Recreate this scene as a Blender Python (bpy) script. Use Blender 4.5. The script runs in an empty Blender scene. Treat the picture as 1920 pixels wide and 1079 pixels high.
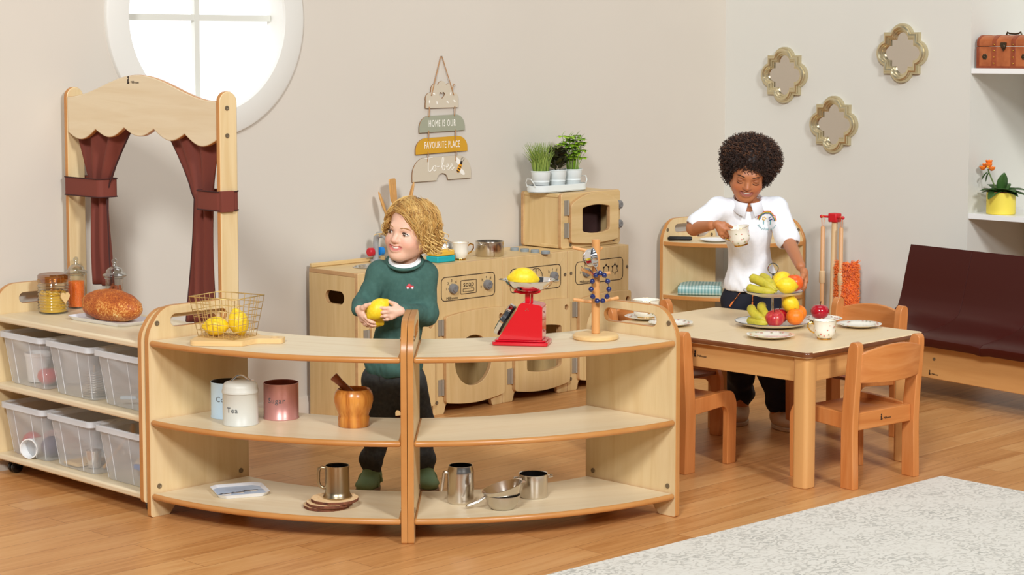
WORLD = 0.10
EXPO = -0.2
#        name, location, target, size, watts, colour
LIGHTS = [('left_softbox', (-1.8, -2.6, 6.2), (1.0, 7.6, 0.6), 1.6, 850, (0.965, 0.985, 1.0)),
          ('right_softbox', (5.0, -2.2, 6.2), (0.6, 8.2, 0.6), 1.6, 900, (0.965, 0.985, 1.0)),
          ('ceiling_bounce_fill', (1.2, 7.4, 5.2), (1.0, 8.2, 0.0), 2.6, 65, (0.97, 0.985, 1.0))]  # last one is an added overhead fill, standing in for ceiling bounce
import bpy, bmesh, math, random
import numpy as np
from mathutils import Vector, Matrix, noise
from mathutils.geometry import tessellate_polygon
random.seed(7); RNG = np.random.default_rng(7)
PI = math.pi; R = math.radians; S2 = 2 ** -0.5
SC = bpy.context.scene; COL = SC.collection
Rz = lambda a: Matrix.Rotation(a, 4, 'Z'); Rx = lambda a: Matrix.Rotation(a, 4, 'X'); Ry = lambda a: Matrix.Rotation(a, 4, 'Y')
T = lambda x, y, z=0.0: Matrix.Translation((x, y, z))
def SCL(x, y=None, z=None):
    y = x if y is None else y; z = x if z is None else z
    return Matrix.Diagonal((x, y, z, 1))

def lin(c):
    return tuple(((v / 255) / 12.92 if v / 255 <= 0.04045 else ((v / 255 + 0.055) / 1.055) ** 2.4) for v in c)

# ------------------------------------------------------------------ materials
MAT = {}
def mat(name, rgb, rough=0.5, metal=0.0, spec=0.5, trans=0.0, ior=1.45, coat=0.0, alpha=1.0, sheen=0.0, emit=None, sss=0.0):
    m = bpy.data.materials.new(name); m.use_nodes = True
    b = m.node_tree.nodes['Principled BSDF']
    b.inputs['Base Color'].default_value = (*lin(rgb), 1)
    b.inputs['Roughness'].default_value = rough; b.inputs['Metallic'].default_value = metal
    b.inputs['Specular IOR Level'].default_value = spec; b.inputs['Transmission Weight'].default_value = trans
    b.inputs['IOR'].default_value = ior; b.inputs['Coat Weight'].default_value = coat
    b.inputs['Alpha'].default_value = alpha; b.inputs['Sheen Weight'].default_value = sheen
    if sss:
        b.inputs['Subsurface Weight'].default_value = sss; b.inputs['Subsurface Radius'].default_value = (0.01, 0.004, 0.002)
        b.inputs['Subsurface Scale'].default_value = 0.5
    if emit:
        b.inputs['Emission Color'].default_value = (*lin(rgb), 1); b.inputs['Emission Strength'].default_value = emit
    MAT[name] = m
    return m
def nodes(m): return m.node_tree.nodes, m.node_tree.links, m.node_tree.nodes['Principled BSDF']
def ramp(n, stops):
    r = n.new('ShaderNodeValToRGB'); e = r.color_ramp.elements
    while len(e) < len(stops): e.new(0.5)
    for el, (p, c) in zip(e, stops): el.position = p; el.color = (*lin(c), 1)
    return r
def coords(m, scale, rot=(0, 0, 0), kind='Object'):
    n, l, b = nodes(m)
    tc = n.new('ShaderNodeTexCoord'); mp = n.new('ShaderNodeMapping')
    mp.inputs['Scale'].default_value = scale; mp.inputs['Rotation'].default_value = rot
    l.new(tc.outputs[kind], mp.inputs['Vector'])
    return mp.outputs['Vector']
def noisy(name, stops, scale=(10, 10, 10), rough=0.5, detail=5, nscale=1.0, dist=0.0, bump=0.0, rot=(0, 0, 0), **kw):
    m = mat(name, stops[0][1], rough, **kw); n, l, b = nodes(m)
    v = coords(m, scale, rot)
    t = n.new('ShaderNodeTexNoise'); t.inputs['Scale'].default_value = nscale; t.inputs['Detail'].default_value = detail
    t.inputs['Distortion'].default_value = dist; t.inputs['Roughness'].default_value = 0.6
    l.new(v, t.inputs['Vector']); r = ramp(n, stops); l.new(t.outputs['Fac'], r.inputs['Fac']); l.new(r.outputs['Color'], b.inputs['Base Color'])
    if bump:
        bp = n.new('ShaderNodeBump'); bp.inputs['Strength'].default_value = bump; bp.inputs['Distance'].default_value = 0.002
        l.new(t.outputs['Fac'], bp.inputs['Height']); l.new(bp.outputs['Normal'], b.inputs['Normal'])
    return m

def make_materials():
    MP = [(0.2, (218, 195, 155)), (0.42, (225, 206, 171)), (0.6, (229, 212, 179)), (0.85, (220, 199, 160))]
    noisy('maple_v', [(0.2, (212, 181, 130)), (0.42, (221, 194, 146)), (0.6, (226, 201, 155)), (0.85, (215, 186, 135))], (22, 22, 1.6), 0.38, 4, 1.3, 0.6)
    noisy('maple_x', MP, (1.6, 22, 22), 0.38, 4, 1.3, 0.6)
    BE = [(0.25, (184, 122, 62)), (0.5, (193, 133, 72)), (0.75, (199, 141, 81))]
    noisy('edge', BE, (6, 6, 6), 0.3, 3, 1.0)
    KM = [(0.2, (202, 168, 112)), (0.45, (214, 182, 127)), (0.65, (221, 191, 138)), (0.85, (208, 175, 119))]
    noisy('ply_v', KM, (20, 20, 1.5), 0.42, 4, 1.3, 0.6)
    noisy('ply_x', KM, (1.5, 20, 20), 0.42, 4, 1.3, 0.6)
    noisy('ply_edge', [(0.3, (190, 146, 98)), (0.7, (205, 163, 114))], (6, 6, 40), 0.4, 3)
    CH = [(0.2, (190, 112, 56)), (0.45, (204, 129, 69)), (0.65, (212, 141, 82)), (0.85, (196, 120, 61))]
    noisy('chair_v', CH, (26, 26, 2.0), 0.28, 4, 1.2, 0.7)
    noisy('chair_x', CH, (2.0, 26, 26), 0.28, 4, 1.2, 0.7)
    TL = [(0.2, (206, 148, 86)), (0.5, (216, 162, 100)), (0.8, (210, 154, 92))]
    noisy('leg_wood', TL, (26, 26, 2.0), 0.3, 4, 1.2, 0.5)
    noisy('apron_wood', TL, (2.0, 2.0, 26), 0.32, 4, 1.2, 0.5)
    noisy('table_top', [(0.2, (226, 198, 152)), (0.5, (233, 208, 166)), (0.8, (228, 201, 158))], (2.0, 24, 24), 0.36, 4, 1.2, 0.6)
    noisy('table_edge', [(0.3, (96, 54, 32)), (0.7, (128, 76, 44))], (8, 8, 40), 0.25, 3)
    noisy('board_wood', [(0.25, (216, 176, 116)), (0.5, (230, 194, 136)), (0.8, (222, 184, 126))], (3, 60, 60), 0.45, 4)
    noisy('pole_wood', [(0.3, (214, 160, 108)), (0.7, (226, 178, 128))], (30, 30, 2), 0.4, 3)
    noisy('pale_pole', [(0.3, (224, 192, 146)), (0.7, (232, 206, 164))], (30, 30, 2), 0.45, 3)
    noisy('tree_wood', [(0.3, (208, 146, 84)), (0.7, (222, 166, 106))], (40, 40, 2.5), 0.35, 3, dist=0.5)
    m = noisy('mortar_wood', [(0.2, (118, 58, 22)), (0.4, (186, 112, 44)), (0.6, (214, 146, 66)), (0.85, (168, 92, 36))], (34, 34, 2.0), 0.25, 3, 1.2, 0.4)
    noisy('dark_wood', [(0.3, (126, 64, 30)), (0.7, (158, 88, 46))], (30, 30, 4), 0.35, 3)
    noisy('utensil_wood', [(0.3, (206, 150, 82)), (0.7, (222, 172, 104))], (30, 30, 3), 0.5, 3)
    noisy('seat_brown', [(0.3, (108, 54, 34)), (0.7, (128, 68, 44))], (3, 20, 20), 0.22, 3)
    # floor
    m = mat('floor_wood', (206, 144, 88), 0.34); n, l, b = nodes(m)
    v = coords(m, (1, 1, 1), (0, 0, R(-45)))
    br = n.new('ShaderNodeTexBrick'); br.inputs['Scale'].default_value = 1.0; br.inputs['Brick Width'].default_value = 0.95; br.inputs['Row Height'].default_value = 0.125
    br.inputs['Mortar Size'].default_value = 0.0011; br.inputs['Mortar Smooth'].default_value = 0.4; br.inputs['Bias'].default_value = 0.0
    br.offset = 0.37; br.offset_frequency = 2; br.squash = 1.0
    br.inputs['Color1'].default_value = (0.15, 0.15, 0.15, 1); br.inputs['Color2'].default_value = (0.85, 0.85, 0.85, 1); br.inputs['Mortar'].default_value = (0.0, 0.0, 0.0, 1)
    l.new(v, br.inputs['Vector'])
    mp = n.new('ShaderNodeMapping'); mp.inputs['Scale'].default_value = (2.2, 30, 1); l.new(v, mp.inputs['Vector'])
    add = n.new('ShaderNodeVectorMath'); add.operation = 'MULTIPLY_ADD'
    add.inputs[1].default_value = (7.0, 3.0, 0.0); l.new(br.outputs['Color'], add.inputs[0]); l.new(mp.outputs['Vector'], add.inputs[2])
    t = n.new('ShaderNodeTexNoise'); t.inputs['Scale'].default_value = 1.0; t.inputs['Detail'].default_value = 7; t.inputs['Roughness'].default_value = 0.62; t.inputs['Distortion'].default_value = 1.2
    l.new(add.outputs[0], t.inputs['Vector'])
    mx = n.new('ShaderNodeMath'); mx.operation = 'MULTIPLY_ADD'; mx.inputs[1].default_value = 0.22; l.new(br.outputs['Color'], mx.inputs[0])
    t2 = n.new('ShaderNodeMath'); t2.operation = 'MULTIPLY_ADD'; t2.inputs[1].default_value = 0.62; t2.inputs[2].default_value = 0.08; l.new(t.outputs['Fac'], t2.inputs[0]); l.new(t2.outputs[0], mx.inputs[2])
    r = ramp(n, [(0.18, (140, 84, 42)), (0.36, (186, 126, 70)), (0.5, (206, 148, 90)), (0.66, (216, 164, 106)), (0.85, (228, 182, 128))]); l.new(mx.outputs[0], r.inputs['Fac'])
    mm = n.new('ShaderNodeMix'); mm.data_type = 'RGBA'; mm.blend_type = 'MIX'; l.new(br.outputs['Fac'], mm.inputs[0]); l.new(r.outputs['Color'], mm.inputs[6]); mm.inputs[7].default_value = (*lin((138, 82, 44)), 1)
    l.new(mm.outputs[2], b.inputs['Base Color'])
    # walls
    for nm, c in (('wall_paint', (211, 203, 190)), ('wall_pale', (216, 214, 205))):
        m = noisy(nm, [(0.3, tuple(x - 2 for x in c)), (0.7, tuple(x + 1 for x in c))], (1.2, 1.2, 1.2), 0.85, 3)
    mat('skirting', (212, 201, 186), 0.5); mat('white_paint', (226, 224, 216), 0.45); mat('white_gloss', (240, 240, 238), 0.25)
    mat('muntin', (216, 216, 206), 0.45)
    mat('sky_pane', (244, 246, 250), 0.6, emit=0.85, spec=0.1)
    # metals
    mat('steel', (212, 206, 198), 0.2, 1.0); mat('steel_brushed', (206, 200, 190), 0.36, 1.0); mat('chrome', (226, 226, 228), 0.07, 1.0)
    mat('gold_wire', (216, 184, 118), 0.35, 0.6); mat('gold_trim', (206, 158, 76), 0.2, 1.0); mat('champagne', (214, 202, 168), 0.3, 0.92)
    mat('bolt', (134, 120, 98), 0.4, 0.6); mat('hinge', (176, 168, 152), 0.4, 0.5); mat('bronze', (84, 70, 54), 0.4, 0.9)
    mat('pewter', (172, 156, 128), 0.3, 1.0); mat('mirror', (214, 206, 196), 0.03, 1.0)
    # plastics etc
    mat('black', (22, 20, 20), 0.4); mat('black_gloss', (16, 15, 16), 0.15); mat('print_black', (44, 30, 24), 0.6); mat('interior_shade', (62, 36, 34), 0.9)  # last colour is painted shade for the microwave interior
    mat('grey_knob', (126, 124, 122), 0.45); mat('grey_rubber', (70, 68, 66), 0.6); mat('grey_disc', (140, 148, 150), 0.45)
    mat('bin_plastic', (240, 244, 248), 0.26, trans=0.0, alpha=0.36, spec=0.5)
    mat('bin_rim', (240, 244, 248), 0.25, alpha=0.52)
    mat('glass', (255, 255, 255), 0.02, trans=1.0, ior=1.25)
    for nm, tint, lo, hi, rg in (('thin_glass', (250, 252, 252), .03, .55, .04), ('thin_glass_edge', (240, 244, 244), .10, .85, .06), ('amber_glass', (214, 168, 104), .12, .7, .1)):
        m = mat(nm, tint, rg); n, l, b = nodes(m); tr = n.new('ShaderNodeBsdfTransparent'); tr.inputs['Color'].default_value = (*lin(tint), 1)
        gl = n.new('ShaderNodeBsdfGlossy'); gl.inputs['Roughness'].default_value = rg; lw = n.new('ShaderNodeLayerWeight'); lw.inputs['Blend'].default_value = .35
        mr = n.new('ShaderNodeMapRange'); mr.inputs['To Min'].default_value = lo; mr.inputs['To Max'].default_value = hi; l.new(lw.outputs['Facing'], mr.inputs['Value'])
        mx = n.new('ShaderNodeMixShader'); l.new(mr.outputs[0], mx.inputs[0]); l.new(tr.outputs[0], mx.inputs[1]); l.new(gl.outputs[0], mx.inputs[2]); l.new(mx.outputs[0], n['Material Output'].inputs['Surface'])
    mat('red_gloss', (206, 14, 34), 0.16, coat=0.5); mat('red_matt', (206, 28, 40), 0.4)
    mat('leather', (66, 18, 12), 0.34, spec=0.3)
    mat('curtain', (118, 55, 42), 0.75); mat('curtain_trim', (62, 30, 28), 0.8)
    mat('orange_fluff', (248, 128, 44), 0.9, sheen=0.3); mat('yellow_pot', (240, 218, 84), 0.4)
    mat('tin_blue', (196, 220, 236), 0.4); mat('tin_grey', (206, 206, 196), 0.4); mat('tin_pink', (206, 146, 138), 0.33, 0.35); mat('tin_inside', (70, 64, 54), 0.45, 0.6); mat('tin_inside_pink', (140, 72, 56), 0.45, 0.6)
    mat('tin_text', (92, 96, 98), 0.6)
    mat('teal_plastic', (24, 168, 178), 0.5); mat('sponge', (232, 184, 66), 0.9)
    mat('tap_blue', (24, 124, 200), 0.35); mat('tap_red', (196, 30, 44), 0.35); mat('tap_grey', (176, 178, 178), 0.35, 0.3)
    mat('porcelain', (244, 238, 222), 0.15, coat=0.4); mat('porcelain_blue', (240, 238, 228), 0.25, coat=0.15)
    mat('flower_pink', (214, 128, 110), 0.4); mat('leaf_olive', (150, 150, 96), 0.4)
    mat('blue_rim', (44, 48, 66), 0.3)
    mat('melamine', (238, 240, 244), 0.25); mat('melamine_blue', (176, 198, 226), 0.3); mat('bird_dark', (58, 52, 52), 0.5); mat('bird_light', (230, 226, 220), 0.5)
    mat('enamel_white', (228, 234, 232), 0.4); mat('soil', (52, 40, 30), 0.95); mat('terracotta', (164, 88, 52), 0.8)
    mat('bead_blue', (26, 40, 96), 0.12, coat=0.8); mat('bead_band', (150, 140, 120), 0.3, 0.8); mat('cord', (176, 140, 98), 0.9); mat('orange_cord', (240, 132, 62), 0.8)
    noisy('lemon', [(0.3, (246, 204, 28)), (0.7, (252, 220, 52))], (160, 160, 160), 0.42, 2, bump=0.1)
    noisy('orange', [(0.3, (240, 122, 24)), (0.7, (248, 140, 40))], (140, 140, 140), 0.4, 2, bump=0.25)
    noisy('orange_red', [(0.3, (228, 82, 28)), (0.7, (242, 112, 44))], (60, 60, 60), 0.3, 2)
    noisy('apple_red', [(0.3, (160, 16, 34)), (0.7, (190, 28, 44))], (40, 40, 12), 0.16, 3, coat=0.4)
    noisy('apple_stripe', [(0.3, (168, 30, 44)), (0.55, (196, 58, 62)), (0.8, (214, 120, 84))], (90, 90, 14), 0.25, 3)
    noisy('banana', [(0.22, (112, 92, 40)), (0.33, (182, 172, 50)), (0.6, (206, 188, 58)), (0.8, (160, 164, 52))], (55, 55, 55), 0.5, 5)
    mat('banana_tip', (150, 146, 60), 0.6); mat('stem_brown', (74, 46, 26), 0.8)
    mat('lentil', (240, 120, 40), 0.7); mat('pasta', (222, 172, 50), 0.5); noisy('cinnamon', [(0.3, (132, 62, 30)), (0.7, (170, 90, 50))], (80, 80, 6), 0.7, 3)
    m = mat('crust', (180, 92, 34), .6); n, l, b = nodes(m); v = coords(m, (1, 1, 1)); f1 = n.new('ShaderNodeTexNoise'); f1.inputs['Scale'].default_value = 190; f1.inputs['Detail'].default_value = 4; f2 = n.new('ShaderNodeTexNoise'); f2.inputs['Scale'].default_value = 16; f2.inputs['Detail'].default_value = 4
    for q in (f1, f2): l.new(v, q.inputs['Vector'])
    ad = n.new('ShaderNodeMath'); ad.operation = 'MULTIPLY_ADD'; ad.inputs[1].default_value = .55; l.new(f1.outputs['Fac'], ad.inputs[0]); hf = n.new('ShaderNodeMath'); hf.operation = 'MULTIPLY'; hf.inputs[1].default_value = .45; l.new(f2.outputs['Fac'], hf.inputs[0]); l.new(hf.outputs[0], ad.inputs[2])
    r = ramp(n, [(.34, (132, 58, 20)), (.46, (172, 84, 28)), (.54, (194, 108, 40)), (.60, (222, 158, 78)), (.70, (242, 214, 150))]); l.new(ad.outputs[0], r.inputs['Fac']); l.new(r.outputs['Color'], b.inputs['Base Color'])
    bp = n.new('ShaderNodeBump'); bp.inputs['Strength'].default_value = .4; bp.inputs['Distance'].default_value = .002; l.new(f1.outputs['Fac'], bp.inputs['Height']); l.new(bp.outputs['Normal'], b.inputs['Normal'])
    noisy('log_face', [(0.3, (226, 188, 138)), (0.6, (238, 206, 160))], (40, 40, 40), 0.7, 4); noisy('bark', [(0.3, (78, 42, 28)), (0.7, (134, 78, 52))], (60, 60, 60), 0.9, 4, bump=0.8)
    mat('grass_green', (112, 136, 50), 0.6); mat('grass_light', (150, 168, 72), 0.6); mat('sage_leaf', (92, 96, 50), 0.6); mat('sage_dark', (66, 64, 44), 0.6); mat('lime_leaf', (160, 196, 52), 0.5); mat('lime_dark', (126, 166, 44), 0.5)
    mat('plant_leaf', (56, 92, 38), 0.5); mat('plant_stem', (92, 116, 52), 0.5); mat('petal_orange', (240, 128, 40), 0.6); mat('petal_yellow', (244, 176, 60), 0.6)
    mat('sign_cream', (206, 194, 172), 0.6); mat('sign_sage', (160, 162, 140), 0.6); mat('sign_mustard', (208, 156, 40), 0.6); mat('sign_edge', (150, 112, 78), 0.8); mat('sign_white', (244, 240, 230), 0.7); mat('twine', (178, 132, 88), 0.9)
    mat('bee_yellow', (230, 160, 40), 0.6); mat('bee_black', (40, 30, 26), 0.6)
    noisy('trunk_leather', [(0.3, (150, 76, 38)), (0.55, (176, 98, 54)), (0.8, (190, 112, 64))], (14, 14, 14), 0.4, 4); noisy('trunk_strap', [(0.3, (128, 56, 30)), (0.7, (158, 78, 42))], (20, 20, 20), 0.4, 3)
    # gingham
    m = mat('gingham', (150, 190, 190), 0.9); n, l, b = nodes(m)
    v = coords(m, (1, 1, 1)); sx = n.new('ShaderNodeSeparateXYZ'); l.new(v, sx.inputs[0]); outs = []
    for ax, fq in (('X', 62), ('Y', 62)):
        a = n.new('ShaderNodeMath'); a.operation = 'MULTIPLY'; a.inputs[1].default_value = fq; l.new(sx.outputs[ax], a.inputs[0])
        f = n.new('ShaderNodeMath'); f.operation = 'FRACT'; l.new(a.outputs[0], f.inputs[0])
        g = n.new('ShaderNodeMath'); g.operation = 'GREATER_THAN'; g.inputs[1].default_value = 0.5; l.new(f.outputs[0], g.inputs[0]); outs.append(g)
    s = n.new('ShaderNodeMath'); s.operation = 'ADD'; l.new(outs[0].outputs[0], s.inputs[0]); l.new(outs[1].outputs[0], s.inputs[1])
    h = n.new('ShaderNodeMath'); h.operation = 'MULTIPLY'; h.inputs[1].default_value = 0.5; l.new(s.outputs[0], h.inputs[0])
    r = ramp(n, [(0.0, (206, 222, 216)), (0.5, (164, 194, 190)), (1.0, (116, 164, 164))]); r.color_ramp.interpolation = 'CONSTANT'; r.color_ramp.elements[1].position = 0.4; r.color_ramp.elements[2].position = 0.9
    l.new(h.outputs[0], r.inputs['Fac']); l.new(r.outputs['Color'], b.inputs['Base Color'])
    # rug
    m = mat('rug', (206, 200, 188), 0.95, sheen=0.3); n, l, b = nodes(m)
    v = coords(m, (1, 1, 1))
    t1 = n.new('ShaderNodeTexVoronoi'); t1.feature = 'DISTANCE_TO_EDGE'; t1.inputs['Scale'].default_value = 6
    nz = n.new('ShaderNodeTexNoise'); nz.inputs['Scale'].default_value = 14; nz.inputs['Detail'].default_value = 3; l.new(v, nz.inputs['Vector'])
    av = n.new('ShaderNodeVectorMath'); av.operation = 'MULTIPLY_ADD'; av.inputs[1].default_value = (0.12, 0.12, 0.12); l.new(nz.outputs['Color'], av.inputs[0]); l.new(v, av.inputs[2])
    l.new(av.outputs[0], t1.inputs['Vector'])
    wv = n.new('ShaderNodeTexWave'); wv.wave_type = 'RINGS'; wv.inputs['Scale'].default_value = 9; wv.inputs['Distortion'].default_value = 14; wv.inputs['Detail'].default_value = 4; wv.inputs['Detail Scale'].default_value = 3.2; l.new(v, wv.inputs['Vector'])
    n2 = n.new('ShaderNodeTexNoise'); n2.inputs['Scale'].default_value = 42; n2.inputs['Detail'].default_value = 4; n2.inputs['Roughness'].default_value = 0.75; l.new(v, n2.inputs['Vector'])
    n3 = n.new('ShaderNodeTexNoise'); n3.inputs['Scale'].default_value = 4.5; n3.inputs['Detail'].default_value = 2; l.new(v, n3.inputs['Vector'])
    a = n.new('ShaderNodeMath'); a.operation = 'MULTIPLY'; l.new(wv.outputs['Fac'], a.inputs[0]); l.new(n2.outputs['Fac'], a.inputs[1])
    a2 = n.new('ShaderNodeMath'); a2.operation = 'MULTIPLY'; l.new(a.outputs[0], a2.inputs[0]); l.new(n3.outputs['Fac'], a2.inputs[1])
    r = ramp(n, [(0.0, (224, 219, 206)), (0.14, (220, 214, 200)), (0.22, (198, 192, 178)), (0.36, (172, 168, 156))]); l.new(a2.outputs[0], r.inputs['Fac']); l.new(r.outputs['Color'], b.inputs['Base Color'])
    mat('rug_edge', (222, 218, 208), 0.95)
    for nm in ('maple_v',): pass
make_materials()

# ------------------------------------------------------------------ mesh builder
class MB:
    def __init__(s): s.v = []; s.f = []; s.m = []
    def add(s, vs, fs, mi=0, xf=None):
        o = len(s.v)
        if xf is not None: vs = [xf @ Vector(p) for p in vs]
        s.v += [tuple(p) for p in vs]
        s.f += [tuple(i + o for i in f) for f in fs]
        s.m += list(mi) if isinstance(mi, (list, tuple)) else [mi] * len(fs)
        return s
    def box(s, x0, x1, y0, y1, z0, z1, mi=0, xf=None):
        v = [(x, y, z) for z in (z0, z1) for y in (y0, y1) for x in (x0, x1)]
        return s.add(v, [(0, 2, 3, 1), (4, 5, 7, 6), (0, 1, 5, 4), (2, 6, 7, 3), (0, 4, 6, 2), (1, 3, 7, 5)], mi, xf)
    def prism(s, out, a, b, holes=(), plane='xy', cap=0, side=None, xf=None):
        """outline (ccw list of 2d) extruded from a to b along the normal of plane"""
        side = cap if side is None else side
        loops = [list(out)] + [list(h) for h in holes]
        flat = [p for lp in loops for p in lp]; n = len(flat)
        tris = tessellate_polygon([[Vector((p[0], p[1], 0)) for p in lp] for lp in loops])
        def P(p, t): return (p[0], p[1], t) if plane == 'xy' else ((p[0], t, p[1]) if plane == 'xz' else (t, p[0], p[1]))
        v = [P(p, a) for p in flat] + [P(p, b) for p in flat]; f = []; mi = []
        if not holes: f += [tuple(range(n)), tuple(i + n for i in reversed(range(n)))]; mi += [cap, cap]
        else:
            for t in tris: f.append(tuple(t)); f.append(tuple(i + n for i in reversed(t))); mi += [cap, cap]
        o = 0
        for lp in loops:
            k = len(lp)
            for i in range(k):
                j = (i + 1) % k; f.append((o + i, o + j, o + j + n, o + i + n)); mi.append(side)
            o += k
        return s.add(v, f, mi, xf)
    def lathe(s, prof, n=32, mi=0, xf=None, closed=False):
        v = []; f = []; k = len(prof); m = []
        for i in range(n):
            a = 2 * PI * i / n; c, sn = math.cos(a), math.sin(a)
            v += [(r * c, r * sn, z) for r, z in prof]
        for i in range(n):
            j = (i + 1) % n
            for q in range(k - 1 + (1 if closed else 0)):
                q2 = (q + 1) % k
                f.append((i * k + q, j * k + q, j * k + q2, i * k + q2)); m.append(mi[q] if isinstance(mi, (list, tuple)) else mi)
        return s.add(v, f, m, xf)
    def tube(s, pts, r, n=8, mi=0, xf=None, closed=False, cap=True):
        P = [Vector(p) for p in pts]; k = len(P); rr = r if isinstance(r, (list, tuple)) else [r] * k
        v = []; f = []; up = None
        for i in range(k):
            d = (P[(i + 1) % k] - P[i - 1]) if closed else (P[min(i + 1, k - 1)] - P[max(i - 1, 0)])
            d = d.normalized() if d.length > 1e-9 else Vector((0, 0, 1))
            if up is None: up = d.orthogonal().normalized()
            up = (up - d * up.dot(d)); up = up.normalized() if up.length > 1e-6 else d.orthogonal().normalized()
            w = d.cross(up)
            for j in range(n):
                a = 2 * PI * j / n; v.append(P[i] + (up * math.cos(a) + w * math.sin(a)) * rr[i])
        for i in range(k if closed else k - 1):
            i2 = (i + 1) % k
            for j in range(n):
                j2 = (j + 1) % n; f.append((i * n + j, i * n + j2, i2 * n + j2, i2 * n + j))
        if cap and not closed: f.append(tuple(reversed(range(n)))); f.append(tuple((k - 1) * n + j for j in range(n)))
        return s.add(v, f, mi, xf)
    def cyl(s, p, q, r, n=20, mi=0, r2=None, xf=None): return s.tube([p, q], [r, r if r2 is None else r2], n, mi, xf)
    def ball(s, c, r, nu=20, nv=12, mi=0, xf=None, fn=None):
        rx, ry, rz = (r, r, r) if not isinstance(r, (tuple, list)) else r
        v = []; f = []
        for i in range(nv + 1):
            th = PI * i / nv
            for j in range(nu):
                ph = 2 * PI * j / nu; d = Vector((math.sin(th) * math.cos(ph), math.sin(th) * math.sin(ph), math.cos(th)))
                k = fn(d) if fn else 1.0
                v.append((c[0] + rx * d.x * k, c[1] + ry * d.y * k, c[2] + rz * d.z * k))
        for i in range(nv):
            for j in range(nu):
                j2 = (j + 1) % nu
                if i == 0: f.append((0, (i + 1) * nu + j, (i + 1) * nu + j2))
                elif i == nv - 1: f.append((i * nu + j, nv * nu, i * nu + j2))
                else: f.append((i * nu + j, (i + 1) * nu + j, (i + 1) * nu + j2, i * nu + j2))
        return s.add(v, f, mi, xf)
    def text(s, txt, size, xf, mi=0, depth=0.0006, spacing=1.0, align='CENTER', sx=1.0, shear=0.0):
        c = bpy.data.curves.new('tmp', 'FONT'); c.body = txt; c.size = size; c.align_x = align; c.align_y = 'CENTER'; c.extrude = depth; c.space_character = spacing; c.shear = shear; c.resolution_u = 3
        o = bpy.data.objects.new('tmp', c); COL.objects.link(o)
        bpy.context.view_layer.update()
        me = bpy.data.meshes.new_from_object(o.evaluated_get(bpy.context.evaluated_depsgraph_get()))
        s.add([(v.co.x * sx, v.co.y, v.co.z) for v in me.vertices], [tuple(p.vertices) for p in me.polygons], mi, xf)
        bpy.data.objects.remove(o); bpy.data.curves.remove(c); bpy.data.meshes.remove(me)
        return s
    def build(s, name, mats, parent=None, loc=None, bevel=0.0, segs=2, angle=38, rz=None, flat=False, weld=True, bmat=-1):
        me = bpy.data.meshes.new(name); me.from_pydata(s.v, [], s.f)
        mats = mats if isinstance(mats, (list, tuple)) else [mats]
        for q in mats: me.materials.append(MAT[q])
        me.polygons.foreach_set('material_index', [min(i, len(mats) - 1) for i in s.m])
        bm = bmesh.new(); bm.from_mesh(me)
        if weld: bmesh.ops.remove_doubles(bm, verts=bm.verts, dist=1e-6)
        if bevel: bmesh.ops.dissolve_limit(bm, angle_limit=R(.3), verts=bm.verts, edges=bm.edges, delimit={'MATERIAL'})
        bmesh.ops.recalc_face_normals(bm, faces=bm.faces); bm.to_mesh(me); bm.free()
        if not flat: me.shade_smooth(); me.set_sharp_from_angle(angle=R(angle))
        o = bpy.data.objects.new(name, me); COL.objects.link(o)
        if parent is not None: o.parent = parent
        if loc is not None: o.location = loc
        if rz is not None: o.rotation_euler = (0, 0, rz)
        if bevel:
            b = o.modifiers.new('bevel', 'BEVEL'); b.width = bevel; b.segments = segs; b.limit_method = 'ANGLE'; b.angle_limit = R(50); b.material = bmat
        return o

def tag(o, label=None, cat=None, group=None, kind=None):
    if label: o['label'] = label
    if cat: o['category'] = cat
    if group: o['group'] = group
    if kind: o['kind'] = kind
    return o
def thing(name, label, cat, loc=(0, 0, 0), rz=0.0, group=None):
    o = bpy.data.objects.new(name, None); COL.objects.link(o); o.empty_display_size = 0.05
    o.location = loc; o.rotation_euler = (0, 0, rz)
    return tag(o, label, cat, group)
def copy_tree(o, parent=None):
    c = o.copy(); COL.objects.link(c)
    if parent is not None: c.parent = parent
    for ch in list(o.children): copy_tree(ch, c)
    return c
def another(src, loc, rz=0.0, label=None, group=None):
    c = copy_tree(src); c.location = loc
    c.rotation_euler = rz if isinstance(rz, tuple) else (0, 0, rz)
    if label: c['label'] = label
    if group: c['group'] = group
    return c
def arc(cx, cy, r, a0, a1, n=8, ry=None):
    ry = r if ry is None else ry
    return [(cx + r * math.cos(R(a0 + (a1 - a0) * i / n)), cy + ry * math.sin(R(a0 + (a1 - a0) * i / n))) for i in range(n + 1)]
def rrect(x0, x1, y0, y1, r, n=5):
    return arc(x1 - r, y0 + r, r, -90, 0, n) + arc(x1 - r, y1 - r, r, 0, 90, n) + arc(x0 + r, y1 - r, r, 90, 180, n) + arc(x0 + r, y0 + r, r, 180, 270, n)
def ring(out_fn, w):  # helper for printed outlines
    pass
def smooth_poly(pts, rad, n=5):
    """round every corner of a polygon; pts (x,y[,r])"""
    out = []; k = len(pts)
    for i in range(k):
        p = Vector(pts[i][:2]); a = Vector(pts[i - 1][:2]); b = Vector(pts[(i + 1) % k][:2]); r = pts[i][2] if len(pts[i]) > 2 else rad
        if r <= 0: out.append(tuple(p)); continue
        d1 = (a - p); d2 = (b - p); q = min(r, d1.length * 0.49, d2.length * 0.49)
        s = p + d1.normalized() * q; e = p + d2.normalized() * q
        for j in range(n + 1):
            t = j / n; out.append(tuple((1 - t) ** 2 * s + 2 * t * (1 - t) * p + t * t * e))
    return out
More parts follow.
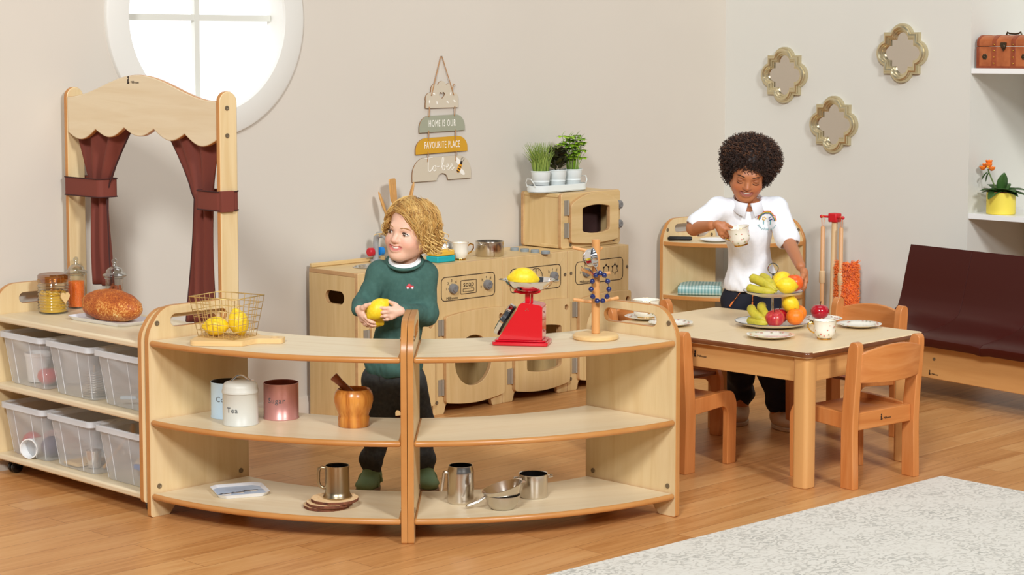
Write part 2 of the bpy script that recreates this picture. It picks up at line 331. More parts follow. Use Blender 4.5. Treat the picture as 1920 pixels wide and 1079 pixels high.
# ------------------------------------------------------------------ camera, light
cam = bpy.data.cameras.new('camera'); co = bpy.data.objects.new('camera', cam); COL.objects.link(co)
co.location = (0, 0, 1.5599); co.rotation_euler = (PI / 2 - 0.0874, 0, 0)
cam.sensor_width = 36; cam.lens = 3700 * 36 / 1920; cam.shift_y = -132.4 / 1920; cam.clip_end = 60
SC.camera = co
w = bpy.data.worlds.new('world'); SC.world = w; w.use_nodes = True
w.node_tree.nodes['Background'].inputs['Color'].default_value = (0.97, 0.985, 1.0, 1); w.node_tree.nodes['Background'].inputs['Strength'].default_value = WORLD
def area(name, loc, target, size, power, col=(1, 0.96, 0.9), sy=None):
    d = bpy.data.lights.new(name, 'AREA'); d.energy = power; d.color = col; d.size = size
    if sy: d.shape = 'RECTANGLE'; d.size_y = sy
    o = bpy.data.objects.new(name, d); COL.objects.link(o); o.location = loc
    o.rotation_euler = (Vector(target) - Vector(loc)).to_track_quat('-Z', 'Y').to_euler()
    return o
for a in LIGHTS: area(*a)
SC.view_settings.view_transform = 'Standard'; SC.view_settings.look = 'None'; SC.view_settings.gamma = 1; SC.view_settings.use_curve_mapping = False
SC.view_settings.exposure = EXPO

# ------------------------------------------------------------------ the room: walls at 45 degrees to the camera
WL, WR = 6.375, 7.916                     # distances of the two wall planes along their normals
def LW(al, d, z): return (S2 * al - S2 * (WL - d), S2 * al + S2 * (WL - d), z)       # on the left wall: along, in front by d
def RW(al, d, z): return (S2 * (WR - d) + S2 * al, S2 * (WR - d) - S2 * al, z)       # on the right wall
def struct(o): o['kind'] = 'structure'; return o
fl = MB(); fl.box(-5, 6.5, 0.5, 12.5, -0.06, 0.0); struct(fl.build('floor', 'floor_wood'))
# left wall with the round opening; local x = along, y = into the wall
wl = MB(); hole = [(4.678 + 0.375 * math.cos(2 * PI * i / 64), 1.665 + 0.375 * math.sin(2 * PI * i / 64)) for i in range(64)]
wl.prism([(0.2, 0), (WR, 0), (WR, 3.0), (0.2, 3.0)], 0, 0.14, [hole], 'xz')
struct(wl.build('wall_left', 'wall_paint', loc=LW(0, 0, 0), rz=R(45)))
wr = MB(); wr.prism([(-WL - 0.14, 0), (-4.937, 0), (-4.937, 3.0), (-WL - 0.14, 3.0)], 0, 0.52, plane='xz')
struct(wr.build('wall_right', 'wall_pale', loc=RW(0, 0, 0), rz=R(-45)))
wa = MB(); wa.box(-4.937, -2.2, 0.52, 0.64, 0, 3.0); struct(wa.build('wall_back', 'wall_pale', loc=RW(0, 0, 0), rz=R(-45)))
def base_profile(mb, x0, x1, h=0.095, d=0.014):
    pr = [(0, 0), (-d, 0), (-d, h * 0.72), (-d * 0.75, h * 0.78), (-d * 0.8, h * 0.86), (-d * 0.3, h), (0, h)]
    mb.prism(pr, x0, x1, plane='yz')
b = MB(); base_profile(b, 0.2, WR); struct(b.build('baseboard_left', 'skirting', loc=LW(0, 0, 0), rz=R(45)))
b = MB(); base_profile(b, -WL, -4.937); struct(b.build('baseboard_right', 'skirting', loc=RW(0, 0, 0), rz=R(-45)))
# round window
win = struct(bpy.data.objects.new('window_1', None)); COL.objects.link(win); win.location = LW(4.678, 0, 1.665); win.rotation_euler = (0, 0, R(45))
f = MB(); o_, i_ = 0.478, 0.372
prof = [(i_, 0.10), (i_, -0.008), (i_ + 0.006, -0.016), (o_ - 0.012, -0.016), (o_ - 0.004, -0.012), (o_, -0.004), (o_, 0.0), (i_ + 0.004, 0.0), (i_ + 0.004, 0.10)]
f.lathe([(r, z) for r, z in prof], 96, xf=Rx(-PI / 2) @ SCL(1, 1, 1), closed=True)
f.build('window_frame', 'white_paint', win, angle=30)
g = MB(); g.box(-0.37, 0.37, 0.072, 0.092, -0.012, 0.012); g.build('muntin', 'muntin', win)
g = MB(); g.box(-0.012, 0.012, 0.070, 0.094, -0.37, 0.37); g.build('muntin', 'muntin', win)
g = MB(); g.lathe([(0.0, 0.0), (0.3715, 0.0), (0.3715, 0.004), (0, 0.004)], 64, xf=T(0, 0.097, 0) @ Rx(-PI / 2)); g.build('glass_pane', 'sky_pane', win)
# white shelves built into the alcove
for k, (z, lab) in enumerate(((1.4375, 'upper white alcove shelf carrying the small leather trunk'), (0.7675, 'lower white alcove shelf carrying the yellow flower pot'))):
    s = MB(); s.box(-4.936, -2.3, 0.003, 0.518, z - 0.0125, z + 0.0125)
    tag(s.build('wall_shelf', 'white_gloss', loc=RW(0, 0, 0), rz=R(-45), bevel=0.0015), lab, 'shelf', 'white alcove shelves')
# rug
rg = MB(); rg.box(0, 2.3, 0, 1.75, 0.0, 0.009, 0)
ro = rg.build('rug', ['rug'], loc=(1.55, 7.007, 0.0005), rz=R(222.6), bevel=0.003)
PT = 0.0195                                # board thickness
H, ZT, ZM, ZB = 0.70, 0.5904, 0.3263, 0.0796
def bolt_disc(mb, c, axis, r=0.0085):
    xf = T(*c) @ (Ry(PI / 2) if axis == 'x' else (Rx(PI / 2) if axis == 'y' else Matrix()))
    mb.lathe([(0, 0.002), (r * 0.35, 0.002), (r * 0.45, 0.0026), (r, 0.0022), (r, -0.002), (0, -0.002)], 16, xf=xf)
def end_outline(D, h=H, foot=0.075):
    """side board in (depth, height): tapered rounded shoulders, arched cut between two feet; front at depth 0"""
    p = [(0, 0, .012), (foot, 0, .006), (foot + .045, .052, .03), (D - foot - .045, .052, .03), (D - foot, 0, .006), (D, 0, .012),
         (D, h - .085, .03), (D - .055, h, .05), (.055, h, .05), (0, h - .085, .03)]
    return smooth_poly(p, .02, 6)
def curved_unit(name, label, cat, loc, rz, Rr, D, th, group=None, nm='shelf'):
    t = thing(name, label, cat, loc, rz, group); r0 = Rr - D; cy = Rr - D / 2      # circle centre at (0, cy)
    a2 = th / 2
    for s in (-1, 1):
        p = MB(); hole = rrect(D * .22, D * .79, .628, .670, .021, 6)
        p.prism(end_outline(D), 0, PT, [hole], 'yz', 0, 1)
        # local: x thickness 0..PT, y depth from front; place so that the outer face lies in the radial plane
        if s > 0: xf = T(0, cy, 0) @ Rz(a2) @ T(-PT, -Rr, 0)
        else: xf = T(0, cy, 0) @ Rz(-a2) @ T(0, -Rr, 0)
        p.v = [tuple(xf @ Vector(q)) for q in p.v]
        pan = p.build('end_panel', ['maple_v', 'edge'], t, bevel=.0075, segs=4, bmat=1)
        for dd, zz in ((.035, .645), (.035, ZB + .022), (D - .035, ZB + .022), (D - .035, .60)):
            b = MB(); bolt_disc(b, (0, 0, 0), 'x')
            q = xf @ Vector((PT + .0004 if s < 0 else -.0004, dd, zz)); rot = (a2 if s > 0 else -a2)
            b.v = [tuple(T(*q) @ Rz(rot) @ Vector(u)) for u in b.v]; b.build('bolt', 'bolt', pan)
    n = max(10, int(R(1) and math.degrees(th) / 2.2))
    for z in (ZB, ZM, ZT):
        ai = a2 - (PT - .001) / Rr; ai0 = a2 - (PT - .001) / max(r0, .08)
        ro = Rr - .003
        outp = [(ro * math.sin(-ai + 2 * ai * i / n), -ro * math.cos(-ai + 2 * ai * i / n) + cy) for i in range(n + 1)]
        inn = [((r0 + .004) * math.sin(ai0 - 2 * ai0 * i / n), -(r0 + .004) * math.cos(ai0 - 2 * ai0 * i / n) + cy) for i in range(n + 1)]
        m = MB(); m.prism(outp + inn, z - PT, z, cap=0, side=1)
        m.build('shelf', ['maple_x', 'edge'], t, bevel=.0088, segs=4, bmat=1)
    return t
CX, CY, RO, DP = -.3261, 7.3001, 1.2442, .4059
def on_arc(a, rad): return (CX + rad * math.sin(a), CY - rad * math.cos(a), 0)
gap = .0006
unit_a = curved_unit('curved_shelf_unit', 'curved maple shelf unit with tins on its middle shelf, left of the pair', 'shelf unit', on_arc(R(-22.5) - gap, RO - DP / 2), R(-22.5) - gap, RO, DP, R(45), 'curved shelf pair')
unit_b = another(unit_a, on_arc(R(22.5) + gap, RO - DP / 2), R(22.5) + gap, 'curved maple shelf unit with red scales on top, right of the pair')
# corner quadrant unit in the corner of the room
LL = .512; DC = .412
cc = (1.092, 10.058)
unit_c = curved_unit('corner_shelf_unit', 'quarter round maple shelf unit in the room corner behind the boy in white', 'shelf unit', (cc[0], cc[1] - LL + DC / 2, 0), 0, LL, DC, R(90))

# ------------------------------------------------------------------ tray trolley with puppet theatre
TR = thing('storage_trolley', 'low maple trolley on castors holding six clear plastic bins, at the left edge', 'storage unit', (-1.5257, 6.7757, 0), R(-45))
TX0, TX1, TD = -.483, .4715, .372; TF = -.036; ZTT = .583
for x, s in ((TX0, 1), (TX1 - PT, -1)):
    p = MB(); z0 = .045
    o = smooth_poly([(TF, z0, .02), (TD, z0, .02), (TD, .612, .03), (TD - .055, H - .008, .05), (TF + .055, H - .008, .05), (TF, .612, .03)], .02, 6)
    p.prism(o, x, x + PT, [rrect(TD * .2, TD * .72, .615, .655, .02, 6)], 'yz', 0, 1)
    p.build('end_panel', ['maple_v', 'edge'], TR, bevel=.0075, segs=4, bmat=1)
for z in (.078, .336, ZTT):
    p = MB(); p.box(TX0 + PT, TX1 - PT, TF + .004, TD - .006, z - PT - .003, z); p.build('shelf', ['maple_x'], TR, bevel=.007, segs=3)
p = MB(); p.box(TX0 + PT, TX1 - PT, TD - .014, TD - .002, .05, .57); p.build('back_panel', ['ply_v'], TR)
for cx_, cy_ in ((TX0 + .05, .02), (TX1 - .03, .02), (TX0 + .05, TD - .045), (TX1 - .03, TD - .045)):
    c = MB(); c.cyl((cx_, cy_, .0553), (cx_, cy_, .038), .012); c.box(cx_ - .012, cx_ + .012, cy_ - .008, cy_ + .016, .036, .044)
    ca = c.build('castor', 'black', TR, bevel=.002)
    for s in (-1, 1):
        wm = MB(); wm.lathe([(0, -.008), (.017, -.008), (.022, -.005), (.023, 0), (.022, .005), (.017, .008), (0, .008)], 24, xf=T(cx_ + s * .011, cy_ + .006, .0231) @ Ry(PI / 2)); wm.build('wheel', 'black_gloss', ca)
TH = thing('puppet_theatre_frame', 'tall maple puppet theatre arch with scalloped pelmet above the trolley', 'theatre', (-1.5257, 6.7757, 0), R(-45))
y0, y1 = .2857, .3600                       # front and back of the posts
ax = lambda al: al + 5.87
zb_ = ZTT + .0006
for al, s in ((-6.346, 1), (-5.410, -1)):
    x = ax(al); w_ = .0743
    o = [(y1, zb_), (y1, 1.365)] + arc((y0 + y1) / 2, 1.365, (y1 - y0) / 2, 0, 180, 10) + [(y0, 1.365), (y0, zb_)]
    p = MB(); p.prism(list(reversed(o)), x, x + .0205, plane='yz', cap=0, side=1)
    po = p.build('post', ['maple_v', 'edge'], TH, bevel=.004, segs=2)
    for z in (1.345, 1.252):
        b = MB(); bolt_disc(b, (x + (.0209 if s < 0 else -.0004), (y0 + y1) / 2 - .006, z), 'x', .008); b.build('bolt', 'bolt', po)
top = []
xl, xr = ax(-6.325), ax(-5.411)
for i in range(41):
    t = i / 40; x = xl + (xr - xl) * t; top.append((x, 1.368 + .084 * (.5 - .5 * math.cos(2 * PI * t)) ** 1.0))
bot = []
sc_n = 5
for k in range(sc_n):
    for i in range(10 + (k == sc_n - 1)):
        t = (k + i / 10) / sc_n; x = xl + (xr - xl) * t; base = 1.248 + .018 * (1 - abs(2 * t - 1)) - .012 * (abs(2 * t - 1) ** 2)
        bot.append((x, base - .032 * math.sin(PI * i / 10)))
p = MB(); p.prism(bot + list(reversed(top)), y0 + .002, y0 + .021, plane='xz', cap=0, side=1)
pel = p.build('pelmet', ['maple_x', 'edge'], TH, bevel=.004)
def logo(mb, xf, s=1.0):
    """small printed mark: a seated figure beside the maker's lettering"""
    mb.ball((-.036 * s, .0165 * s, 0), (.0042 * s, .0042 * s, .0005), 10, 6, xf=xf)
    mb.prism([(x * s, y * s) for x, y in ((-.041, .010), (-.033, .013), (-.034, .004), (-.030, .001), (-.031, -.004), (-.042, -.004), (-.040, .002))], 0, .0005, xf=xf)
    mb.text('Millhouse', .0115 * s, xf @ T(-.001 * s, .0012 * s, 0), depth=.0004)
lg = MB(); logo(lg, T(ax(-5.885), y0 + .0019, 1.424) @ Rx(PI / 2), 1.15); lg.build('printed_logo', 'print_black', pel)
# curtains: swept folds between the pelmet and a waist, hanging from a hidden rail
def curtain(side):
    c = MB(); nx, nz = 26, 30; zt, zw, zd = 1.275, 1.035, ZTT + (.095 if side < 0 else .012)
    def edges(z):
        if z > zw:
            t = (z - zw) / (zt - zw); e = t ** 1.35
            a, b = -6.322 + .075 * (1 - e), -6.115 + .165 * e
        else:
            t = (zw - z) / (zw - zd); a, b = -6.247 - .004 * t, -6.128 + .038 * t
        return (a, b) if side < 0 else (-11.735 - b + .012, -11.735 - a)
    V = []
    for i in range(nz + 1):
        z = zt + (zd - zt) * i / nz; a, b = edges(z)
        for j in range(nx + 1):
            u = j / nx; x = ax(a + (b - a) * u)
            dist = abs(z - zw); amp = .010 + .010 * math.exp(-dist * 9)
            y = y0 + .042 + amp * math.sin(u * PI * 5.2 + (z - zw) * 3 * side) + .006 * math.sin(u * 17 + z * 9)
            V.append((x, y, z))
    F = [(i * (nx + 1) + j, i * (nx + 1) + j + 1, (i + 1) * (nx + 1) + j + 1, (i + 1) * (nx + 1) + j) for i in range(nz) for j in range(nx)]
    c.add(V, F); o = c.build('curtain', ['curtain'], TH, angle=80)
    m = o.modifiers.new('solid', 'SOLIDIFY'); m.thickness = .003
    for al in ((-6.122, ) if side < 0 else (-5.517, )):
        pass
    e = MB(); e.tube([V[i * (nx + 1) + (nx if side < 0 else 0)] for i in range(nz + 1)], .0032, 6); e.tube([V[nz * (nx + 1) + j] for j in range(nx + 1)], .003, 6); e.build('hem', 'curtain_trim', o)
    # tie band around post and curtain
    xa, xb = (ax(-6.352), ax(-6.112)) if side < 0 else (ax(-5.527), ax(-5.384))
    t_ = MB(); q = rrect(xa, xb, y0 - .006, y1 + .006, .022, 6); qi = rrect(xa + .004, xb - .004, y0 - .002, y1 + .002, .018, 6)
    k = len(q); zz0, zz1 = (1.004, 1.070) if side < 0 else (.998, 1.062)
    t_.prism(q, zz0, zz1, [qi])
    if side > 0: t_.box(xb - .012, xb + .006, y0 - .003, y0 + .05, zz0 - .004, zz1 + .003)
    tb = t_.build('tie_band', 'curtain', TH, bevel=.0015)
    h_ = MB()
    for zz in (zz0, zz1): h_.tube([(x, y, zz) for x, y in rrect(xa - .001, xb + .001, y0 - .007, y1 + .007, .022, 6)], .0022, 6, closed=True)
    h_.build('hem', 'curtain_trim', tb)
curtain(-1); curtain(1)
r_ = MB(); r_.cyl((ax(-6.325), y0 + .042, 1.282), (ax(-5.411), y0 + .042, 1.282), .006); r_.build('rail', 'steel_brushed', TH)

# ------------------------------------------------------------------ play kitchen, local x along the left wall, y into the wall
KW = .4115; KD = .309; KH = .6369
KO = Vector((-.3327, 8.2029, 0))
def KP(x, y, z): return (KO.x + S2 * x - S2 * y, KO.y + S2 * x + S2 * y, z)
def outline_strip(mb, out, w, y, dep=.0008):
    """closed printed line of width w on the front (xz plane)"""
    k = len(out); P = [Vector(p) for p in out]; inn = []
    for i in range(k):
        d = (P[(i + 1) % k] - P[i - 1]).normalized(); nrm = Vector((-d.y, d.x)); inn.append(tuple(P[i] + nrm * w))
    mb.prism(out, y - dep, y, [inn], 'xz')
def knob(parent, x, z, r=.021, y=0.0, dep=.022):
    k = MB(); k.lathe([(0, -.0195), (.005, -.0195), (.006, -.022), (r * .62, -.022), (r * .66, -.018), (r * .95, -.016), (r, -.013), (r, 0), (0, 0)], 28, xf=T(x, y, z) @ Rx(-PI / 2)); 
    return k.build('knob', 'grey_knob', parent)
def carcass(nm, lab, i, y_front=0.0):
    t = thing(nm, lab, 'play kitchen unit', KP(KW * (i + .5), KD / 2, 0), R(45)); ox, oy = -KW / 2 + .0008, -KD / 2; w = KW - .0016
    return t, ox, oy, w
def body(t, ox, oy, w, front_hole, back_up=.0):
    for x in (ox, ox + w - .018):
        p = MB(); o = smooth_poly([(oy + .0185, 0, .004), (oy + .075, 0, .01), (oy + .10, .045, .02), (oy + KD - .10, .045, .02), (oy + KD - .075, 0, .01), (oy + KD, 0, .004), (oy + KD, KH - .012, .006), (oy + .0185, KH - .012, .003)], .004, 4)
        yield p, o, x
def feet_front(ox, oy, w, h=.046):
    return [(ox, 0, .006), (ox + .062, 0, .008), (ox + .075, h, .02), (ox + w - .075, h, .02), (ox + w - .062, 0, .008), (ox + w, 0, .006)]
def build_unit(nm, lab, i, hole, left_hole=False):
    t, ox, oy, w = carcass(nm, lab, i)
    for x in (ox, ox + w - .018):
        p = MB(); o = smooth_poly([(oy + .0185, 0, .004), (oy + KD, 0, .004), (oy + KD, KH - .0185, .004), (oy + .0185, KH - .0185, .003)], .004, 4)
        hl = [rrect(oy + .085, oy + .205, .500, .554, .026, 6)] if left_hole and x == ox else []
        p.prism(o, x, x + .018, hl, 'yz', 0, 1); p.build('side_panel', ['ply_v', 'ply_edge'], t, bevel=.002)
    f = MB(); f.prism(smooth_poly(feet_front(ox, oy, w) + [(ox + w, KH, .006), (ox, KH, .006)], .004, 5), oy, oy + .0185, [hole] if hole else [], 'xz', 0, 1)
    fr = f.build('front_panel', ['ply_v', 'ply_edge'], t, bevel=.003)
    b = MB(); b.box(ox + .018, ox + w - .018, oy + KD - .008, oy + KD, .0005, KH - .0185); b.build('back_panel', 'ply_v', t)
    b = MB(); b.box(ox + .018, ox + w - .018, oy + .0185, oy + KD - .008, .046, .062); b.build('inner_shelf', 'ply_x', t)
    return t, fr, ox, oy, w
def worktop(t, ox, oy, w, hole=None):
    p = MB(); p.prism([(ox, oy + .0185), (ox + w, oy + .0185), (ox + w, oy + KD), (ox, oy + KD)], KH - .0185, KH, [hole] if hole else [], 'xy', 0, 1)
    return p.build('worktop', ['ply_x', 'ply_edge'], t, bevel=.002)
def door(t, ox, oy, w, hole, finger=True, left=.058):
    x0, x1 = ox + left, ox + w - .004
    n = 14; topc = [(x1 + (x0 - x1) * i / n, .404 + .032 * math.sin(PI * (.12 + .88 * (1 - i / n)) * .62 + .25) - .004) for i in range(n + 1)]
    lo = [(x0 + (x1 - x0) * i / n, .052 - .021 * math.sin(PI * (.06 + .9 * i / n))) for i in range(n + 1)]
    out = smooth_poly([(p[0], p[1], .0) if 0 < k < n else (p[0], p[1], .02) for k, p in enumerate(lo)] + [(p[0], p[1], .0) if 0 < k < n else (p[0], p[1], .02) for k, p in enumerate(topc)], 0, 5)
    hs = [hole]
    if finger: hs.append(arc(x1 - .024, .388, .0125, 0, 360, 15)[:-1])
    p = MB(); p.prism(out, oy - .021, oy - .0015, hs, 'xz', 0, 1)
    d = p.build('door', ['ply_v', 'ply_edge'], t, bevel=.004, segs=2)
    for z0 in (.335, .080):
        h = MB(); h.cyl((x0 - .006, oy - .006, z0), (x0 - .006, oy - .006, z0 + .068), .0055, 12); h.box(x0 - .03, x0 - .006, oy - .004, oy - .0004, z0, z0 + .068)
        h.build('hinge', 'hinge', d)
    return d
def bolts(fr, ox, oy, w, pts):
    for x, z in pts:
        b = MB(); bolt_disc(b, (x, oy - .0006, z), 'y', .0075); b.build('bolt', 'bolt', fr)
def digits(mb, x, z, oy, chars, r=.034):
    for c, a in chars:
        mb.text(c, .017, T(x + r * math.cos(R(a)), oy - .0007, z + r * math.sin(R(a))) @ Rx(PI / 2), depth=.0003)
        mb.box(x + (r - .010) * math.cos(R(a)) - .001, x + (r - .010) * math.cos(R(a)) + .001, oy - .0008, oy - .0002, z + (r - .010) * math.sin(R(a)) - .001, z + (r - .010) * math.sin(R(a)) + .001)
NUM = (('1', 180), ('2', 138), ('3', 98), ('4', 52), ('5', 2)); LET = (('a', 188), ('b', 140), ('c', 95), ('d', 50), ('e', 0))
# sink unit
t, fr, ox, oy, w = build_unit('play_sink_unit', 'maple play sink unit with a hand hole, left end of the kitchen row', -1, [(-.06, .16), (.10, .16), (.10, .30), (-.06, .30)], True)
worktop(t, ox, oy, w, [(.05 + .130 * math.cos(2 * PI * i / 40), -.01 + .085 * math.sin(2 * PI * i / 40)) for i in range(40)])
b = MB(); b.lathe([(1.06, .002), (1.0, .003), (.985, .0), (.94, -.03), (.80, -.062), (0.0, -.066), (0, -.069), (.82, -.066), (.97, -.03), (1.02, -.0005), (1.06, -.0002)], 44, xf=T(.05, -.01, KH) @ SCL(.130, .085, 1)); b.build('sink_basin', 'steel', t)
door(t, ox, oy, w, arc(.02, .23, .055, 0, 360, 40, .060)[:-1])
p = MB(); p.box(ox + .002, ox + w - .002, oy + KD - .016, oy + KD, KH + .0003, KH + .018); p.build('back_strip', ['ply_x'], t, bevel=.004)
tp = MB(); tz = KH
TPX, TPY = .125, .112
tp.tube([(TPX, TPY, tz), (TPX, TPY, tz + .012), (TPX, TPY, tz + .012)], [.024, .024, .016], 20); tp.tube([(TPX, TPY, tz + .012), (TPX, TPY, tz + .085), (TPX, TPY - .004, tz + .105), (TPX - .0, TPY - .018, tz + .118), (TPX, TPY - .05, tz + .122), (TPX, TPY - .075, tz + .108)], [.013, .012, .013, .014, .014, .015], 14)
tap = tp.build('tap', 'tap_grey', t)
for s, mname in ((-1, 'tap_red'), (1, 'tap_blue')):
    k = MB(); k.lathe([(0, -.006), (.012, -.006), (.0185, -.002), (.0185, .016), (.014, .02), (0, .02)], 20, xf=T(TPX + s * .021, TPY, tz + .045) @ Ry(s * PI / 2)); k.build('tap_handle', mname, tap)
# washer
t, fr, ox, oy, w = build_unit('play_washing_machine', 'maple play washing machine with a round door hole and a soap drawer print', 0, arc(.022, .215, .118, 0, 360, 40)[:-1])
wt = worktop(t, ox, oy, w)
door(t, ox, oy, w, arc(.012, .215, .108, 0, 360, 44)[:-1])
pr = MB(); outline_strip(pr, rrect(ox + .048, ox + .366, .478, .582, .022), .0032, oy); outline_strip(pr, rrect(ox + .160, ox + .255, .500, .560, .006), .0028, oy); outline_strip(pr, rrect(ox + .174, ox + .241, .509, .524, .004), .0022, oy)
pr.text('soap', .034, T(ox + .2075, oy - .0007, .5415) @ Rx(PI / 2), depth=.0003)
pr.text('Millhouse', .0175, T(ox + .111, oy - .0007, .489) @ Rx(PI / 2), depth=.0003)
digits(pr, ox + .113, .530, oy, NUM); digits(pr, ox + .316, .530, oy, LET); pr.build('control_print', 'print_black', fr)
knob(fr, ox + .113, .530, y=oy); knob(fr, ox + .316, .530, y=oy); bolts(fr, ox, oy, w, ((ox + .020, .052), (ox + w - .012, .056)))
# cooker
def bent_window(x0, x1, z0, z1, b=.012):
    n = 10
    return smooth_poly([(x0, z0 + .002, .014)] + [(x0 + (x1 - x0) * i / n, z0 - b * math.sin(PI * i / n), 0) for i in range(1, n)] + [(x1, z0 + .002, .014), (x1, z1, .014)] + [(x1 + (x0 - x1) * i / n, z1 + b * math.sin(PI * i / n), 0) for i in range(1, n)] + [(x0, z1, .014)], 0, 5)
t, fr, ox, oy, w = build_unit('play_cooker', 'maple play cooker with a clock print and a square oven window, beside the washing machine', 1, rrect(-.08, .15, .10, .34, .02))
wt = worktop(t, ox, oy, w)
door(t, ox, oy, w, bent_window(ox + .131, ox + .350, .128, .310))
pr = MB(); outline_strip(pr, rrect(ox + .046, ox + .367, .477, .584, .022), .0032, oy)
zc, xc = .536, ox + .2075; ring_o = arc(xc, zc, .040, -25, 205, 30)
pr.tube([(x, oy - .0004, z) for x, z in ring_o], .0016, 6); pr.tube([(xc, oy - .0004, zc), (xc, oy - .0004, zc + .024)], .0014, 6)
for a in range(0, 181, 30): pr.ball((xc + .032 * math.cos(R(a)), oy - .0003, zc + .032 * math.sin(R(a))), .0014, 6, 4)
pr.text('12', .015, T(xc, oy - .0007, zc + .030) @ Rx(PI / 2), depth=.0003); digits(pr, ox + .113, .532, oy, NUM); digits(pr, ox + .316, .532, oy, LET); pr.build('control_print', 'print_black', fr)
knob(fr, ox + .113, .532, y=oy); knob(fr, ox + .316, .532, y=oy); bolts(fr, ox, oy, w, ((ox + .392, .533), (ox + w - .012, .056)))
for i in range(4):
    k = MB(); k.lathe([(0, 0), (.020, 0), (.020, .011), (.018, .0135), (0, .0135)], 24, xf=T(0, 0, 0)); 
    q = Vector(((.012, 8.809), (.057, 8.763), (.102, 8.718), (.148, 8.673))[i]).to_3d() - Vector(KP(KW * 1.5, KD / 2, 0)); q = Rz(-R(45)) @ q
    k.v = [(a + q.x, b_ + q.y, c + KH) for a, b_, c in k.v]; k.build('hob_knob', 'grey_disc', wt)
# fridge or freezer unit
t, fr, ox, oy, w = build_unit('play_freezer', 'maple play freezer with two star prints, right end of the kitchen row', 2, rrect(-.08, .15, .10, .34, .02))
worktop(t, ox, oy, w); door(t, ox, oy, w, rrect(ox + .14, ox + .33, .14, .30, .03))
pr = MB(); outline_strip(pr, rrect(ox + .050, ox + .371, .478, .583, .022), .0032, oy)
for x in (ox + .255, ox + .314):
    st = [(x + r * math.cos(R(90 + 30 * i)) , .532 + 1.15 * r * math.sin(R(90 + 30 * i))) for i, r in ((i, .026 if i % 2 == 0 else .0155) for i in range(12))]; outline_strip(pr, smooth_poly(st, .003, 2), .0026, oy)
pr.text('Millhouse', .0175, T(ox + .112, oy - .0007, .489) @ Rx(PI / 2), depth=.0003); digits(pr, ox + .116, .532, oy, NUM); pr.build('control_print', 'print_black', fr)
knob(fr, ox + .116, .532, y=oy); bolts(fr, ox, oy, w, ((ox + .020, .535), (ox + .398, .535), (ox + .020, .056)))
# microwave on top
MI = thing('play_microwave', 'maple play microwave with a dark window standing on the play cooker and freezer', 'play kitchen unit', KP(1.0415, .06 + .128, KH + .0008), R(45))
mw, md, mh = .397, .256, .252; x0, y0m = -mw / 2, -md / 2
o = rrect(x0, x0 + mw, 0, mh, .014, 5)
win_ = bent_window(x0 + .12, x0 + .304, .074, .182, .011)
f = MB(); f.prism(o, y0m, y0m + .0185, [rrect(x0 + .10, x0 + .32, .06, .20, .02)], 'xz', 0, 1); mf = f.build('front_panel', ['ply_x', 'ply_edge'], MI, bevel=.003)
f = MB(); f.prism(rrect(x0, x0 + mw, 0, mh, .014, 5), y0m + md - .0185, y0m + md, (), 'xz', 0, 1); f.build('back_panel', ['ply_x', 'ply_edge'], MI, bevel=.003)
for x in (x0 + .006, x0 + mw - .022):
    f = MB(); f.box(x, x + .016, y0m + .0185, y0m + md - .0185, .017, mh - .017); f.build('side_panel', ['ply_v'], MI)
for z in (.003, mh - .019):
    f = MB(); f.box(x0 + .002, x0 + mw - .002, y0m + .0185, y0m + md - .0185, z, z + .016); f.build('top_panel' if z > .1 else 'base_panel', ['ply_x'], MI, bevel=.003)
f = MB(); f.box(x0 + .024, x0 + mw - .024, y0m + .10, y0m + .104, .02, mh - .02); f.build('shade_sheet', 'interior_shade', MI)  # added dark sheet, paints the shade of the unlit interior
n = 14; xa, xb = x0 + .046, x0 + .366
dtop = [(xb + (xa - xb) * i / n, .200 + .052 * math.sin(PI * (.5 - .5 * (1 - i / n)) + 0.0) * .0 + .048 * math.sin(PI * i / n) ** .8) for i in range(n + 1)]
dlow = [(xa + (xb - xa) * i / n, .022 + .006 - .012 * math.sin(PI * i / n)) for i in range(n + 1)]
out = smooth_poly([(p[0], p[1], .02 if k in (0, n) else 0) for k, p in enumerate(dlow)] + [(p[0], p[1], .02 if k in (0, n) else 0) for k, p in enumerate(dtop)], 0, 5)
f = MB(); f.prism(out, y0m - .021, y0m - .0015, [win_], 'xz', 0, 1); dm = f.build('door', ['ply_x', 'ply_edge'], MI, bevel=.004)
for z0 in (.050, .152):
    h = MB(); h.cyl((xa - .006, y0m - .006, z0), (xa - .006, y0m - .006, z0 + .068), .0055, 12); h.box(xa - .028, xa - .006, y0m - .004, y0m - .0004, z0, z0 + .068); h.build('hinge', 'hinge', dm)
for z in (.182, .093): knob(mf, x0 + .382, z, .020, y0m)
bolts(mf, x0, y0m, mw, ((x0 + .060, .017), (x0 + .350, .021)))

# ------------------------------------------------------------------ table and chairs
TX, TY, TW, TL_, THT = 1.0304, 6.7915, .7293, 1.0035, .4887
tc = (TX + S2 * TW / 2 - S2 * TL_ / 2, TY + S2 * TW / 2 + S2 * TL_ / 2)
TB = thing('dining_table', 'square low beech table with a pale top laid with crockery and fruit', 'table', (tc[0], tc[1], 0), R(45))
hx, hy = TW / 2, TL_ / 2
p = MB(); p.prism(rrect(-hx, hx, -hy, hy, .028, 6), THT - .022, THT, (), 'xy', 0, 1); p.build('tabletop', ['table_top', 'table_edge'], TB, bevel=.007, segs=3)
for sx in (-1, 1):
    for sy in (-1, 1):
        a, b_ = sx * (hx - .052), sy * (hy - .052)
        q = rrect(a - .032, a + .032, b_ - .032, b_ + .032, .016, 4)
        p = MB(); p.prism(q, 0.0, THT - .0222); p.build('leg', 'leg_wood', TB, bevel=.003)
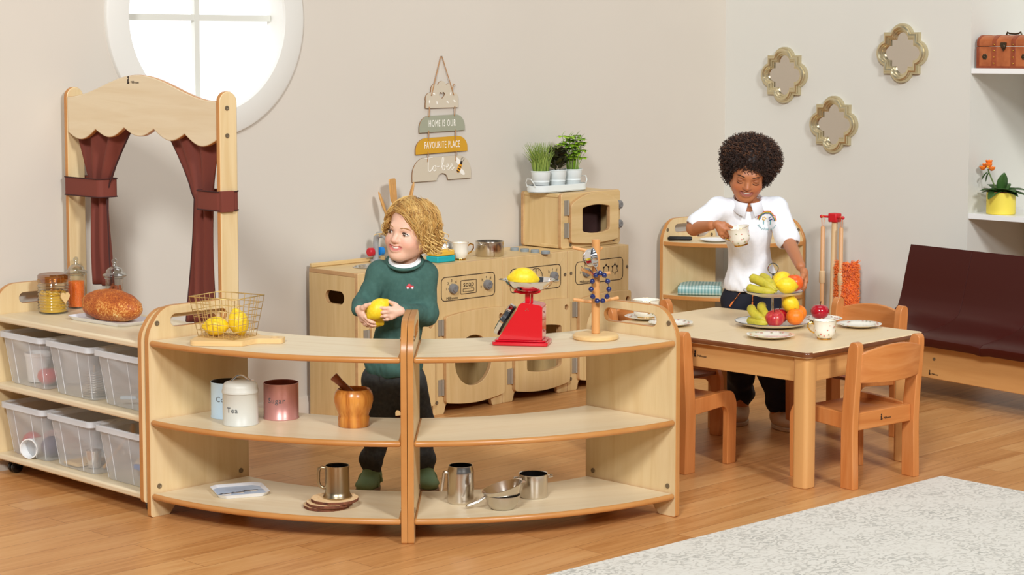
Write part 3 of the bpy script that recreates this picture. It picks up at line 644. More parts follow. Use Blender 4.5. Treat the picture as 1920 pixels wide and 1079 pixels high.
for y in (-hy + .032, hy - .052):
    p = MB(); p.box(-hx + .085, hx - .085, y, y + .02, THT - .112, THT - .0222); ap = p.build('apron', 'apron_wood', TB, bevel=.002)
for x in (-hx + .032, hx - .052):
    p = MB(); p.box(x, x + .02, -hy + .085, hy - .085, THT - .112, THT - .0222); ap = p.build('apron', 'apron_wood', TB, bevel=.002)
    if x < 0:
        lg = MB(); logo(lg, T(x - .0004, .0, THT - .072) @ Rz(-PI / 2) @ Rx(PI / 2), .95); lg.build('printed_logo', 'print_black', ap)

def make_chair():
    """local: faces +y, seat centre at origin"""
    t = thing('child_chair', 'beech child chair at the right side of the table, back towards the rug', 'chair')
    hw = .168; sd0, sd1 = -.140, .145; ZS = .262
    for s in (-1, 1):
        # rear post leans back above the seat
        o = smooth_poly([(sd0 - .020, 0, .004), (sd0 + .038, 0, .004), (sd0 + .040, ZS - .02, .06), (sd0 + .012, .50, .02), (sd0 - .002, .526, .02), (sd0 - .032, .520, .02), (sd0 - .034, .49, .02), (sd0 - .014, ZS - .03, .06)], .01, 5)
        p = MB(); p.prism(o, s * hw - .0155, s * hw + .0155, plane='yz'); p.build('back_post', 'chair_v', t, bevel=.009, segs=3)
        # front leg and seat rail in one bent piece
        o = smooth_poly([(sd1 - .052, 0, .004), (sd1 - .002, 0, .004), (sd1 + .002, ZS - .03, .02), (sd1 - .02, ZS + .012, .03), (sd1 - .06, ZS + .016, .03), (sd0 + .036, ZS + .006, .004), (sd0 + .036, ZS - .052, .004), (sd1 - .07, ZS - .040, .02), (sd1 - .05, ZS - .062, .02)], .01, 5)
        p = MB(); p.prism(o, s * (hw - .004) - .0125, s * (hw - .004) + .0125, plane='yz'); p.build('leg', 'chair_v', t, bevel=.006, segs=3)
    # seat, slightly dished
    c = MB(); n = 12; V = []; F = []; wI = hw - .0172
    for k, dz in ((0, 0), (1, -.011)):
        for i in range(n + 1):
            for j in range(n + 1):
                u, v_ = -1 + 2 * i / n, j / n; V.append((u * wI, sd0 + .042 + (sd1 - .02 - sd0 - .042) * v_, ZS - .004 - .010 * (1 - u * u) * math.sin(PI * v_) + dz))
    N = (n + 1) ** 2
    for i in range(n):
        for j in range(n):
            a = i * (n + 1) + j; F += [(a, a + n + 1, a + n + 2, a + 1), (N + a, N + a + 1, N + a + n + 2, N + a + n + 1)]
    bd = [i * (n + 1) for i in range(n + 1)] + [n * (n + 1) + j for j in range(1, n + 1)] + [i * (n + 1) + n for i in range(n - 1, -1, -1)] + [j for j in range(n - 1, 0, -1)]
    for a, b_ in zip(bd, bd[1:] + bd[:1]): F.append((a, b_, N + b_, N + a))
    c.add(V, F); c.build('seat', 'chair_x', t)
    # rear seat rail
    p = MB(); p.box(-wI, wI, sd0 - .002, sd0 + .018, ZS - .058, ZS + .004); rr = p.build('rear_rail', 'chair_x', t, bevel=.003)
    lg = MB(); logo(lg, T(.02, sd0 - .0024, ZS - .030) @ Rx(PI / 2), .9); lg.build('printed_logo', 'print_black', rr)
    # curved backrest
    c = MB(); n = 16; V = []
    for i in range(n + 1):
        u = -1 + 2 * i / n; x = u * (hw - .006); yb = sd0 - .012 - .026 * (1 - u * u); zt = .484 + .026 * (1 - u * u); zb = .378 - .006 * (1 - u * u)
        for (dy, z) in ((0, zb), (-.013, zb), (-.013 - .010, zt), (-.010, zt)): V.append((x, yb + dy, z))
    F = []
    for i in range(n):
        for k in range(4):
            a, b_ = i * 4 + k, i * 4 + (k + 1) % 4; F.append((a, b_, b_ + 4, a + 4))
    F += [(3, 2, 1, 0), (n * 4, n * 4 + 1, n * 4 + 2, n * 4 + 3)]
    c.add(V, F); c.build('backrest', 'chair_x', t, bevel=.004, segs=2)
    return t
CHAIRS = 'beech child chairs around the table'
ch1 = make_chair(); ch1['group'] = CHAIRS
ch1.location = (1.232, 7.045, 0); ch1.rotation_euler = (0, 0, R(40))
ch2 = another(ch1, (.611, 7.298, 0), R(-45), 'beech child chair behind the curved shelf right end, side on to the camera')
ch3 = another(ch1, (.618, 7.765, 0), R(-135), 'brown-seated child chair mostly hidden under the far left side of the table')
ch4 = another(ch1, (1.326, 7.822, 0), R(128.4), 'brown-seated child chair across the table, its backrest below the orange duster')
for c in (ch3, ch4):
    for o in c.children:
        if o.name.startswith('seat'):
            o.data = o.data.copy(); o.data.materials.clear(); o.data.materials.append(MAT['seat_brown']); o['label'] = 'glossy brown seat'
# ------------------------------------------------------------------ bench
BN = thing('waiting_bench', 'low wooden bench with maroon moulded seats at the right edge', 'bench', (1.785, 8.60, 0), R(-54))
b0, b1 = -.326, 1.140
p = MB(); p.box(b0, b1, 0, .02, .103, .246); fb = p.build('front_board', 'apron_wood', BN, bevel=.003)
lg = MB(); logo(lg, T(.103, -.0004, .122) @ Rx(PI / 2), .85); lg.build('printed_logo', 'print_black', fb)
b = MB(); bolt_disc(b, (.097, -.0006, .190), 'y', .007); b.build('bolt', 'bolt', fb)
for x in (b0, b1 - .02, .40):
    p = MB(); p.prism(smooth_poly([(.0205, .12), (.0205, .2475), (.30, .2475), (.33, .40), (.35, .40), (.35, 0), (.27, 0), (.22, .12)], .012, 4), x, x + .02, plane='yz'); p.build('support', 'ply_v', BN, bevel=.003)
p = MB(); p.box(b0, b1, .351, .369, .12, .41); p.build('back_board', 'ply_x', BN, bevel=.003)
prof = [(-.060, .252), (-.068, .268), (-.066, .288), (-.050, .300), (.0, .308), (.07, .319), (.14, .333), (.188, .348), (.220, .372), (.238, .412), (.256, .48), (.278, .565), (.292, .615), (.300, .642)]
def seat_shell(xa, xb):
    m = MB(); n = 8; P = [Vector((y, z)) for y, z in prof]; off = []
    for i in range(len(P)):
        d = (P[min(i + 1, len(P) - 1)] - P[max(i - 1, 0)]).normalized(); off.append(P[i] + Vector((d.y, -d.x)) * .030)
    loop = P + list(reversed(off)); k = len(loop); V = []; F = []
    for i in range(n + 1):
        u = i / n; x = xa + (xb - xa) * u; e = min(u, 1 - u) * (xb - xa)
        for q, pnt in enumerate(loop):
            drop = .006 * max(0, 1 - e / .02) if q < len(P) else 0
            V.append((x, pnt.x, pnt.y - drop if q < 9 else pnt.y)) if True else 0
    for i in range(n):
        for q in range(k):
            F.append((i * k + q, i * k + (q + 1) % k, (i + 1) * k + (q + 1) % k, (i + 1) * k + q))
    half = len(P)
    for i in (0, n):
        for q in range(half - 1):
            F.append((i * k + q, i * k + q + 1, i * k + k - 2 - q, i * k + k - 1 - q))
    m.add(V, F); return m
for i, nm in enumerate('abcd'):
    xa = b0 + .0005 + .3665 * i
    o = seat_shell(xa, xa + .3650).build('moulded_seat', 'leather', BN, bevel=.010, segs=3)
# ------------------------------------------------------------------ mirrors on the right wall
def quatre(t, n=9):
    a = .062 + (.098 - .062) * t; c = .064 + (.078 - .064) * t; r = .034 + (.062 - .034) * t; out = []
    for q in range(4):
        y = math.sqrt(max(r * r - (a - c) ** 2, 1e-9)); a1 = math.degrees(math.atan2(y, a - c))
        seg = [(c + r * math.cos(R(-a1 + 2 * a1 * i / n)), r * math.sin(R(-a1 + 2 * a1 * i / n))) for i in range(n + 1)] + [(a, a)]
        cs, sn = math.cos(q * PI / 2), math.sin(q * PI / 2); out += [(x * cs - y_ * sn, x * sn + y_ * cs) for x, y_ in seg]
    return out
def mirror(label, al, z):
    t = thing('wall_mirror', label, 'mirror', RW(al, 0, z), R(-45), 'quatrefoil mirrors on the right wall')
    steps = [(1.0, 0.0), (1.0, .016), (.93, .021), (.80, .021), (.74, .028), (.56, .031), (.40, .028), (.36, .023), (.20, .021), (.13, .014), (0.0, .012), (0.0, .004)]
    rings = [quatre(tt) for tt, d in steps]; k = len(rings[0]); V = []; F = []
    for (tt, d), rg_ in zip(steps, rings): V += [(x, -d - .0006, y) for x, y in rg_]
    for s in range(len(steps) - 1):
        for i in range(k): F.append((s * k + i, s * k + (i + 1) % k, (s + 1) * k + (i + 1) % k, (s + 1) * k + i))
    m = MB(); m.add(V, F); m.build('frame', 'champagne', t, angle=40)
    m = MB(); m.prism(quatre(.06), -.006, -.003, plane='xz'); m.build('mirror_glass', 'mirror', t)
mirror('gold quatrefoil mirror nearest the room corner, left of the three', S2 * (1.345 - 9.821) + .0, 1.407)
mirror('gold quatrefoil mirror hung highest, right of the three', S2 * (1.833 - 9.334), 1.518)
mirror('gold quatrefoil mirror hung lowest, between the other two', S2 * (1.559 - 9.608), 1.170)
# ------------------------------------------------------------------ hanging sign on the left wall
SG = thing('hanging_sign', 'tiered wooden beehive sign on twine reading home is our favourite place to bee', 'sign', LW(5.930, 0, 0), R(45))
def plank(parent, out, m, y=-.010, holes=(), tilt=0.0, c=(0, 0)):
    p = MB(); p.prism(out, y, y + .006, holes, 'xz', 0, 1); xf = T(c[0], 0, c[1]) @ Ry(tilt) @ T(-c[0], 0, -c[1]); p.v = [tuple(xf @ Vector(q)) for q in p.v]
    return p.build('plank', [m, 'sign_edge'], parent, bevel=.0006)
def dome(x0, x1, z0, z1, r): return [(x0, z0), (x1, z0)] + arc(x1 - r, z1 - (z1 - z0) * .75, r, 0, 90, 8, (z1 - z0) * .75) + arc(x0 + r, z1 - (z1 - z0) * .75, r, 90, 180, 8, (z1 - z0) * .75)
z0 = 1.281
cl = [(-.098, z0), (.098, z0), (.098, z0 + .02)] + arc(.070, z0 + .040, .028, -20, 95, 6) + arc(.036, z0 + .078, .030, -10, 80, 5) + arc(0, z0 + .092, .026, 20, 160, 6) + arc(-.036, z0 + .078, .030, 100, 190, 5) + arc(-.070, z0 + .040, .028, 85, 200, 6) + [(-.098, z0 + .02)]
hrt = [(.0155 * (math.sin(a) ** 3) * 1.1, z0 + .056 + .00105 * (13 * math.cos(a) - 5 * math.cos(2 * a) - 2 * math.cos(3 * a) - math.cos(4 * a))) for a in [2 * PI * i / 28 for i in range(28)]]
pk = plank(SG, cl, 'sign_cream', holes=[list(reversed(hrt))])
d = MB()
for i, (x, z, a) in enumerate(((-.075, .028, 30), (-.048, .062, -40), (-.030, .022, 15), (.034, .024, -25), (.052, .062, 50), (.075, .028, -30))): d.ball((0, 0, 0), (.008, .0005, .0035), 8, 5, xf=T(x, -.0101, z0 + z) @ Ry(R(a + 60)))
d.build('printed_pattern', 'sign_white', pk)
p1 = plank(SG, dome(-.136, .138, 1.176, 1.248, .055), 'sign_sage', tilt=R(-1.0), c=(0, 1.2))
p2 = plank(SG, dome(-.158, .154, 1.083, 1.152, .06), 'sign_mustard', tilt=R(-1.2), c=(0, 1.1))
zb0 = .962
p3 = plank(SG, [(-.178, zb0), (-.034, zb0)] + arc(0, zb0, .034, 180, 0, 8, .030) + [(.176, zb0)] + dome(-.178, .176, zb0, 1.066, .075)[2:], 'sign_cream', tilt=R(-.6), c=(0, 1.0))
for pp, txt, sz, zc, sx_, sp in ((p1, 'HOME IS OUR', .042, 1.212, .52, 1.25), (p2, 'FAVOURITE PLACE', .042, 1.117, .52, 1.2)):
    x = MB(); x.text(txt, sz, T(0, -.0104, zc) @ Rx(PI / 2), depth=.0004, sx=sx_, spacing=sp); x.build('lettering', 'sign_white', pp)
# handwritten words as brush strokes
def stroke(mb, pts, r=.0017, xf=None):
    P = [Vector(p) for p in pts]; out = []
    for i in range(len(P) - 1):
        a, b, c, d_ = P[max(i - 1, 0)], P[i], P[i + 1], P[min(i + 2, len(P) - 1)]
        for k in range(6):
            t = k / 6; out.append(.5 * ((2 * b) + (-a + c) * t + (2 * a - 5 * b + 4 * c - d_) * t * t + (-a + 3 * b - 3 * c + d_) * t ** 3))
    out.append(P[-1]); mb.tube([(p.x, 0, p.y) for p in out], r, 6, xf=xf)
x = MB(); xf = T(-.108, -.0106, 1.002) @ SCL(.0118, .01, .0118)
stroke(x, [(.2, 4.9), (2, 5.1), (4.2, 5.3)], .13, xf); stroke(x, [(2.3, 5.6), (2.0, 2.6), (2.1, .5), (3.0, .1), (4.2, 1.2)], .13, xf)
stroke(x, [(5.6, 2.1), (4.6, 1.9), (4.3, .8), (5.0, .1), (5.9, .7), (5.6, 2.1), (6.6, 1.6), (7.8, 1.9)], .13, xf)
ox_ = 8.6
stroke(x, [(ox_, 1.2), (ox_ + 1.1, 3.6), (ox_ + 1.2, 5.0), (ox_ + .5, 4.6), (ox_ + .5, 1.0), (ox_ + 1.2, .2), (ox_ + 1.9, 1.1), (ox_ + 1.2, 2.0), (ox_ + 2.6, 1.5)], .13, xf)
for e in (ox_ + 2.6, ox_ + 4.6): stroke(x, [(e, 1.2), (e + .9, 1.7), (e + 1.0, 2.4), (e + .4, 2.2), (e + .3, .8), (e + 1.0, .2), (e + 2.0, 1.2)], .13, xf)
x.build('handwriting', 'sign_white', p3)
bee = Matrix(T(.103, -.0106, 1.012)) @ Ry(R(28))
w_ = MB(); w_.ball((-.026, 0, .014), (.024, .0006, .011), 12, 6, xf=bee @ Ry(R(20))); w_.ball((.024, 0, -.004), (.022, .0006, .010), 12, 6, xf=bee @ Ry(R(12))); w_.build('printed_bee_wings', 'sign_white', p3)
w_ = MB(); w_.ball((0, -.0003, 0), (.0115, .0008, .025), 14, 10, xf=bee); w_.build('printed_bee_body', 'bee_yellow', p3)
w_ = MB()
for z in (-.018, -.006, .006): w_.ball((0, -.0006, z), (.0105, .0008, .0032), 12, 5, xf=bee)
w_.ball((0, -.0006, .024), (.008, .0008, .008), 12, 6, xf=bee)
for s in (-1, 1): w_.tube([bee @ Vector((s * .003, -.0005, .03)), bee @ Vector((s * .008, -.0005, .043)), bee @ Vector((s * .004 + .004, -.0005, .050))], .0008, 5)
w_.build('printed_bee_stripes', 'bee_black', p3)
tw = MB()
tw.tube([(-.066, -.013, 1.336), (-.004, -.006, 1.506), (.004, -.006, 1.506), (.068, -.013, 1.336)], .0022, 6); tw.tube([(.058, -.013, 1.36), (.070, -.012, 1.385), (.078, -.012, 1.378)], .0018, 6)
for xx, zz in ((-.078, 1.281), (.075, 1.281), (-.082, 1.178), (.080, 1.176), (-.086, 1.085), (.083, 1.083)): tw.cyl((xx, -.0125, zz + .004), (xx - .003, -.0125, zz - .038), .0022, 6); tw.cyl((xx, -.0065, zz + .004), (xx, -.0115, zz + .004), .0022, 6)
tw.build('twine', 'twine', SG); n_ = MB(); n_.cyl((0, -.0005, 1.507), (0, -.012, 1.507), .0016, 8); n_.build('nail', 'steel', SG)
# ------------------------------------------------------------------ trunk and plant on the alcove shelves
TK = thing('leather_trunk', 'small tan leather trunk with straps and metal flowers on the upper alcove shelf', 'trunk', RW(-4.768, -.098, 1.4505), R(-45))
tw_, td_, th_ = .30, .15, .098
p = MB(); p.box(-tw_ / 2, tw_ / 2, -td_ / 2, td_ / 2, 0, th_); bx = p.build('box', 'trunk_leather', TK, bevel=.004)
lid = smooth_poly([(-td_ / 2, th_ + .0015, .004), (td_ / 2, th_ + .0015, .004), (td_ / 2, th_ + .030, .02), (td_ / 2 - .03, th_ + .052, .03), (-td_ / 2 + .03, th_ + .052, .03), (-td_ / 2, th_ + .030, .02)], .01, 5)
p = MB(); p.prism(lid, -tw_ / 2, tw_ / 2, plane='yz'); ld = p.build('lid', 'trunk_leather', TK, bevel=.003)
big = [(y * 1.012, th_ + (z - th_) * 1.03) for y, z in lid]
for xx, wd in ((-.062, .024), (.036, .024), (-.146, .014), (.146, .014)):
    p = MB(); p.prism(big, xx - wd / 2, xx + wd / 2, plane='yz'); p.build('strap', 'trunk_strap', ld, bevel=.001)
    p = MB(); p.box(xx - wd / 2, xx + wd / 2, -td_ / 2 - .0022, td_ / 2 + .001, -.0002, th_ - .001); p.build('strap', 'trunk_strap', bx, bevel=.001)
p = MB(); p.box(-tw_ / 2 - .001, tw_ / 2 + .001, -td_ / 2 - .0025, -td_ / 2, .0, .010); p.build('strap', 'trunk_strap', bx, bevel=.001)
for xx in (-.062, .036):
    for zz in (.022, .050, .080, .108):
        s = MB(); s.ball((xx, -td_ / 2 - .0028, zz), (.0042, .003, .0042), 10, 6); s.build('stud', 'gold_trim', bx)
for xx in (-.110, .092):
    s = MB()
    for k in range(6): s.ball((xx + .0085 * math.cos(k * PI / 3), -td_ / 2 - .001, .052 + .0085 * math.sin(k * PI / 3)), (.0062, .002, .0062), 8, 5)
    s.ball((xx, -td_ / 2 - .002, .052), (.005, .004, .005), 8, 5); s.build('metal_flower', 'bronze', bx)
s = MB(); s.prism(smooth_poly([(-.028, .118), (-.028, .100), (-.012, .076), (0, .094), (.004, .118)], .006, 3), -td_ / 2 - .005, -td_ / 2 - .001, plane='xz'); s.ball((-.012, -td_ / 2 - .006, .098), (.009, .004, .012), 10, 6); s.build('clasp', 'bronze', bx)
s = MB(); s.tube([(-.045, 0, th_ + .054), (-.040, 0, th_ + .066), (-.03, 0, th_ + .060), (0, 0, th_ + .058), (.018, 0, th_ + .060), (.028, 0, th_ + .067), (.033, 0, th_ + .054)], .0042, 8); s.build('handle', 'bronze', ld)

def leaf(mb, base, d, length, width, curl=.3, mi=0, n=7, fold=.15):
    """a pointed leaf blade from base along d, drooping by curl"""
    d = Vector(d).normalized(); side = d.cross(Vector((0, 0, 1))); side = side.normalized() if side.length > 1e-4 else Vector((1, 0, 0)); up = side.cross(d).normalized()
    V = []; F = []
    for i in range(n + 1):
        t = i / n; c = Vector(base) + d * length * t + up * (-curl * length * t * t); w_ = width * math.sin(PI * min(1, t * .93 + .05)) ** .8 * .5
        V += [c - side * w_ + up * w_ * fold, c, c + side * w_ + up * w_ * fold]
    for i in range(n):
        a = i * 3; F += [(a, a + 1, a + 4, a + 3), (a + 1, a + 2, a + 5, a + 4)]
    mb.add(V, F, mi)
PP = thing('potted_primrose', 'orange flowering plant in a yellow pot on the lower alcove shelf', 'plant', RW(-4.815, -.085, .7805), R(-45))
p = MB(); p.lathe([(0, 0), (.064, 0), (.0665, .003), (.0665, .100), (.062, .100), (.061, .086), (0, .086)], 40); p.build('pot', 'yellow_pot', PP)
p = MB(); p.lathe([(0, .0865), (.0605, .0865), (.0605, .0975), (.055, .103), (.05, .094), (0, .096)], 28); p.build('inner_pot', 'terracotta', PP)
p = MB()
for i in range(15):
    a = i * 2.4; d = (math.cos(a), math.sin(a), .5 + .9 * RNG.random()); leaf(p, (.02 * math.cos(a), .02 * math.sin(a), .094), d, .055 + .04 * RNG.random(), .056, .35 + .5 * RNG.random(), fold=.35)
leaf(p, (.0, 0, .095), (.15, -.1, 1), .10, .055, .1); leaf(p, (.03, 0, .095), (.8, -.1, .3), .10, .05, .4)
o = p.build('leaves', 'plant_leaf', PP, angle=80, weld=False); o.modifiers.new('solid', 'SOLIDIFY').thickness = .0012
p = MB(); p.tube([(-.01, -.01, .095), (-.028, -.014, .13), (-.052, -.02, .185), (-.060, -.02, .205)], .0032, 7); p.build('stem', 'plant_stem', PP)
p = MB()
for k, c in enumerate(((-.072, -.02, .212), (-.050, -.03, .214), (-.060, -.012, .228), (-.082, -.028, .200), (-.040, -.02, .198))):
    for q in range(6):
        a = q * PI / 3 + k; p.ball((0, 0, 0), (.013, .012, .005), 8, 5, xf=T(*c) @ Rz(a) @ Ry(R(-50)) @ T(.012, 0, 0))
p.build('petals', 'petal_orange', PP)
p = MB()
for c in ((-.072, -.027, .216), (-.050, -.037, .216)): p.ball(c, .006, 8, 6)
p.build('flower_centres', 'petal_yellow', PP)
p = MB(); leaf(p, (-.055, -.02, .195), (-.7, -.2, -.5), .05, .03, .3); leaf(p, (-.055, -.02, .19), (-.3, -.3, -.8), .045, .025, .2); o = p.build('leaves', 'plant_leaf', PP, angle=80, weld=False); o.modifiers.new('solid', 'SOLIDIFY').thickness = .0012
# ------------------------------------------------------------------ cleaning set by the right wall
def RWl(al, d): return RW(al, d, 0)
CS = thing('cleaning_stand', 'pale pole stand with a red hook block holding brush handles by the right wall', 'stand', RW(-5.600, .115, 0), R(-45))
p = MB(); p.box(-.11, .11, -.085, .085, 0, .02); p.build('base', 'pale_pole', CS, bevel=.006)
p = MB(); p.tube([(-.012, 0, .0204), (0, 0, .71)], .0145, 16); p.build('pole', 'pale_pole', CS)
p = MB(); p.box(-.024, .024, -.024, .024, .705, .748); hb = p.build('hook_block', 'red_matt', CS, bevel=.005)
for s in (-1, 1):
    p = MB(); p.cyl((s * .022, -.012, .730), (s * .062, -.022, .730), .0055, 12); p.ball((s * .063, -.022, .730), .0085, 12, 8); p.build('peg', 'red_matt', hb)
base = Vector(RW(-5.600, .115, 0))
def hung(nm, lab, cat, dx, head):
    t = thing(nm, lab, cat, (base + Rz(R(-45)) @ Vector((dx, -.022, 0))), R(-45))
    ln = MB(); ln.tube([(0, -.007, .735), (-.007, 0, .72), (-.004, 0, .672), (.004, 0, .672), (.007, 0, .72), (0, -.007, .7375)], .0016, 6, closed=True)
    ln.build('loop', 'orange_cord', t)
    p = MB(); p.tube([(0, 0, .20), (0, 0, .678), (0, 0, .684)], [.0105, .0105, .006], 14); p.build('handle', 'pole_wood', t)
    p = MB(); p.tube([(0, 0, .405), (0, 0, .41), (0, 0, .462), (0, 0, .466)], [.0108, .0145, .0145, .0108], 16); p.build('collar', 'pale_pole', t)
    head(t); return t
def fluff(t):
    p = MB(); pts = []
    for i in range(3600):
        a, z = RNG.random() * 2 * PI, .215 + .29 * RNG.random(); r = .058 * (1 - abs((z - .36) / .155) ** 6 * .5)
        c = Vector((.055 * .6 * math.cos(a), .03 * math.sin(a), z)); d = Vector((math.cos(a) * 1.0, math.sin(a) * .8, RNG.normal() * .35)) * (.024 + .012 * RNG.random())
        e = c + d; m = c + d * .5 + Vector(RNG.normal(size=3)) * .005; p.tube([c, m, e], [.0030, .0028, .0010], 4)
    p.ball((0, 0, .36), (.056, .040, .155), 20, 12); p.v = [(x + .004, y + .045, z) for x, y, z in p.v]
    p.build('duster_head', 'orange_fluff', t)
def brush(t):
    p = MB(); p.box(-.05, .05, -.02, .02, .165, .20); p.build('brush_back', 'pole_wood', t, bevel=.004)
    p = MB()
    for i in range(8):
        for j in range(3): p.cyl((-.043 + i * .0123, -.012 + j * .012, .166), (-.047 + i * .0135, -.014 + j * .014, .115), .0045, 6)
    p.build('bristles', 'sponge', t)
hung('cleaning_brush', 'wooden brush handle hanging left of the pale pole stand', 'brush', -.054, brush)
hung('orange_duster', 'fluffy orange duster hanging on the right of the pole stand', 'duster', .054, fluff)
E_ = .0006
def one(mb, name, m, label, cat, loc, rz=0.0, group=None, bevel=0.0, **kw):
    o = mb.build(name, m, None, loc, bevel=bevel, rz=rz, **kw); return tag(o, label, cat, group)
# ------------------------------------------------------------------ plastic bins and what they hold
def bin_mesh():
    t = thing('plastic_bin', 'x', 'bin')
    def loop(w, d, y0, z, r): return [(x, y, z) for x, y in rrect(-w / 2, w / 2, y0, y0 + d, r, 4)]
    L = [loop(.222, .295, .012, 0.0, .02), loop(.230, .303, .008, .003, .022), loop(.262, .340, -.018, .172, .024)]; k = len(L[0])
    V = [p for l in L for p in l]; F = [tuple(range(k))[::-1]]
    for s in range(2):
        for i in range(k): F.append((s * k + i, s * k + (i + 1) % k, (s + 1) * k + (i + 1) % k, (s + 1) * k + i))
    m = MB(); m.add(V, F); m.build('tub', 'bin_plastic', t, angle=60)
    m = MB(); o = rrect(-.143, .143, -.028, .330, .026, 5); i_ = rrect(-.130, .130, -.017, .319, .022, 5); m.prism(o, .184, .190, [i_]); m.prism(rrect(-.143, .143, -.028, .330, .026, 5), .170, .184, [rrect(-.1405, .1405, -.0255, .3275, .024, 5)]); m.build('rim', 'bin_rim', t, bevel=.001)
    for x in (-.118, -.060, .055, .118): m = MB(); e = abs(x) > .1; m.tube([(x, -.013 if e else -.0185, .168), (x * (.9 if e else .93), .010 if e else .0055, .006)], .0013, 5); m.build('rib', 'bin_rim', t)
    return t
BIN = 'clear plastic bins in the trolley'
desc = {(0, 1): 'clear plastic bin with white beakers and a red apple, top left of the trolley', (1, 1): 'clear plastic bin with a wire whisk, top middle of the trolley', (2, 1): 'clear plastic bin with a pale blue pan, top right of the trolley',
        (0, 0): 'clear plastic bin with red and purple balls, bottom left of the trolley', (1, 0): 'clear plastic bin with a metal cup and wooden spoon, bottom middle of the trolley', (2, 0): 'clear plastic bin with a yellow pan, bottom right of the trolley'}
TRM = T(-1.5257, 6.7757, 0) @ Rz(R(-45)); bin0 = None; BC = {}
for row, z in ((1, .3366), (0, .0786)):
    for c in range(3):
        lx = -.3045 + .305 * c; w = TRM @ Vector((lx, 0, z))
        if bin0 is None: bin0 = bin_mesh(); b = bin0; b.location = w; b.rotation_euler = (0, 0, R(-45)); b['label'] = desc[(c, row)]; b['group'] = BIN
        else: b = another(bin0, w, R(-45), desc[(c, row)])
        BC[(c, row)] = w
def inbin(k, x, y, z=.0042): return TRM @ Vector((-.3045 + .305 * k[0] + x, y, BC[k].z + z))
def beaker(label, loc, rz=0, group=None, h=.105, r=.046, m='white_gloss'):
    b = MB(); b.lathe([(0, 0), (r * .8, 0), (r * .82, .003), (r, h - .012), (r * 1.06, h - .012), (r * 1.06, h), (r * .96, h), (r * .76, .005), (0, .005)], 28)
    return one(b, 'white_beaker', m, label, 'cup', loc, rz, group)
beaker('white plastic beaker inside the top left bin, at its left', inbin((0, 1), -.055, .085), group='white beakers'); beaker('white plastic beaker inside the top left bin, behind the red apple', inbin((0, 1), .060, .170), group='white beakers', h=.115)
def apple(name, label, loc, r, m, group=None, rot=(0, 0, 0), stem=True, cat='apple'):
    t = thing(name, label, cat, loc, 0, group); t.rotation_euler = rot
    b = MB(); b.ball((0, 0, r * .93), (r, r, r * .93), 28, 18, fn=lambda d: 1 - .20 * max(0, d.z) ** 6 - .10 * max(0, -d.z) ** 6 + .03 * (1 - abs(d.z)) + (.02 * d.z)); b.build('flesh', m, t)
    if stem:
        b = MB(); b.tube([(0, 0, r * 1.42), (.0015, 0, r * 1.75), (.004, .001, r * 2.1)], [.0018, .0015, .002], 6); b.build('stem', 'stem_brown', t)
    return t
apple('toy_apple', 'shiny red toy apple inside the top left bin', inbin((0, 1), .048, .060), .036, 'red_gloss'); apple('toy_pear', 'green toy fruit beside the red apple in the top left bin', inbin((0, 1), .0, .115), .032, 'plant_stem', cat='fruit')
b = MB()
for i in range(9): b.tube([(.026 * math.cos(a), .026 * math.sin(a), .012 + i * .0085) for a in [2 * PI * j / 20 for j in range(20)]], .0013, 5, closed=True)
b.lathe([(0, 0), (.042, 0), (.044, .006), (.0, .006)], 24); b.cyl((0, .0, .08), (0, 0, .105), .005, 8)
one(b, 'wire_whisk', 'steel_brushed', 'coiled wire whisk standing in the top middle bin', 'whisk', inbin((1, 1), .03, .07), weld=False)
b = MB(); b.lathe([(0, .0), (.05, 0), (.056, .012), (.053, .012), (.048, .003), (0, .003)], 28); one(b, 'metal_dish', 'steel_brushed', 'small round metal dish lying in the top middle bin', 'dish', inbin((1, 1), .045, .20))
t = thing('toy_pan', 'pale blue toy pan inside the top right bin', 'pan', inbin((2, 1), .045, .120)); b = MB(); b.lathe([(0, 0), (.070, 0), (.082, .028), (.079, .028), (.067, .004), (0, .004)], 36, mi=0); b.build('bowl', 'tin_blue', t); b = MB(); b.lathe([(0, .022), (.076, .022), (.0, .030)], 36); b.build('filling', 'board_wood', t); b = MB(); b.box(-.135, -.08, -.009, .009, .018, .030); b.build('handle', 'tin_blue', t, bevel=.003)
b = MB(); b.ball((0, 0, .036), .036, 24, 14); one(b, 'toy_ball', 'red_matt', 'red ball at the left of the bottom left bin', 'ball', inbin((0, 0), -.068, .062))
b = MB(); b.ball((0, 0, .037), .037, 24, 14); one(b, 'toy_ball', mat('purple', (62, 48, 96), .5) and 'purple', 'purple ball at the right of the bottom left bin', 'ball', inbin((0, 0), .060, .062))
t = beaker('white beaker lying on its side between the two balls', inbin((0, 0), -.004, .062, .034 + .0045), h=.085, r=.034); t.rotation_euler = (R(90), 0, R(-20))
m = mat('patterned', (226, 214, 208), .9); n_, l_, bs = nodes(m); v_ = coords(m, (1, 1, 1)); wv = n_.new('ShaderNodeTexWave'); wv.inputs['Scale'].default_value = 55; wv.inputs['Distortion'].default_value = 6; l_.new(v_, wv.inputs['Vector']); rp = ramp(n_, [(.45, (228, 218, 212)), (.55, (186, 92, 96))]); l_.new(wv.outputs['Fac'], rp.inputs['Fac']); l_.new(rp.outputs['Color'], bs.inputs['Base Color'])
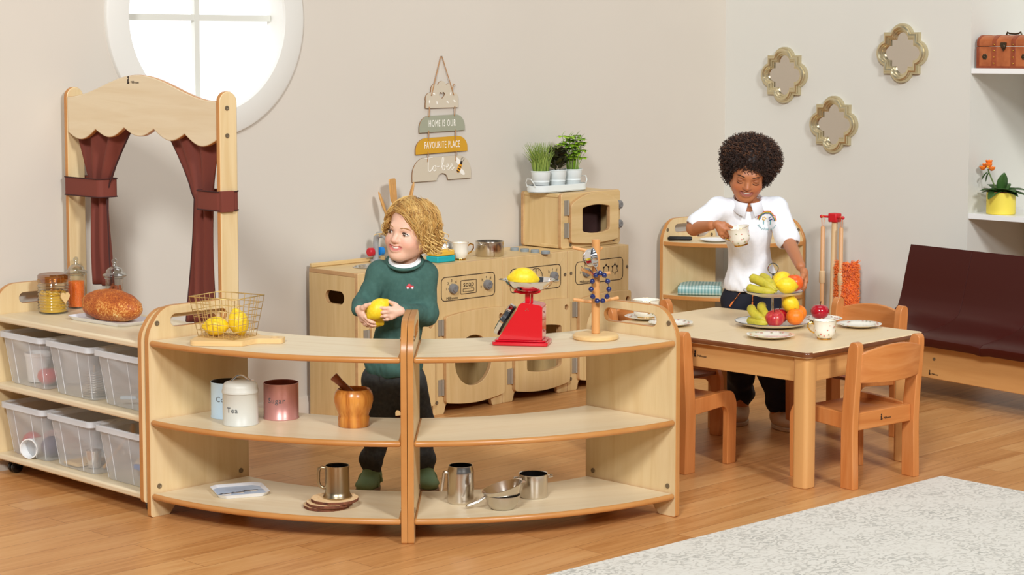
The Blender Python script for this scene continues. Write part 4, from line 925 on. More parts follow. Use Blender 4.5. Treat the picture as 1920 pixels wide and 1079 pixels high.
def cloth(name, label, loc, rz, w, d, h, m, layers=4, fold=.006):
    b = MB(); th = h / layers
    for k in range(layers):
        n = 10; V = []; F = []
        for i in range(n + 1):
            for j in range(n + 1):
                u, q = i / n, j / n; ed = min(u, 1 - u, q, 1 - q)
                z = k * th + .0006 + fold * (.5 + .5 * math.sin(u * 7 + k) * math.cos(q * 5 + k * 2)) * (k / layers)
                V.append(((u - .5) * w * (1 - .02 * k) + .004 * math.sin(k * 3), (q - .5) * d * (1 - .02 * k), z))
        N = len(V); V += [(x, y, z + th * .93) for x, y, z in V]
        for i in range(n):
            for j in range(n):
                a = i * (n + 1) + j; F += [(a, a + 1, a + n + 2, a + n + 1), (N + a, N + a + n + 1, N + a + n + 2, N + a + 1)]
        bd = [i * (n + 1) for i in range(n + 1)] + [n * (n + 1) + j for j in range(1, n + 1)] + [i * (n + 1) + n for i in range(n - 1, -1, -1)] + [j for j in range(n - 1, 0, -1)]
        for a, c in zip(bd, bd[1:] + bd[:1]): F.append((a, N + a, N + c, c))
        b.add(V, F)
    # rolled fold along the front
    b2 = [(x, -d / 2 + .001, h / 2) for x in (-w / 2 * .98, w / 2 * .98)]; b.tube([b2[0], b2[1]], h * .49, 12)
    return one(b, name, m, label, 'cloth', loc, rz, bevel=.002, weld=False)
cloth('patterned_cloth', 'red and white patterned cloth at the back of the bottom left bin', inbin((0, 0), .02, .19), R(-45), .16, .13, .07, 'patterned', 3)
t = thing('metal_cup', 'small shiny metal cup inside the bottom middle bin', 'cup', inbin((1, 0), .015, .070), 0); b = MB(); b.lathe([(0, 0), (.022, 0), (.026, .03), (.028, .060), (.0265, .060), (.021, .004), (0, .004)], 24); b.build('cup', 'chrome', t)
cloth('pink_cloth', 'pale pink cloth on the floor of the bottom middle bin', inbin((1, 0), -.058, .09), R(-45), .085, .13, .012, 'board_wood', 2, .002)
b = MB(); b.lathe([(0, 0), (.03, 0), (.04, .03), (.038, .03), (.028, .003), (0, .003)], 24); one(b, 'metal_bowl', 'steel_brushed', 'dull metal bowl at the back of the bottom middle bin', 'bowl', inbin((1, 0), .0, .2))
t = thing('wooden_spoon', 'wooden spoon leaning at the right of the bottom middle bin', 'spoon', inbin((1, 0), .068, .075, .008), 0); b = MB(); b.tube([(0, 0, 0), (.052, .075, .115)], .0055, 8); b.ball((.058, .084, .130), (.016, .008, .024), 14, 8); b.build('spoon', 'utensil_wood', t); t.rotation_euler = (0, 0, R(-45))
t = thing('yellow_pan', 'yellow toy pan with a blue handle inside the bottom right bin', 'pan', inbin((2, 0), .055, .085), R(-45)); b = MB(); b.lathe([(0, 0), (.044, 0), (.048, .05), (.0455, .05), (.042, .004), (0, .004)], 30); b.build('bowl', 'yellow_pot', t); b = MB(); b.box(-.112, -.046, -.009, .009, .026, .044); b.build('handle', 'tap_blue', t, bevel=.004)
cloth('peach_cloth', 'peach cloth at the back of the bottom right bin', inbin((2, 0), -.03, .19), R(-45), .12, .12, .06, 'sign_cream', 3)
# ------------------------------------------------------------------ on the trolley: jars and bread
ZJ = ZTT + E_
J1 = thing('ribbed_glass_jar', 'ribbed glass jar of yellow pasta with a wooden heart tag', 'jar', (-1.672, 7.140, ZJ))
rb, hb_ = .056, .110; pr = [(0, .004), (rb * .9, .004), (rb * .96, .008)]
for i in range(9):
    z = .012 + i * .0105; pr += [(rb * .955, z), (rb, z + .005)]
pr += [(rb * .95, .108), (rb * .93, .112)]
b = MB(); b.lathe(pr, 40); b.build('glass', 'thin_glass', J1)
b = MB(); b.lathe([(0, 0), (rb * .92, 0), (rb * .95, .004), (0, .004)], 36)
for i in range(9): b.tube([(rb * math.cos(a), rb * math.sin(a), .017 + i * .0105) for a in [2 * PI * j / 36 for j in range(36)]], .0011, 5, closed=True)
b.build('glass_ribs', 'thin_glass_edge', J1)
b = MB(); b.lathe([(0, .113), (rb * .97, .113), (rb * 1.0, .117), (rb * .99, .138), (rb * .9, .143), (rb * .8, .141), (0, .138)], 40); b.build('lid', 'amber_glass', J1)
hp = [(.001 * 1.15 * 16 * math.sin(a) ** 3, .001 * 1.5 * (13 * math.cos(a) - 5 * math.cos(2 * a) - 2 * math.cos(3 * a) - math.cos(4 * a))) for a in [2 * PI * i / 36 for i in range(36)]]
b = MB(); b.prism([(-x, z) for x, z in hp], -.0025, .0025, plane='xz'); b.v = [tuple(T(.050, -.030, .060) @ Rz(R(45)) @ Vector(p)) for p in b.v]; b.build('heart_tag', 'board_wood', J1, bevel=.001)
def filler(shape, n, r, z0, z1, mk):
    b = MB()
    for i in range(n):
        a = RNG.random() * 2 * PI; q = r * math.sqrt(RNG.random()) if i % 2 else r * .96; z = z0 + (z1 - z0) * RNG.random()
        mk(b, T(q * math.cos(a), q * math.sin(a), z) @ Matrix.Rotation(RNG.random() * 6, 4, Vector(RNG.normal(size=3))))
    return b
b = filler(None, 150, .041, .014, .075, lambda m_, xf: m_.tube([(-.010, 0, 0), (0, .004, 0), (.010, 0, 0)], .0058, 6, xf=xf)); b.lathe([(0, .006), (.047, .006), (.047, .064), (0, .07)], 24)
one(b, 'pasta_pieces', 'pasta', 'yellow dried pasta filling the ribbed jar', 'pasta', (-1.672, 7.140, ZJ), weld=False)['kind'] = 'stuff'
def apothecary(label, loc, s):
    t = thing('apothecary_jar', label, 'jar', loc, 0, 'glass jars with domed lids')
    b = MB(); b.lathe([(0, .004), (.029, .004), (.031, .012), (.031, .118), (.034, .124), (.034, .128)], 36); b.build('glass', 'thin_glass', t)
    b = MB(); b.lathe([(0, 0), (.030, 0), (.031, .004), (0, .004)], 32); b.tube([(.033 * math.cos(a), .033 * math.sin(a), .124) for a in [2 * PI * j / 36 for j in range(36)]], .0022, 6, closed=True); b.build('glass_base', 'thin_glass_edge', t)
    b = MB(); b.lathe([(.030, .128), (.040, .130), (.041, .134), (.038, .138), (.030, .143), (.027, .152), (.018, .160), (.008, .164), (.006, .170), (.010, .178), (.009, .186), (.004, .190), (0, .191)], 36); b.build('domed_lid', 'thin_glass_edge', t)
    t.scale = (s, s, s); return t
P2 = (-1.618, 7.278, ZJ); P3_ = (-1.437, 7.092, ZJ)
apothecary('tall glass jar of orange lentils behind the pasta jar', P2, 1.0); apothecary('tall glass jar of cinnamon sticks behind the bread', P3_, 1.08)
b = MB(); V0 = len(b.v); b.lathe([(0, .005), (.0285, .005), (.0285, .098), (.015, .101), (0, .1)], 40)
for i in range(700):
    a = RNG.random() * 2 * PI; z = .008 + .092 * RNG.random(); q = .0283 if z < .097 else .028 * math.sqrt(RNG.random()); b.ball((q * math.cos(a), q * math.sin(a), z), .0019, 5, 3)
one(b, 'orange_lentils', 'lentil', 'orange lentils filling the tall jar', 'lentils', P2, weld=False)['kind'] = 'stuff'
for i in range(12):
    a = i * 2 * PI / 12 * 1.0; q = .0215 if i % 3 else .010; x, y = q * math.cos(a), q * math.sin(a); h = .092 + .02 * RNG.random()
    b = MB(); b.tube([(x, y, .006), (x * .92 + .002 * math.sin(i * 3), y * .95, h)], .0052, 8); b.tube([(x * .92 + .002, y * .95, h - .001), (x * .92 + .002, y * .95, h + .0005)], .003, 6)
    one(b, 'cinnamon_stick', 'cinnamon', 'cinnamon stick standing in the tall glass jar', 'cinnamon', P3_, group='cinnamon sticks')
BT = MB(); o = smooth_poly([(-.165, -.085), (.165, -.085), (.165, .085), (-.165, .085)], .035, 5); oi = smooth_poly([(-.150, -.072), (.150, -.072), (.150, .072), (-.150, .072)], .03, 5); k = len(o)
def tray_mesh(o, oi, ob, h=.016, base=.004):
    b = MB(); k = len(o); V = [(x, y, 0) for x, y in ob] + [(x, y, h) for x, y in o] + [(x, y, h - .001) for x, y in [(a * .985, c * .975) for a, c in o]] + [(x, y, base) for x, y in oi]; F = []
    for s in range(3):
        for i in range(k): F.append((s * k + i, s * k + (i + 1) % k, (s + 1) * k + (i + 1) % k, (s + 1) * k + i))
    F.append(tuple(reversed(range(k)))); F.append(tuple(3 * k + i for i in range(k)))
    b.add(V, F); return b
b = tray_mesh(o, oi, [(x * .93, y * .88) for x, y in o], .014)
one(b, 'white_tray', 'melamine', 'white rectangular tray carrying the seeded loaf on the trolley', 'tray', (-1.413, 6.920, ZJ), R(-42), angle=50)
b = MB()
def loaf(d):
    return 1 + .03 * noise.noise(Vector((d.x * 3, d.y * 3, d.z * 3))) + .012 * noise.noise(Vector((d.x * 14, d.y * 14, d.z * 14))) - .18 * max(0, -d.z - .35) - .05 * d.x * max(0, d.z) - .07 * d.x * abs(d.y) - .03 * math.exp(-((d.y + .1 + .25 * d.x) / .07) ** 2) * max(0, d.z)
b.ball((0, 0, .046), (.150, .072, .061), 72, 44, fn=loaf); b.v = [(x, y, max(z, 0)) for x, y, z in b.v]
one(b, 'bread_loaf', 'crust', 'seeded crusty brown loaf lying on the white tray', 'bread', (-1.413, 6.930, ZJ + .0046), R(-42))
# ------------------------------------------------------------------ lemons
def lemon_mesh():
    b = MB(); b.ball((0, 0, 0), (.040, .031, .031), 28, 18, fn=lambda d: 1 + .17 * max(0, (abs(d.x) - .90) / .10) ** 1.6 - .03 * abs(d.x)); return b
lem = None
def lemon(label, loc, s=1.0, rot=(0, 0, 0), group='lemons'):
    global lem
    if lem is None: lem = lemon_mesh().build('lemon', 'lemon'); o = lem
    else: o = lem.copy(); COL.objects.link(o)
    o.location = loc; o.scale = (s, s, s); o.rotation_euler = rot; o['label'] = label; o['category'] = 'lemon'; o['group'] = group; return o
# board, basket
ZS_ = ZT + E_
b = MB(); o = smooth_poly([(-.105, -.102, .02), (.068, -.102, .006), (.088, -.062, .02), (.105, -.034, .03), (.155, -.030, .02), (.185, -.028, .03), (.185, .028, .03), (.155, .030, .02), (.105, .034, .03), (.088, .062, .02), (.068, .102, .006), (-.105, .102, .02)], .02, 5)
b.prism(o, 0, .017, [[(.155 + .014 * math.cos(2 * PI * i / 20), .014 * math.sin(2 * PI * i / 20)) for i in range(20)][::-1]])
one(b, 'chopping_board', 'board_wood', 'wooden chopping board with a handle under the wire basket', 'chopping board', (-.926, 6.388, ZS_), R(-6), bevel=.003)
BZ = ZS_ + .017 + E_; BA = R(-30); bx, by = -.930, 6.388
b = MB(); wb, db, wt_, dt_, hh = .146, .116, .186, .156, .132
def rect_at(t): return (wb + (wt_ - wb) * t) / 2, (db + (dt_ - db) * t) / 2
wr_ = .0011
for k in range(7):
    t = k / 6; w2, d2 = rect_at(t); z = .0015 + hh * t; b.tube([(-w2, -d2, z), (w2, -d2, z), (w2, d2, z), (-w2, d2, z)], .0018 if k == 6 else wr_, 6, closed=True)
for i in range(8):
    u = -1 + 2 * i / 7
    for s in (-1, 1): (w0, d0), (w1, d1) = rect_at(0), rect_at(1); b.tube([(u * w0, s * d0, .0015), (u * w1, s * d1, .0015 + hh)], wr_, 5)
    b.tube([(u * wb / 2, -db / 2, .0015), (u * wb / 2, db / 2, .0015)], wr_, 5)
for i in range(7):
    u = -1 + 2 * i / 6
    for s in (-1, 1): b.tube([(s * wb / 2, u * db / 2, .0015), (s * wt_ / 2, u * dt_ / 2, .0015 + hh)], wr_, 5)
    b.tube([(-wb / 2, u * db / 2, .0015), (wb / 2, u * db / 2, .0015)], wr_, 5)
one(b, 'wire_basket', 'gold_wire', 'gold wire basket holding two lemons on the chopping board', 'basket', (bx, by, BZ), BA, weld=False, angle=80)
lemon('lemon in the wire basket, the left one lying on its side', (bx - .036, by - .006, BZ + .0028 + .0315), 1.02, (0, 0, R(10))); lemon('lemon in the wire basket, the right one standing upright', (bx + .036, by + .006, BZ + .0028 + .043), 1.08, (0, R(74), R(20)))
# ------------------------------------------------------------------ kitchen scales
SCX, SCY = .033, 6.345
SL = thing('kitchen_scales', 'bright red kitchen scales with a steel pan carrying a lemon', 'scales', (SCX, SCY, ZS_), R(-9))
b = MB(); b.prism(rrect(-.091, .091, -.058, .058, .012, 4), 0, .012); b.prism(rrect(-.083, .083, -.050, .050, .010, 4), .012, .018); b.build('base', 'red_gloss', SL, bevel=.004)
prof_ = smooth_poly([(-.074, .018, .004), (.072, .018, .004), (.072, .130, .010), (.012, .140, .012), (-.004, .134, .02), (-.012, .115, .02)], .008, 5)
b = MB(); b.prism(prof_, -.044, .044, plane='xz'); bd_ = b.build('body', 'red_gloss', SL, bevel=.004)
for z in (.045, .105):
    q = MB(); q.lathe([(0, 0), (.004, 0), (.004, .002), (0, .003)], 10, xf=T(.0722, 0, z) @ Ry(PI / 2)); q.build('rivet', 'chrome', bd_)
q = MB()
for dx, dz in ((0, 0), (-.004, -.005), (.004, -.005)): q.lathe([(0, 0), (.0016, 0), (.0016, .001), (0, .0012)], 8, xf=T(.022 + dx, -.0441, .120 + dz) @ Rx(PI / 2))
q.build('air_holes', 'chrome', bd_)
xf = T(-.046, 0, .072) @ Ry(R(-59))
q = MB(); q.lathe([(0, 0), (.052, 0), (.055, .004), (.055, .020), (.050, .024), (.046, .020), (0, .020)], 44, mi=0, xf=xf); dl = q.build('dial', ['black_gloss'], SL)
q = MB(); q.lathe([(.050, .0235), (.0558, .021), (.0562, .008), (.0555, .008), (.0552, .020)], 44, xf=xf); q.build('dial_rim', 'chrome', dl)
q = MB(); q.lathe([(0, .0205), (.046, .0205)], 40, xf=xf); q.build('dial_face', 'white_gloss', dl)
q = MB(); q.box(.010, .026, -.006, .006, .136, .170); q.box(.028, .036, -.004, .004, .132, .168); q.build('post', 'red_gloss', SL, bevel=.002)
q = MB()
for a in range(4):
    c = R(45 + 90 * a); q.tube([(.022, 0, .168), (.022 + .030 * math.cos(c), .030 * math.sin(c), .169), (.022 + .058 * math.cos(c), .058 * math.sin(c), .176)], .004, 6)
q.build('pan_cradle', 'red_gloss', SL)
q = MB(); q.lathe([(0, .172), (.030, .173), (.052, .179), (.068, .189), (.077, .201), (.080, .208), (.086, .2095), (.086, .2105), (.079, .2095), (.075, .202), (.066, .191), (.050, .1815), (.029, .1755), (0, .1745)], 48, xf=T(.022, 0, .0)); pn_ = q.build('pan', 'chrome', SL)
for s in (-1, 1):
    q = MB(); q.tube([(.022 + s * .083, -.012, .208), (.022 + s * .096, -.008, .209), (.022 + s * .096, .008, .209), (.022 + s * .083, .012, .208)], .002, 6); q.build('pan_lug', 'chrome', pn_)
LZ = Vector((SCX, SCY, ZS_)) + Rz(R(-9)) @ Vector((.004, -.002, .2125))
lemon('large lemon lying in the pan of the red scales', LZ, 1.18, (0, R(4), R(5)))
# ------------------------------------------------------------------ mug tree
MX, MY = .276, 6.452
MT = thing('mug_tree', 'wooden mug tree with a steel cup and blue beads hanging on it', 'mug tree', (MX, MY, ZS_))
b = MB(); b.lathe([(0, 0), (.072, 0), (.076, .004), (.076, .012), (.070, .017), (.066, .018), (0, .018)], 48); b.build('base', 'board_wood', MT)
b = MB(); b.cyl((0, 0, .018), (0, 0, .330), .0138, 24); b.build('pole', 'tree_wood', MT, bevel=.002)
for (dx, dy, z0, ex, ez) in ((-.012, -.004, .288, -.078, .304), (-.012, -.006, .215, -.048, .234), (.010, -.010, .212, .046, .222), (-.012, .002, .122, -.074, .130), (.012, .002, .124, .076, .136), (.004, .012, .285, .02, .300)):
    f_ = ex / dx; b = MB(); b.cyl((dx, dy, z0), (ex, dy * (2.2 if abs(f_) > 4 else 4), ez), .0056, 12); b.build('peg', 'tree_wood', MT, bevel=.0015)
SCUP = thing('steel_cup', 'small round steel cup hanging on the upper left peg of the mug tree', 'cup', (MX - .018, MY - .040, ZS_ + .272), 0); SCUP.rotation_euler = (R(4), R(78), R(-18))
b = MB(); b.lathe([(0, -.026), (.014, -.025), (.024, -.018), (.030, -.006), (.031, .010), (.0325, .012), (.030, .012), (.0285, -.005), (.022, -.016), (0, -.023)], 32); b.build('bowl', 'chrome', SCUP); b = MB(); b.tube([(.031, 0, .008), (.048, 0, .012), (.052, 0, -.004), (.034, 0, -.012)], .003, 8); b.build('handle', 'chrome', SCUP)
BD = thing('bead_string', 'string of dark blue beads looped over a peg of the mug tree', 'beads', (MX + .012, MY - .034, ZS_ + .176)); b = MB()
bp = []
for i in range(11):
    a = 2 * PI * i / 11 + PI / 2; x = .029 * math.cos(a) * (1.0 - .12 * math.sin(a)); z = .047 * math.sin(a); bp.append((x, -.004 if i else -.006, z))
for i, p in enumerate(bp):
    q = MB(); q.ball(p, .0088, 16, 10); bo = q.build('bead', 'bead_blue', BD)
    q = MB(); a = math.atan2(bp[(i + 1) % 11][2] - bp[i - 1][2], bp[(i + 1) % 11][0] - bp[i - 1][0])
    for s in (-1, 1): q.lathe([(.0034, -.0014), (.0046, 0), (.0034, .0014)], 12, xf=T(p[0] + s * .0076 * math.cos(a), p[1], p[2] + s * .0076 * math.sin(a)) @ Ry(PI / 2 - a))
    q.build('bead_cap', 'bead_band', bo)
q = MB(); q.tube(bp, .0012, 5, closed=True); q.build('string', 'bead_band', BD)
# ------------------------------------------------------------------ tins, mortar on the middle shelf
ZM_ = ZM + E_
def tin(name, label, loc, m, inner, text, r=.0575, h=.116, ang=0, closed=False):
    t = thing(name, label, 'tin', loc, 0)
    b = MB(); b.lathe([(0, 0), (r * 1.02, 0), (r * 1.02, .004), (r, .005), (r, h), (r * 1.015, h + .001), (r * 1.015, h + .003), (r * .985, h + .003)] + ([(r * .98, h), (0, h)] if closed else []), 56); b.build('body', m, t, angle=50)
    if not closed:
        b = MB(); b.lathe([(r * .985, h + .003), (r * .97, h), (r * .97, .004), (0, .004)], 48); b.build('inside', inner, t)
    b = MB(); b.text(text, .0245, Rx(PI / 2), depth=.0004, sx=.95, spacing=1.15)
    w2 = []
    for x, y, z in b.v:
        a = ang + x / r; rr = r + .0007 - y * 1.0; w2.append((rr * math.sin(a), -rr * math.cos(a), z + h * (.56 if not closed else .50)))
    b.v = w2; b.build('lettering', 'tin_text', t); return t
tin('coffee_tin', 'open pale blue coffee tin behind the tea caddy', (-.942, 6.476, ZM_), 'tin_blue', 'tin_inside', 'Coffee', ang=R(0))
TC = tin('tea_caddy', 'pale grey tea caddy with a domed lid and wire handle', (-.885, 6.352, ZM_), 'tin_grey', 'tin_inside', 'Tea', h=.104, ang=R(-20), closed=True)
b = MB(); r = .0575; b.lathe([(r * 1.04, .104), (r * 1.045, .107), (r * 1.03, .112), (r * .995, .117), (r * .99, .124), (r * .95, .131), (r * .82, .138), (r * .6, .1405), (0, .141)], 56); ld = b.build('lid', 'tin_grey', TC)
b = MB(); b.tube([(-.033, 0, .1395), (-.030, 0, .1425), (-.020, 0, .150), (-.010, 0, .158), (0, 0, .160), (.010, 0, .158), (.020, 0, .150), (.030, 0, .1425), (.033, 0, .1395)], .0032, 8, xf=Rz(R(15)))
for s in (-1, 1): b.box(s * .036 - .008, s * .036 + .008, -.005, .005, .138, .1425, xf=Rz(R(15)))
b.build('handle', 'chrome', ld)
tin('sugar_tin', 'open dusky pink sugar tin beside the tea caddy', (-.764, 6.452, ZM_), 'tin_pink', 'tin_inside_pink', 'Sugar', ang=R(-10))
MO = thing('mortar', 'turned striped wooden mortar on the middle shelf', 'mortar', (-.513, 6.315, ZM_))
b = MB(); b.lathe([(0, 0), (.049, 0), (.051, .003), (.051, .030), (.049, .034), (.050, .040), (.058, .060), (.0635, .082), (.0635, .096), (.060, .110), (.053, .121), (.050, .122), (.046, .118), (.044, .10), (.038, .06), (0, .045)], 56); b.build('bowl', 'mortar_wood', MO)
PE = thing('pestle', 'wooden pestle leaning out of the striped mortar', 'pestle', (-.513, 6.315, ZM_ + .048)); b = MB(); b.tube([(.022, .004, .014), (.010, .002, .040), (-.042, -.006, .094), (-.062, -.010, .114), (-.064, -.010, .116)], [.016, .0125, .0115, .0145, .012], 16); b.build('stick', 'dark_wood', PE)
# ------------------------------------------------------------------ bottom shelf
ZB_ = ZB + E_
o = smooth_poly([(-.088, -.062, .004), (-.066, -.086, .004), (.066, -.086, .004), (.088, -.062, .004), (.088, .062, .004), (.066, .086, .004), (-.066, .086, .004), (-.088, .062, .004)], .004, 3); oi = [(x * .90, y * .90) for x, y in o]
t = thing('melamine_tray', 'small octagonal white and blue tray printed with birds on the bottom shelf', 'tray', (-.901, 6.428, ZB_), R(20)); b = tray_mesh(o, oi, [(x * .90, y * .90) for x, y in o], .013, .004); b.build('tray', 'melamine', t, angle=40)
b = MB(); b.prism([(x * .985, y * .985) for x, y in oi], .0042, .0046); b.build('printed_ground', 'melamine_blue', t)
b = MB(); c = MB()
for i, (x, y) in enumerate(((-.05, -.03), (-.008, -.022), (.038, -.006))):
    s = 1 + .15 * i; c.ball((x, y, .0048), (.017 * s, .009 * s, .0005), 14, 5); b.ball((x + .004, y + .006, .0051), (.018 * s, .005 * s, .0005), 12, 5, xf=T(x, y, 0) @ Rz(R(10)) @ T(-x, -y, 0)); b.ball((x - .015 * s, y + .008, .0052), (.006, .0055, .0005), 10, 5); b.prism([(x - .019 * s, y + .008), (x - .031 * s, y + .003), (x - .02 * s, y + .004)], .0048, .0053)
    b.prism([(x + .01, y + .004), (x + .036 * s, y - .001), (x + .012, y + .008)], .0048, .0053)
b.build('printed_birds', 'bird_dark', t); c.build('printed_bird_bodies', 'bird_light', t)
for i, (dx, dy, r, lab) in enumerate(((-.018, .004, .074, 'bark edged log slice lowest in the stack under the tankard'), (-.008, -.004, .074, 'bark edged log slice in the middle of the stack under the tankard'), (.008, .004, .076, 'bark edged log slice on top of the stack, holding the tankard'))):
    b = MB(); n = 48; out = [((r + .003 * noise.noise(Vector((math.cos(a) * 3, math.sin(a) * 3, i * 7)))) * math.cos(a), (r + .004 * noise.noise(Vector((math.cos(a) * 9, math.sin(a) * 9, i * 3)))) * math.sin(a)) for a in [2 * PI * k / n for k in range(n)]]
    b.prism(out, 0, .0098, (), 'xy', 0, 1); t = one(b, 'log_slice', ['log_face', 'bark'], lab, 'coaster', (-.577 + dx, 6.226 + dy, ZB_ + i * .0104), i * 1.3, 'log slices on the bottom shelf', bevel=.001)
    q = MB()
    for k in range(3): q.tube([(o_[0] * (.3 + .2 * k), o_[1] * (.3 + .2 * k), .0099) for o_ in out[::2]], .0006, 4, closed=True)
    q.build('growth_rings', 'board_wood', t)
TKD = thing('pewter_tankard', 'dull pewter tankard standing on the log slices', 'tankard', (-.560, 6.228, ZB_ + .0312)); b = MB(); b.lathe([(0, 0), (.046, 0), (.047, .004), (.044, .009), (.041, .014), (.0395, .02), (.0385, .094), (.0395, .100), (.0395, .104), (.037, .104), (.036, .012), (0, .010)], 44); b.build('body', 'pewter', TKD)
b = MB(); b.tube([(-.038, 0, .094), (-.048, 0, .097), (-.058, 0, .093), (-.060, 0, .08), (-.060, 0, .05), (-.056, 0, .036), (-.046, 0, .030), (-.039, 0, .030)], [.005, .0055, .0055, .0055, .005, .005, .0045, .004], 10); b.build('handle', 'pewter', TKD)
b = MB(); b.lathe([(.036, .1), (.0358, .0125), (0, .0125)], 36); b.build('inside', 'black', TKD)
JG = thing('steel_jug', 'tall shiny steel jug with an angular handle, left of the steel pans', 'jug', (-.166, 6.290, ZB_)); b = MB(); b.lathe([(0, 0), (.040, 0), (.043, .004), (.0435, .010), (.0435, .098), (.042, .108), (.039, .117), (.0385, .122), (.0375, .122), (.041, .1), (.041, .01), (0, .006)], 48); b.build('body', 'steel', JG)
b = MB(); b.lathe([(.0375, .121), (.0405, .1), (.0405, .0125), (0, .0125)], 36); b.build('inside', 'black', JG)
b = MB(); b.tube([(-.040, -.002, .098), (-.052, -.004, .100), (-.0535, -.004, .097), (-.061, -.006, .045), (-.0625, -.006, .038)], [.006, .006, .006, .0055, .005], 8); b.build('handle', 'steel_brushed', JG)
BW = MB(); BW.lathe([(0, 0), (.034, 0), (.040, .004), (.050, .020), (.056, .040), (.0575, .045), (.056, .0455), (.0485, .022), (.036, .005), (0, .004)], 48); one(BW, 'steel_bowl', 'steel_brushed', 'small steel bowl under the tilted steel pan', 'bowl', (-.0305, 6.205, ZB_))
PN = thing('steel_pan', 'shallow steel pan with a looped handle tilted in the bowl', 'pan', (-.0225, 6.206, ZB_ + .0335)); PN.rotation_euler = (0, R(-15), R(6))
b = MB(); b.lathe([(0, -.024), (.034, -.023), (.046, -.010), (.060, .014), (.0675, .026), (.069, .027), (.066, .0275), (.058, .016), (.044, -.007), (0, -.0215)], 48, xf=T(0, 0, .012)); b.build('bowl', 'steel', PN)
b = MB(); b.tube([(-.060, -.008, .022), (-.085, -.012, .014), (-.122, -.010, .010), (-.127, -.004, .010), (-.122, .003, .010), (-.085, .002, .014), (-.060, .008, .022)], .0026, 8); b.build('handle', 'steel', PN)
b = MB(); b.tube([(.064, -.008, .036), (.076, -.006, .034), (.078, .004, .034), (.066, .008, .036)], .002, 6); b.build('lug', 'steel', PN)
def pot(name, label, loc, r, h, rz=0, m='steel'):
    t = thing(name, label, 'pot', loc, rz); b = MB(); b.lathe([(0, 0), (r * .94, 0), (r, .005), (r, h - .002), (r * 1.035, h), (r * 1.03, h + .0015), (r * .96, h), (r * .955, .006), (0, .004)], 48); b.build('body', m, t)
    for s in (-1, 1):
        b = MB(); b.tube([(s * r * .99, -.016, h - .012), (s * (r + .016), -.013, h - .011), (s * (r + .020), 0, h - .010), (s * (r + .016), .013, h - .011), (s * r * .99, .016, h - .012)], .0022, 7); b.build('handle', m, t)
    return t
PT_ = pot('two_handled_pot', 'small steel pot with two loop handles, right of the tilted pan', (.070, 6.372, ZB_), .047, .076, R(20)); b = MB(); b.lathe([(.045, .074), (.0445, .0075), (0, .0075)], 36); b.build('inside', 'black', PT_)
# ------------------------------------------------------------------ on the play kitchen
ZK = KH + E_
pot('saucepan', 'shiny steel saucepan on the join of washing machine and cooker tops', (-.098, 8.584, ZK), .062, .064, R(60))
def teacup(name, label, loc, rz=0.0, r=.040, h=.066, rot=None, group=None, sprig=True, hs=-1):
    t = thing(name, label, 'cup', loc, rz, group)
    if rot: t.rotation_euler = rot
    b = MB(); b.lathe([(0, .003), (r * .55, .003), (r * .70, .010), (r * .90, .022), (r * .93, .034), (r * .90, .046), (r * .97, h - .004), (r * 1.02, h), (r * .99, h + .0008), (r * .93, h - .004), (r * .86, .046), (r * .85, .024), (r * .5, .008), (0, .007)], 44, mi=0); b.build('bowl', 'porcelain', t)
    b = MB(); b.lathe([(r * .5, .001), (r * .62, .0), (r * .64, .004), (r * .60, .007), (r * .52, .005)], 36, closed=True); b.build('gold_foot', 'gold_trim', t)
    b = MB(); b.tube([(r * 1.0 * math.cos(a), r * 1.0 * math.sin(a), h + .0005) for a in [2 * PI * j / 40 for j in range(40)]], .0008, 5, closed=True); b.build('gold_rim', 'gold_trim', t)
    b = MB(); s = hs; b.tube([(s * r * .92, 0, h * .80), (s * (r + .008), 0, h * .92), (s * (r + .020), 0, h * .86), (s * (r + .021), 0, h * .66), (s * (r + .010), 0, h * .44), (s * r * .92, 0, h * .34)], [.003, .0036, .0034, .003, .0028, .003], 9); b.build('handle', 'gold_trim', t)
    if sprig:
        b = MB(); c = MB()
        for i in range(20):
            a = -PI / 2 + (RNG.random() - .5) * 3.6; z = .016 + (h - .030) * RNG.random(); rr = r * (.93 if .022 < z < .046 else .915) + .0002
            q = (b if i % 3 else c); q.ball((0, 0, 0), (.0029, .0007, .0025), 8, 4, xf=T(rr * math.cos(a), rr * math.sin(a), z) @ Rz(a + PI / 2))
        b.build('printed_flowers', 'flower_pink', t, weld=False); c.build('printed_leaves', 'leaf_olive', t, weld=False)
    return t
teacup('teacup', 'white and gold cup on the washing machine top beside the sponge', (-.222, 8.428, ZK), R(10), .036, .074, hs=1, sprig=False)
t = thing('sponge_holder', 'yellow and teal sponge block on the washing machine top', 'sponge', (-.303, 8.352, ZK), R(45)); b = MB(); b.box(-.052, .052, -.036, .036, 0, .026); b.build('teal_base', 'teal_plastic', t, bevel=.004); b = MB(); b.box(-.050, .050, -.034, .034, .0265, .050); b.build('yellow_sponge', 'sponge', t, bevel=.005)
t = thing('steel_kettle', 'steel kettle mostly hidden behind the blond curls', 'kettle', (-.292, 8.546, ZK)); b = MB(); b.lathe([(0, 0), (.045, 0), (.050, .01), (.048, .04), (.036, .062), (.012, .072), (.006, .078), (0, .08)], 36); b.build('body', 'steel_brushed', t)
UH = thing('utensil_pot', 'pale utensil pot on the sink top behind the blond boy', 'pot', (-.484, 8.378, ZK)); b = MB(); b.lathe([(0, 0), (.036, 0), (.039, .12), (.036, .12), (.033, .005), (0, .005)], 32); b.build('body', 'enamel_white', UH)
def utensil(name, label, cat, base, tip, head):
    t = thing(name, label, cat, base, 0); d = Vector(tip) - Vector(base); L = d.length; t.rotation_euler = d.to_track_quat('Z', 'Y').to_euler(); 
    b = MB(); b.tube([(0, 0, 0), (0, 0, L * .72)], [.006, .0055], 10); head(b, L); b.build('blade', 'utensil_wood', t, bevel=.001); return t
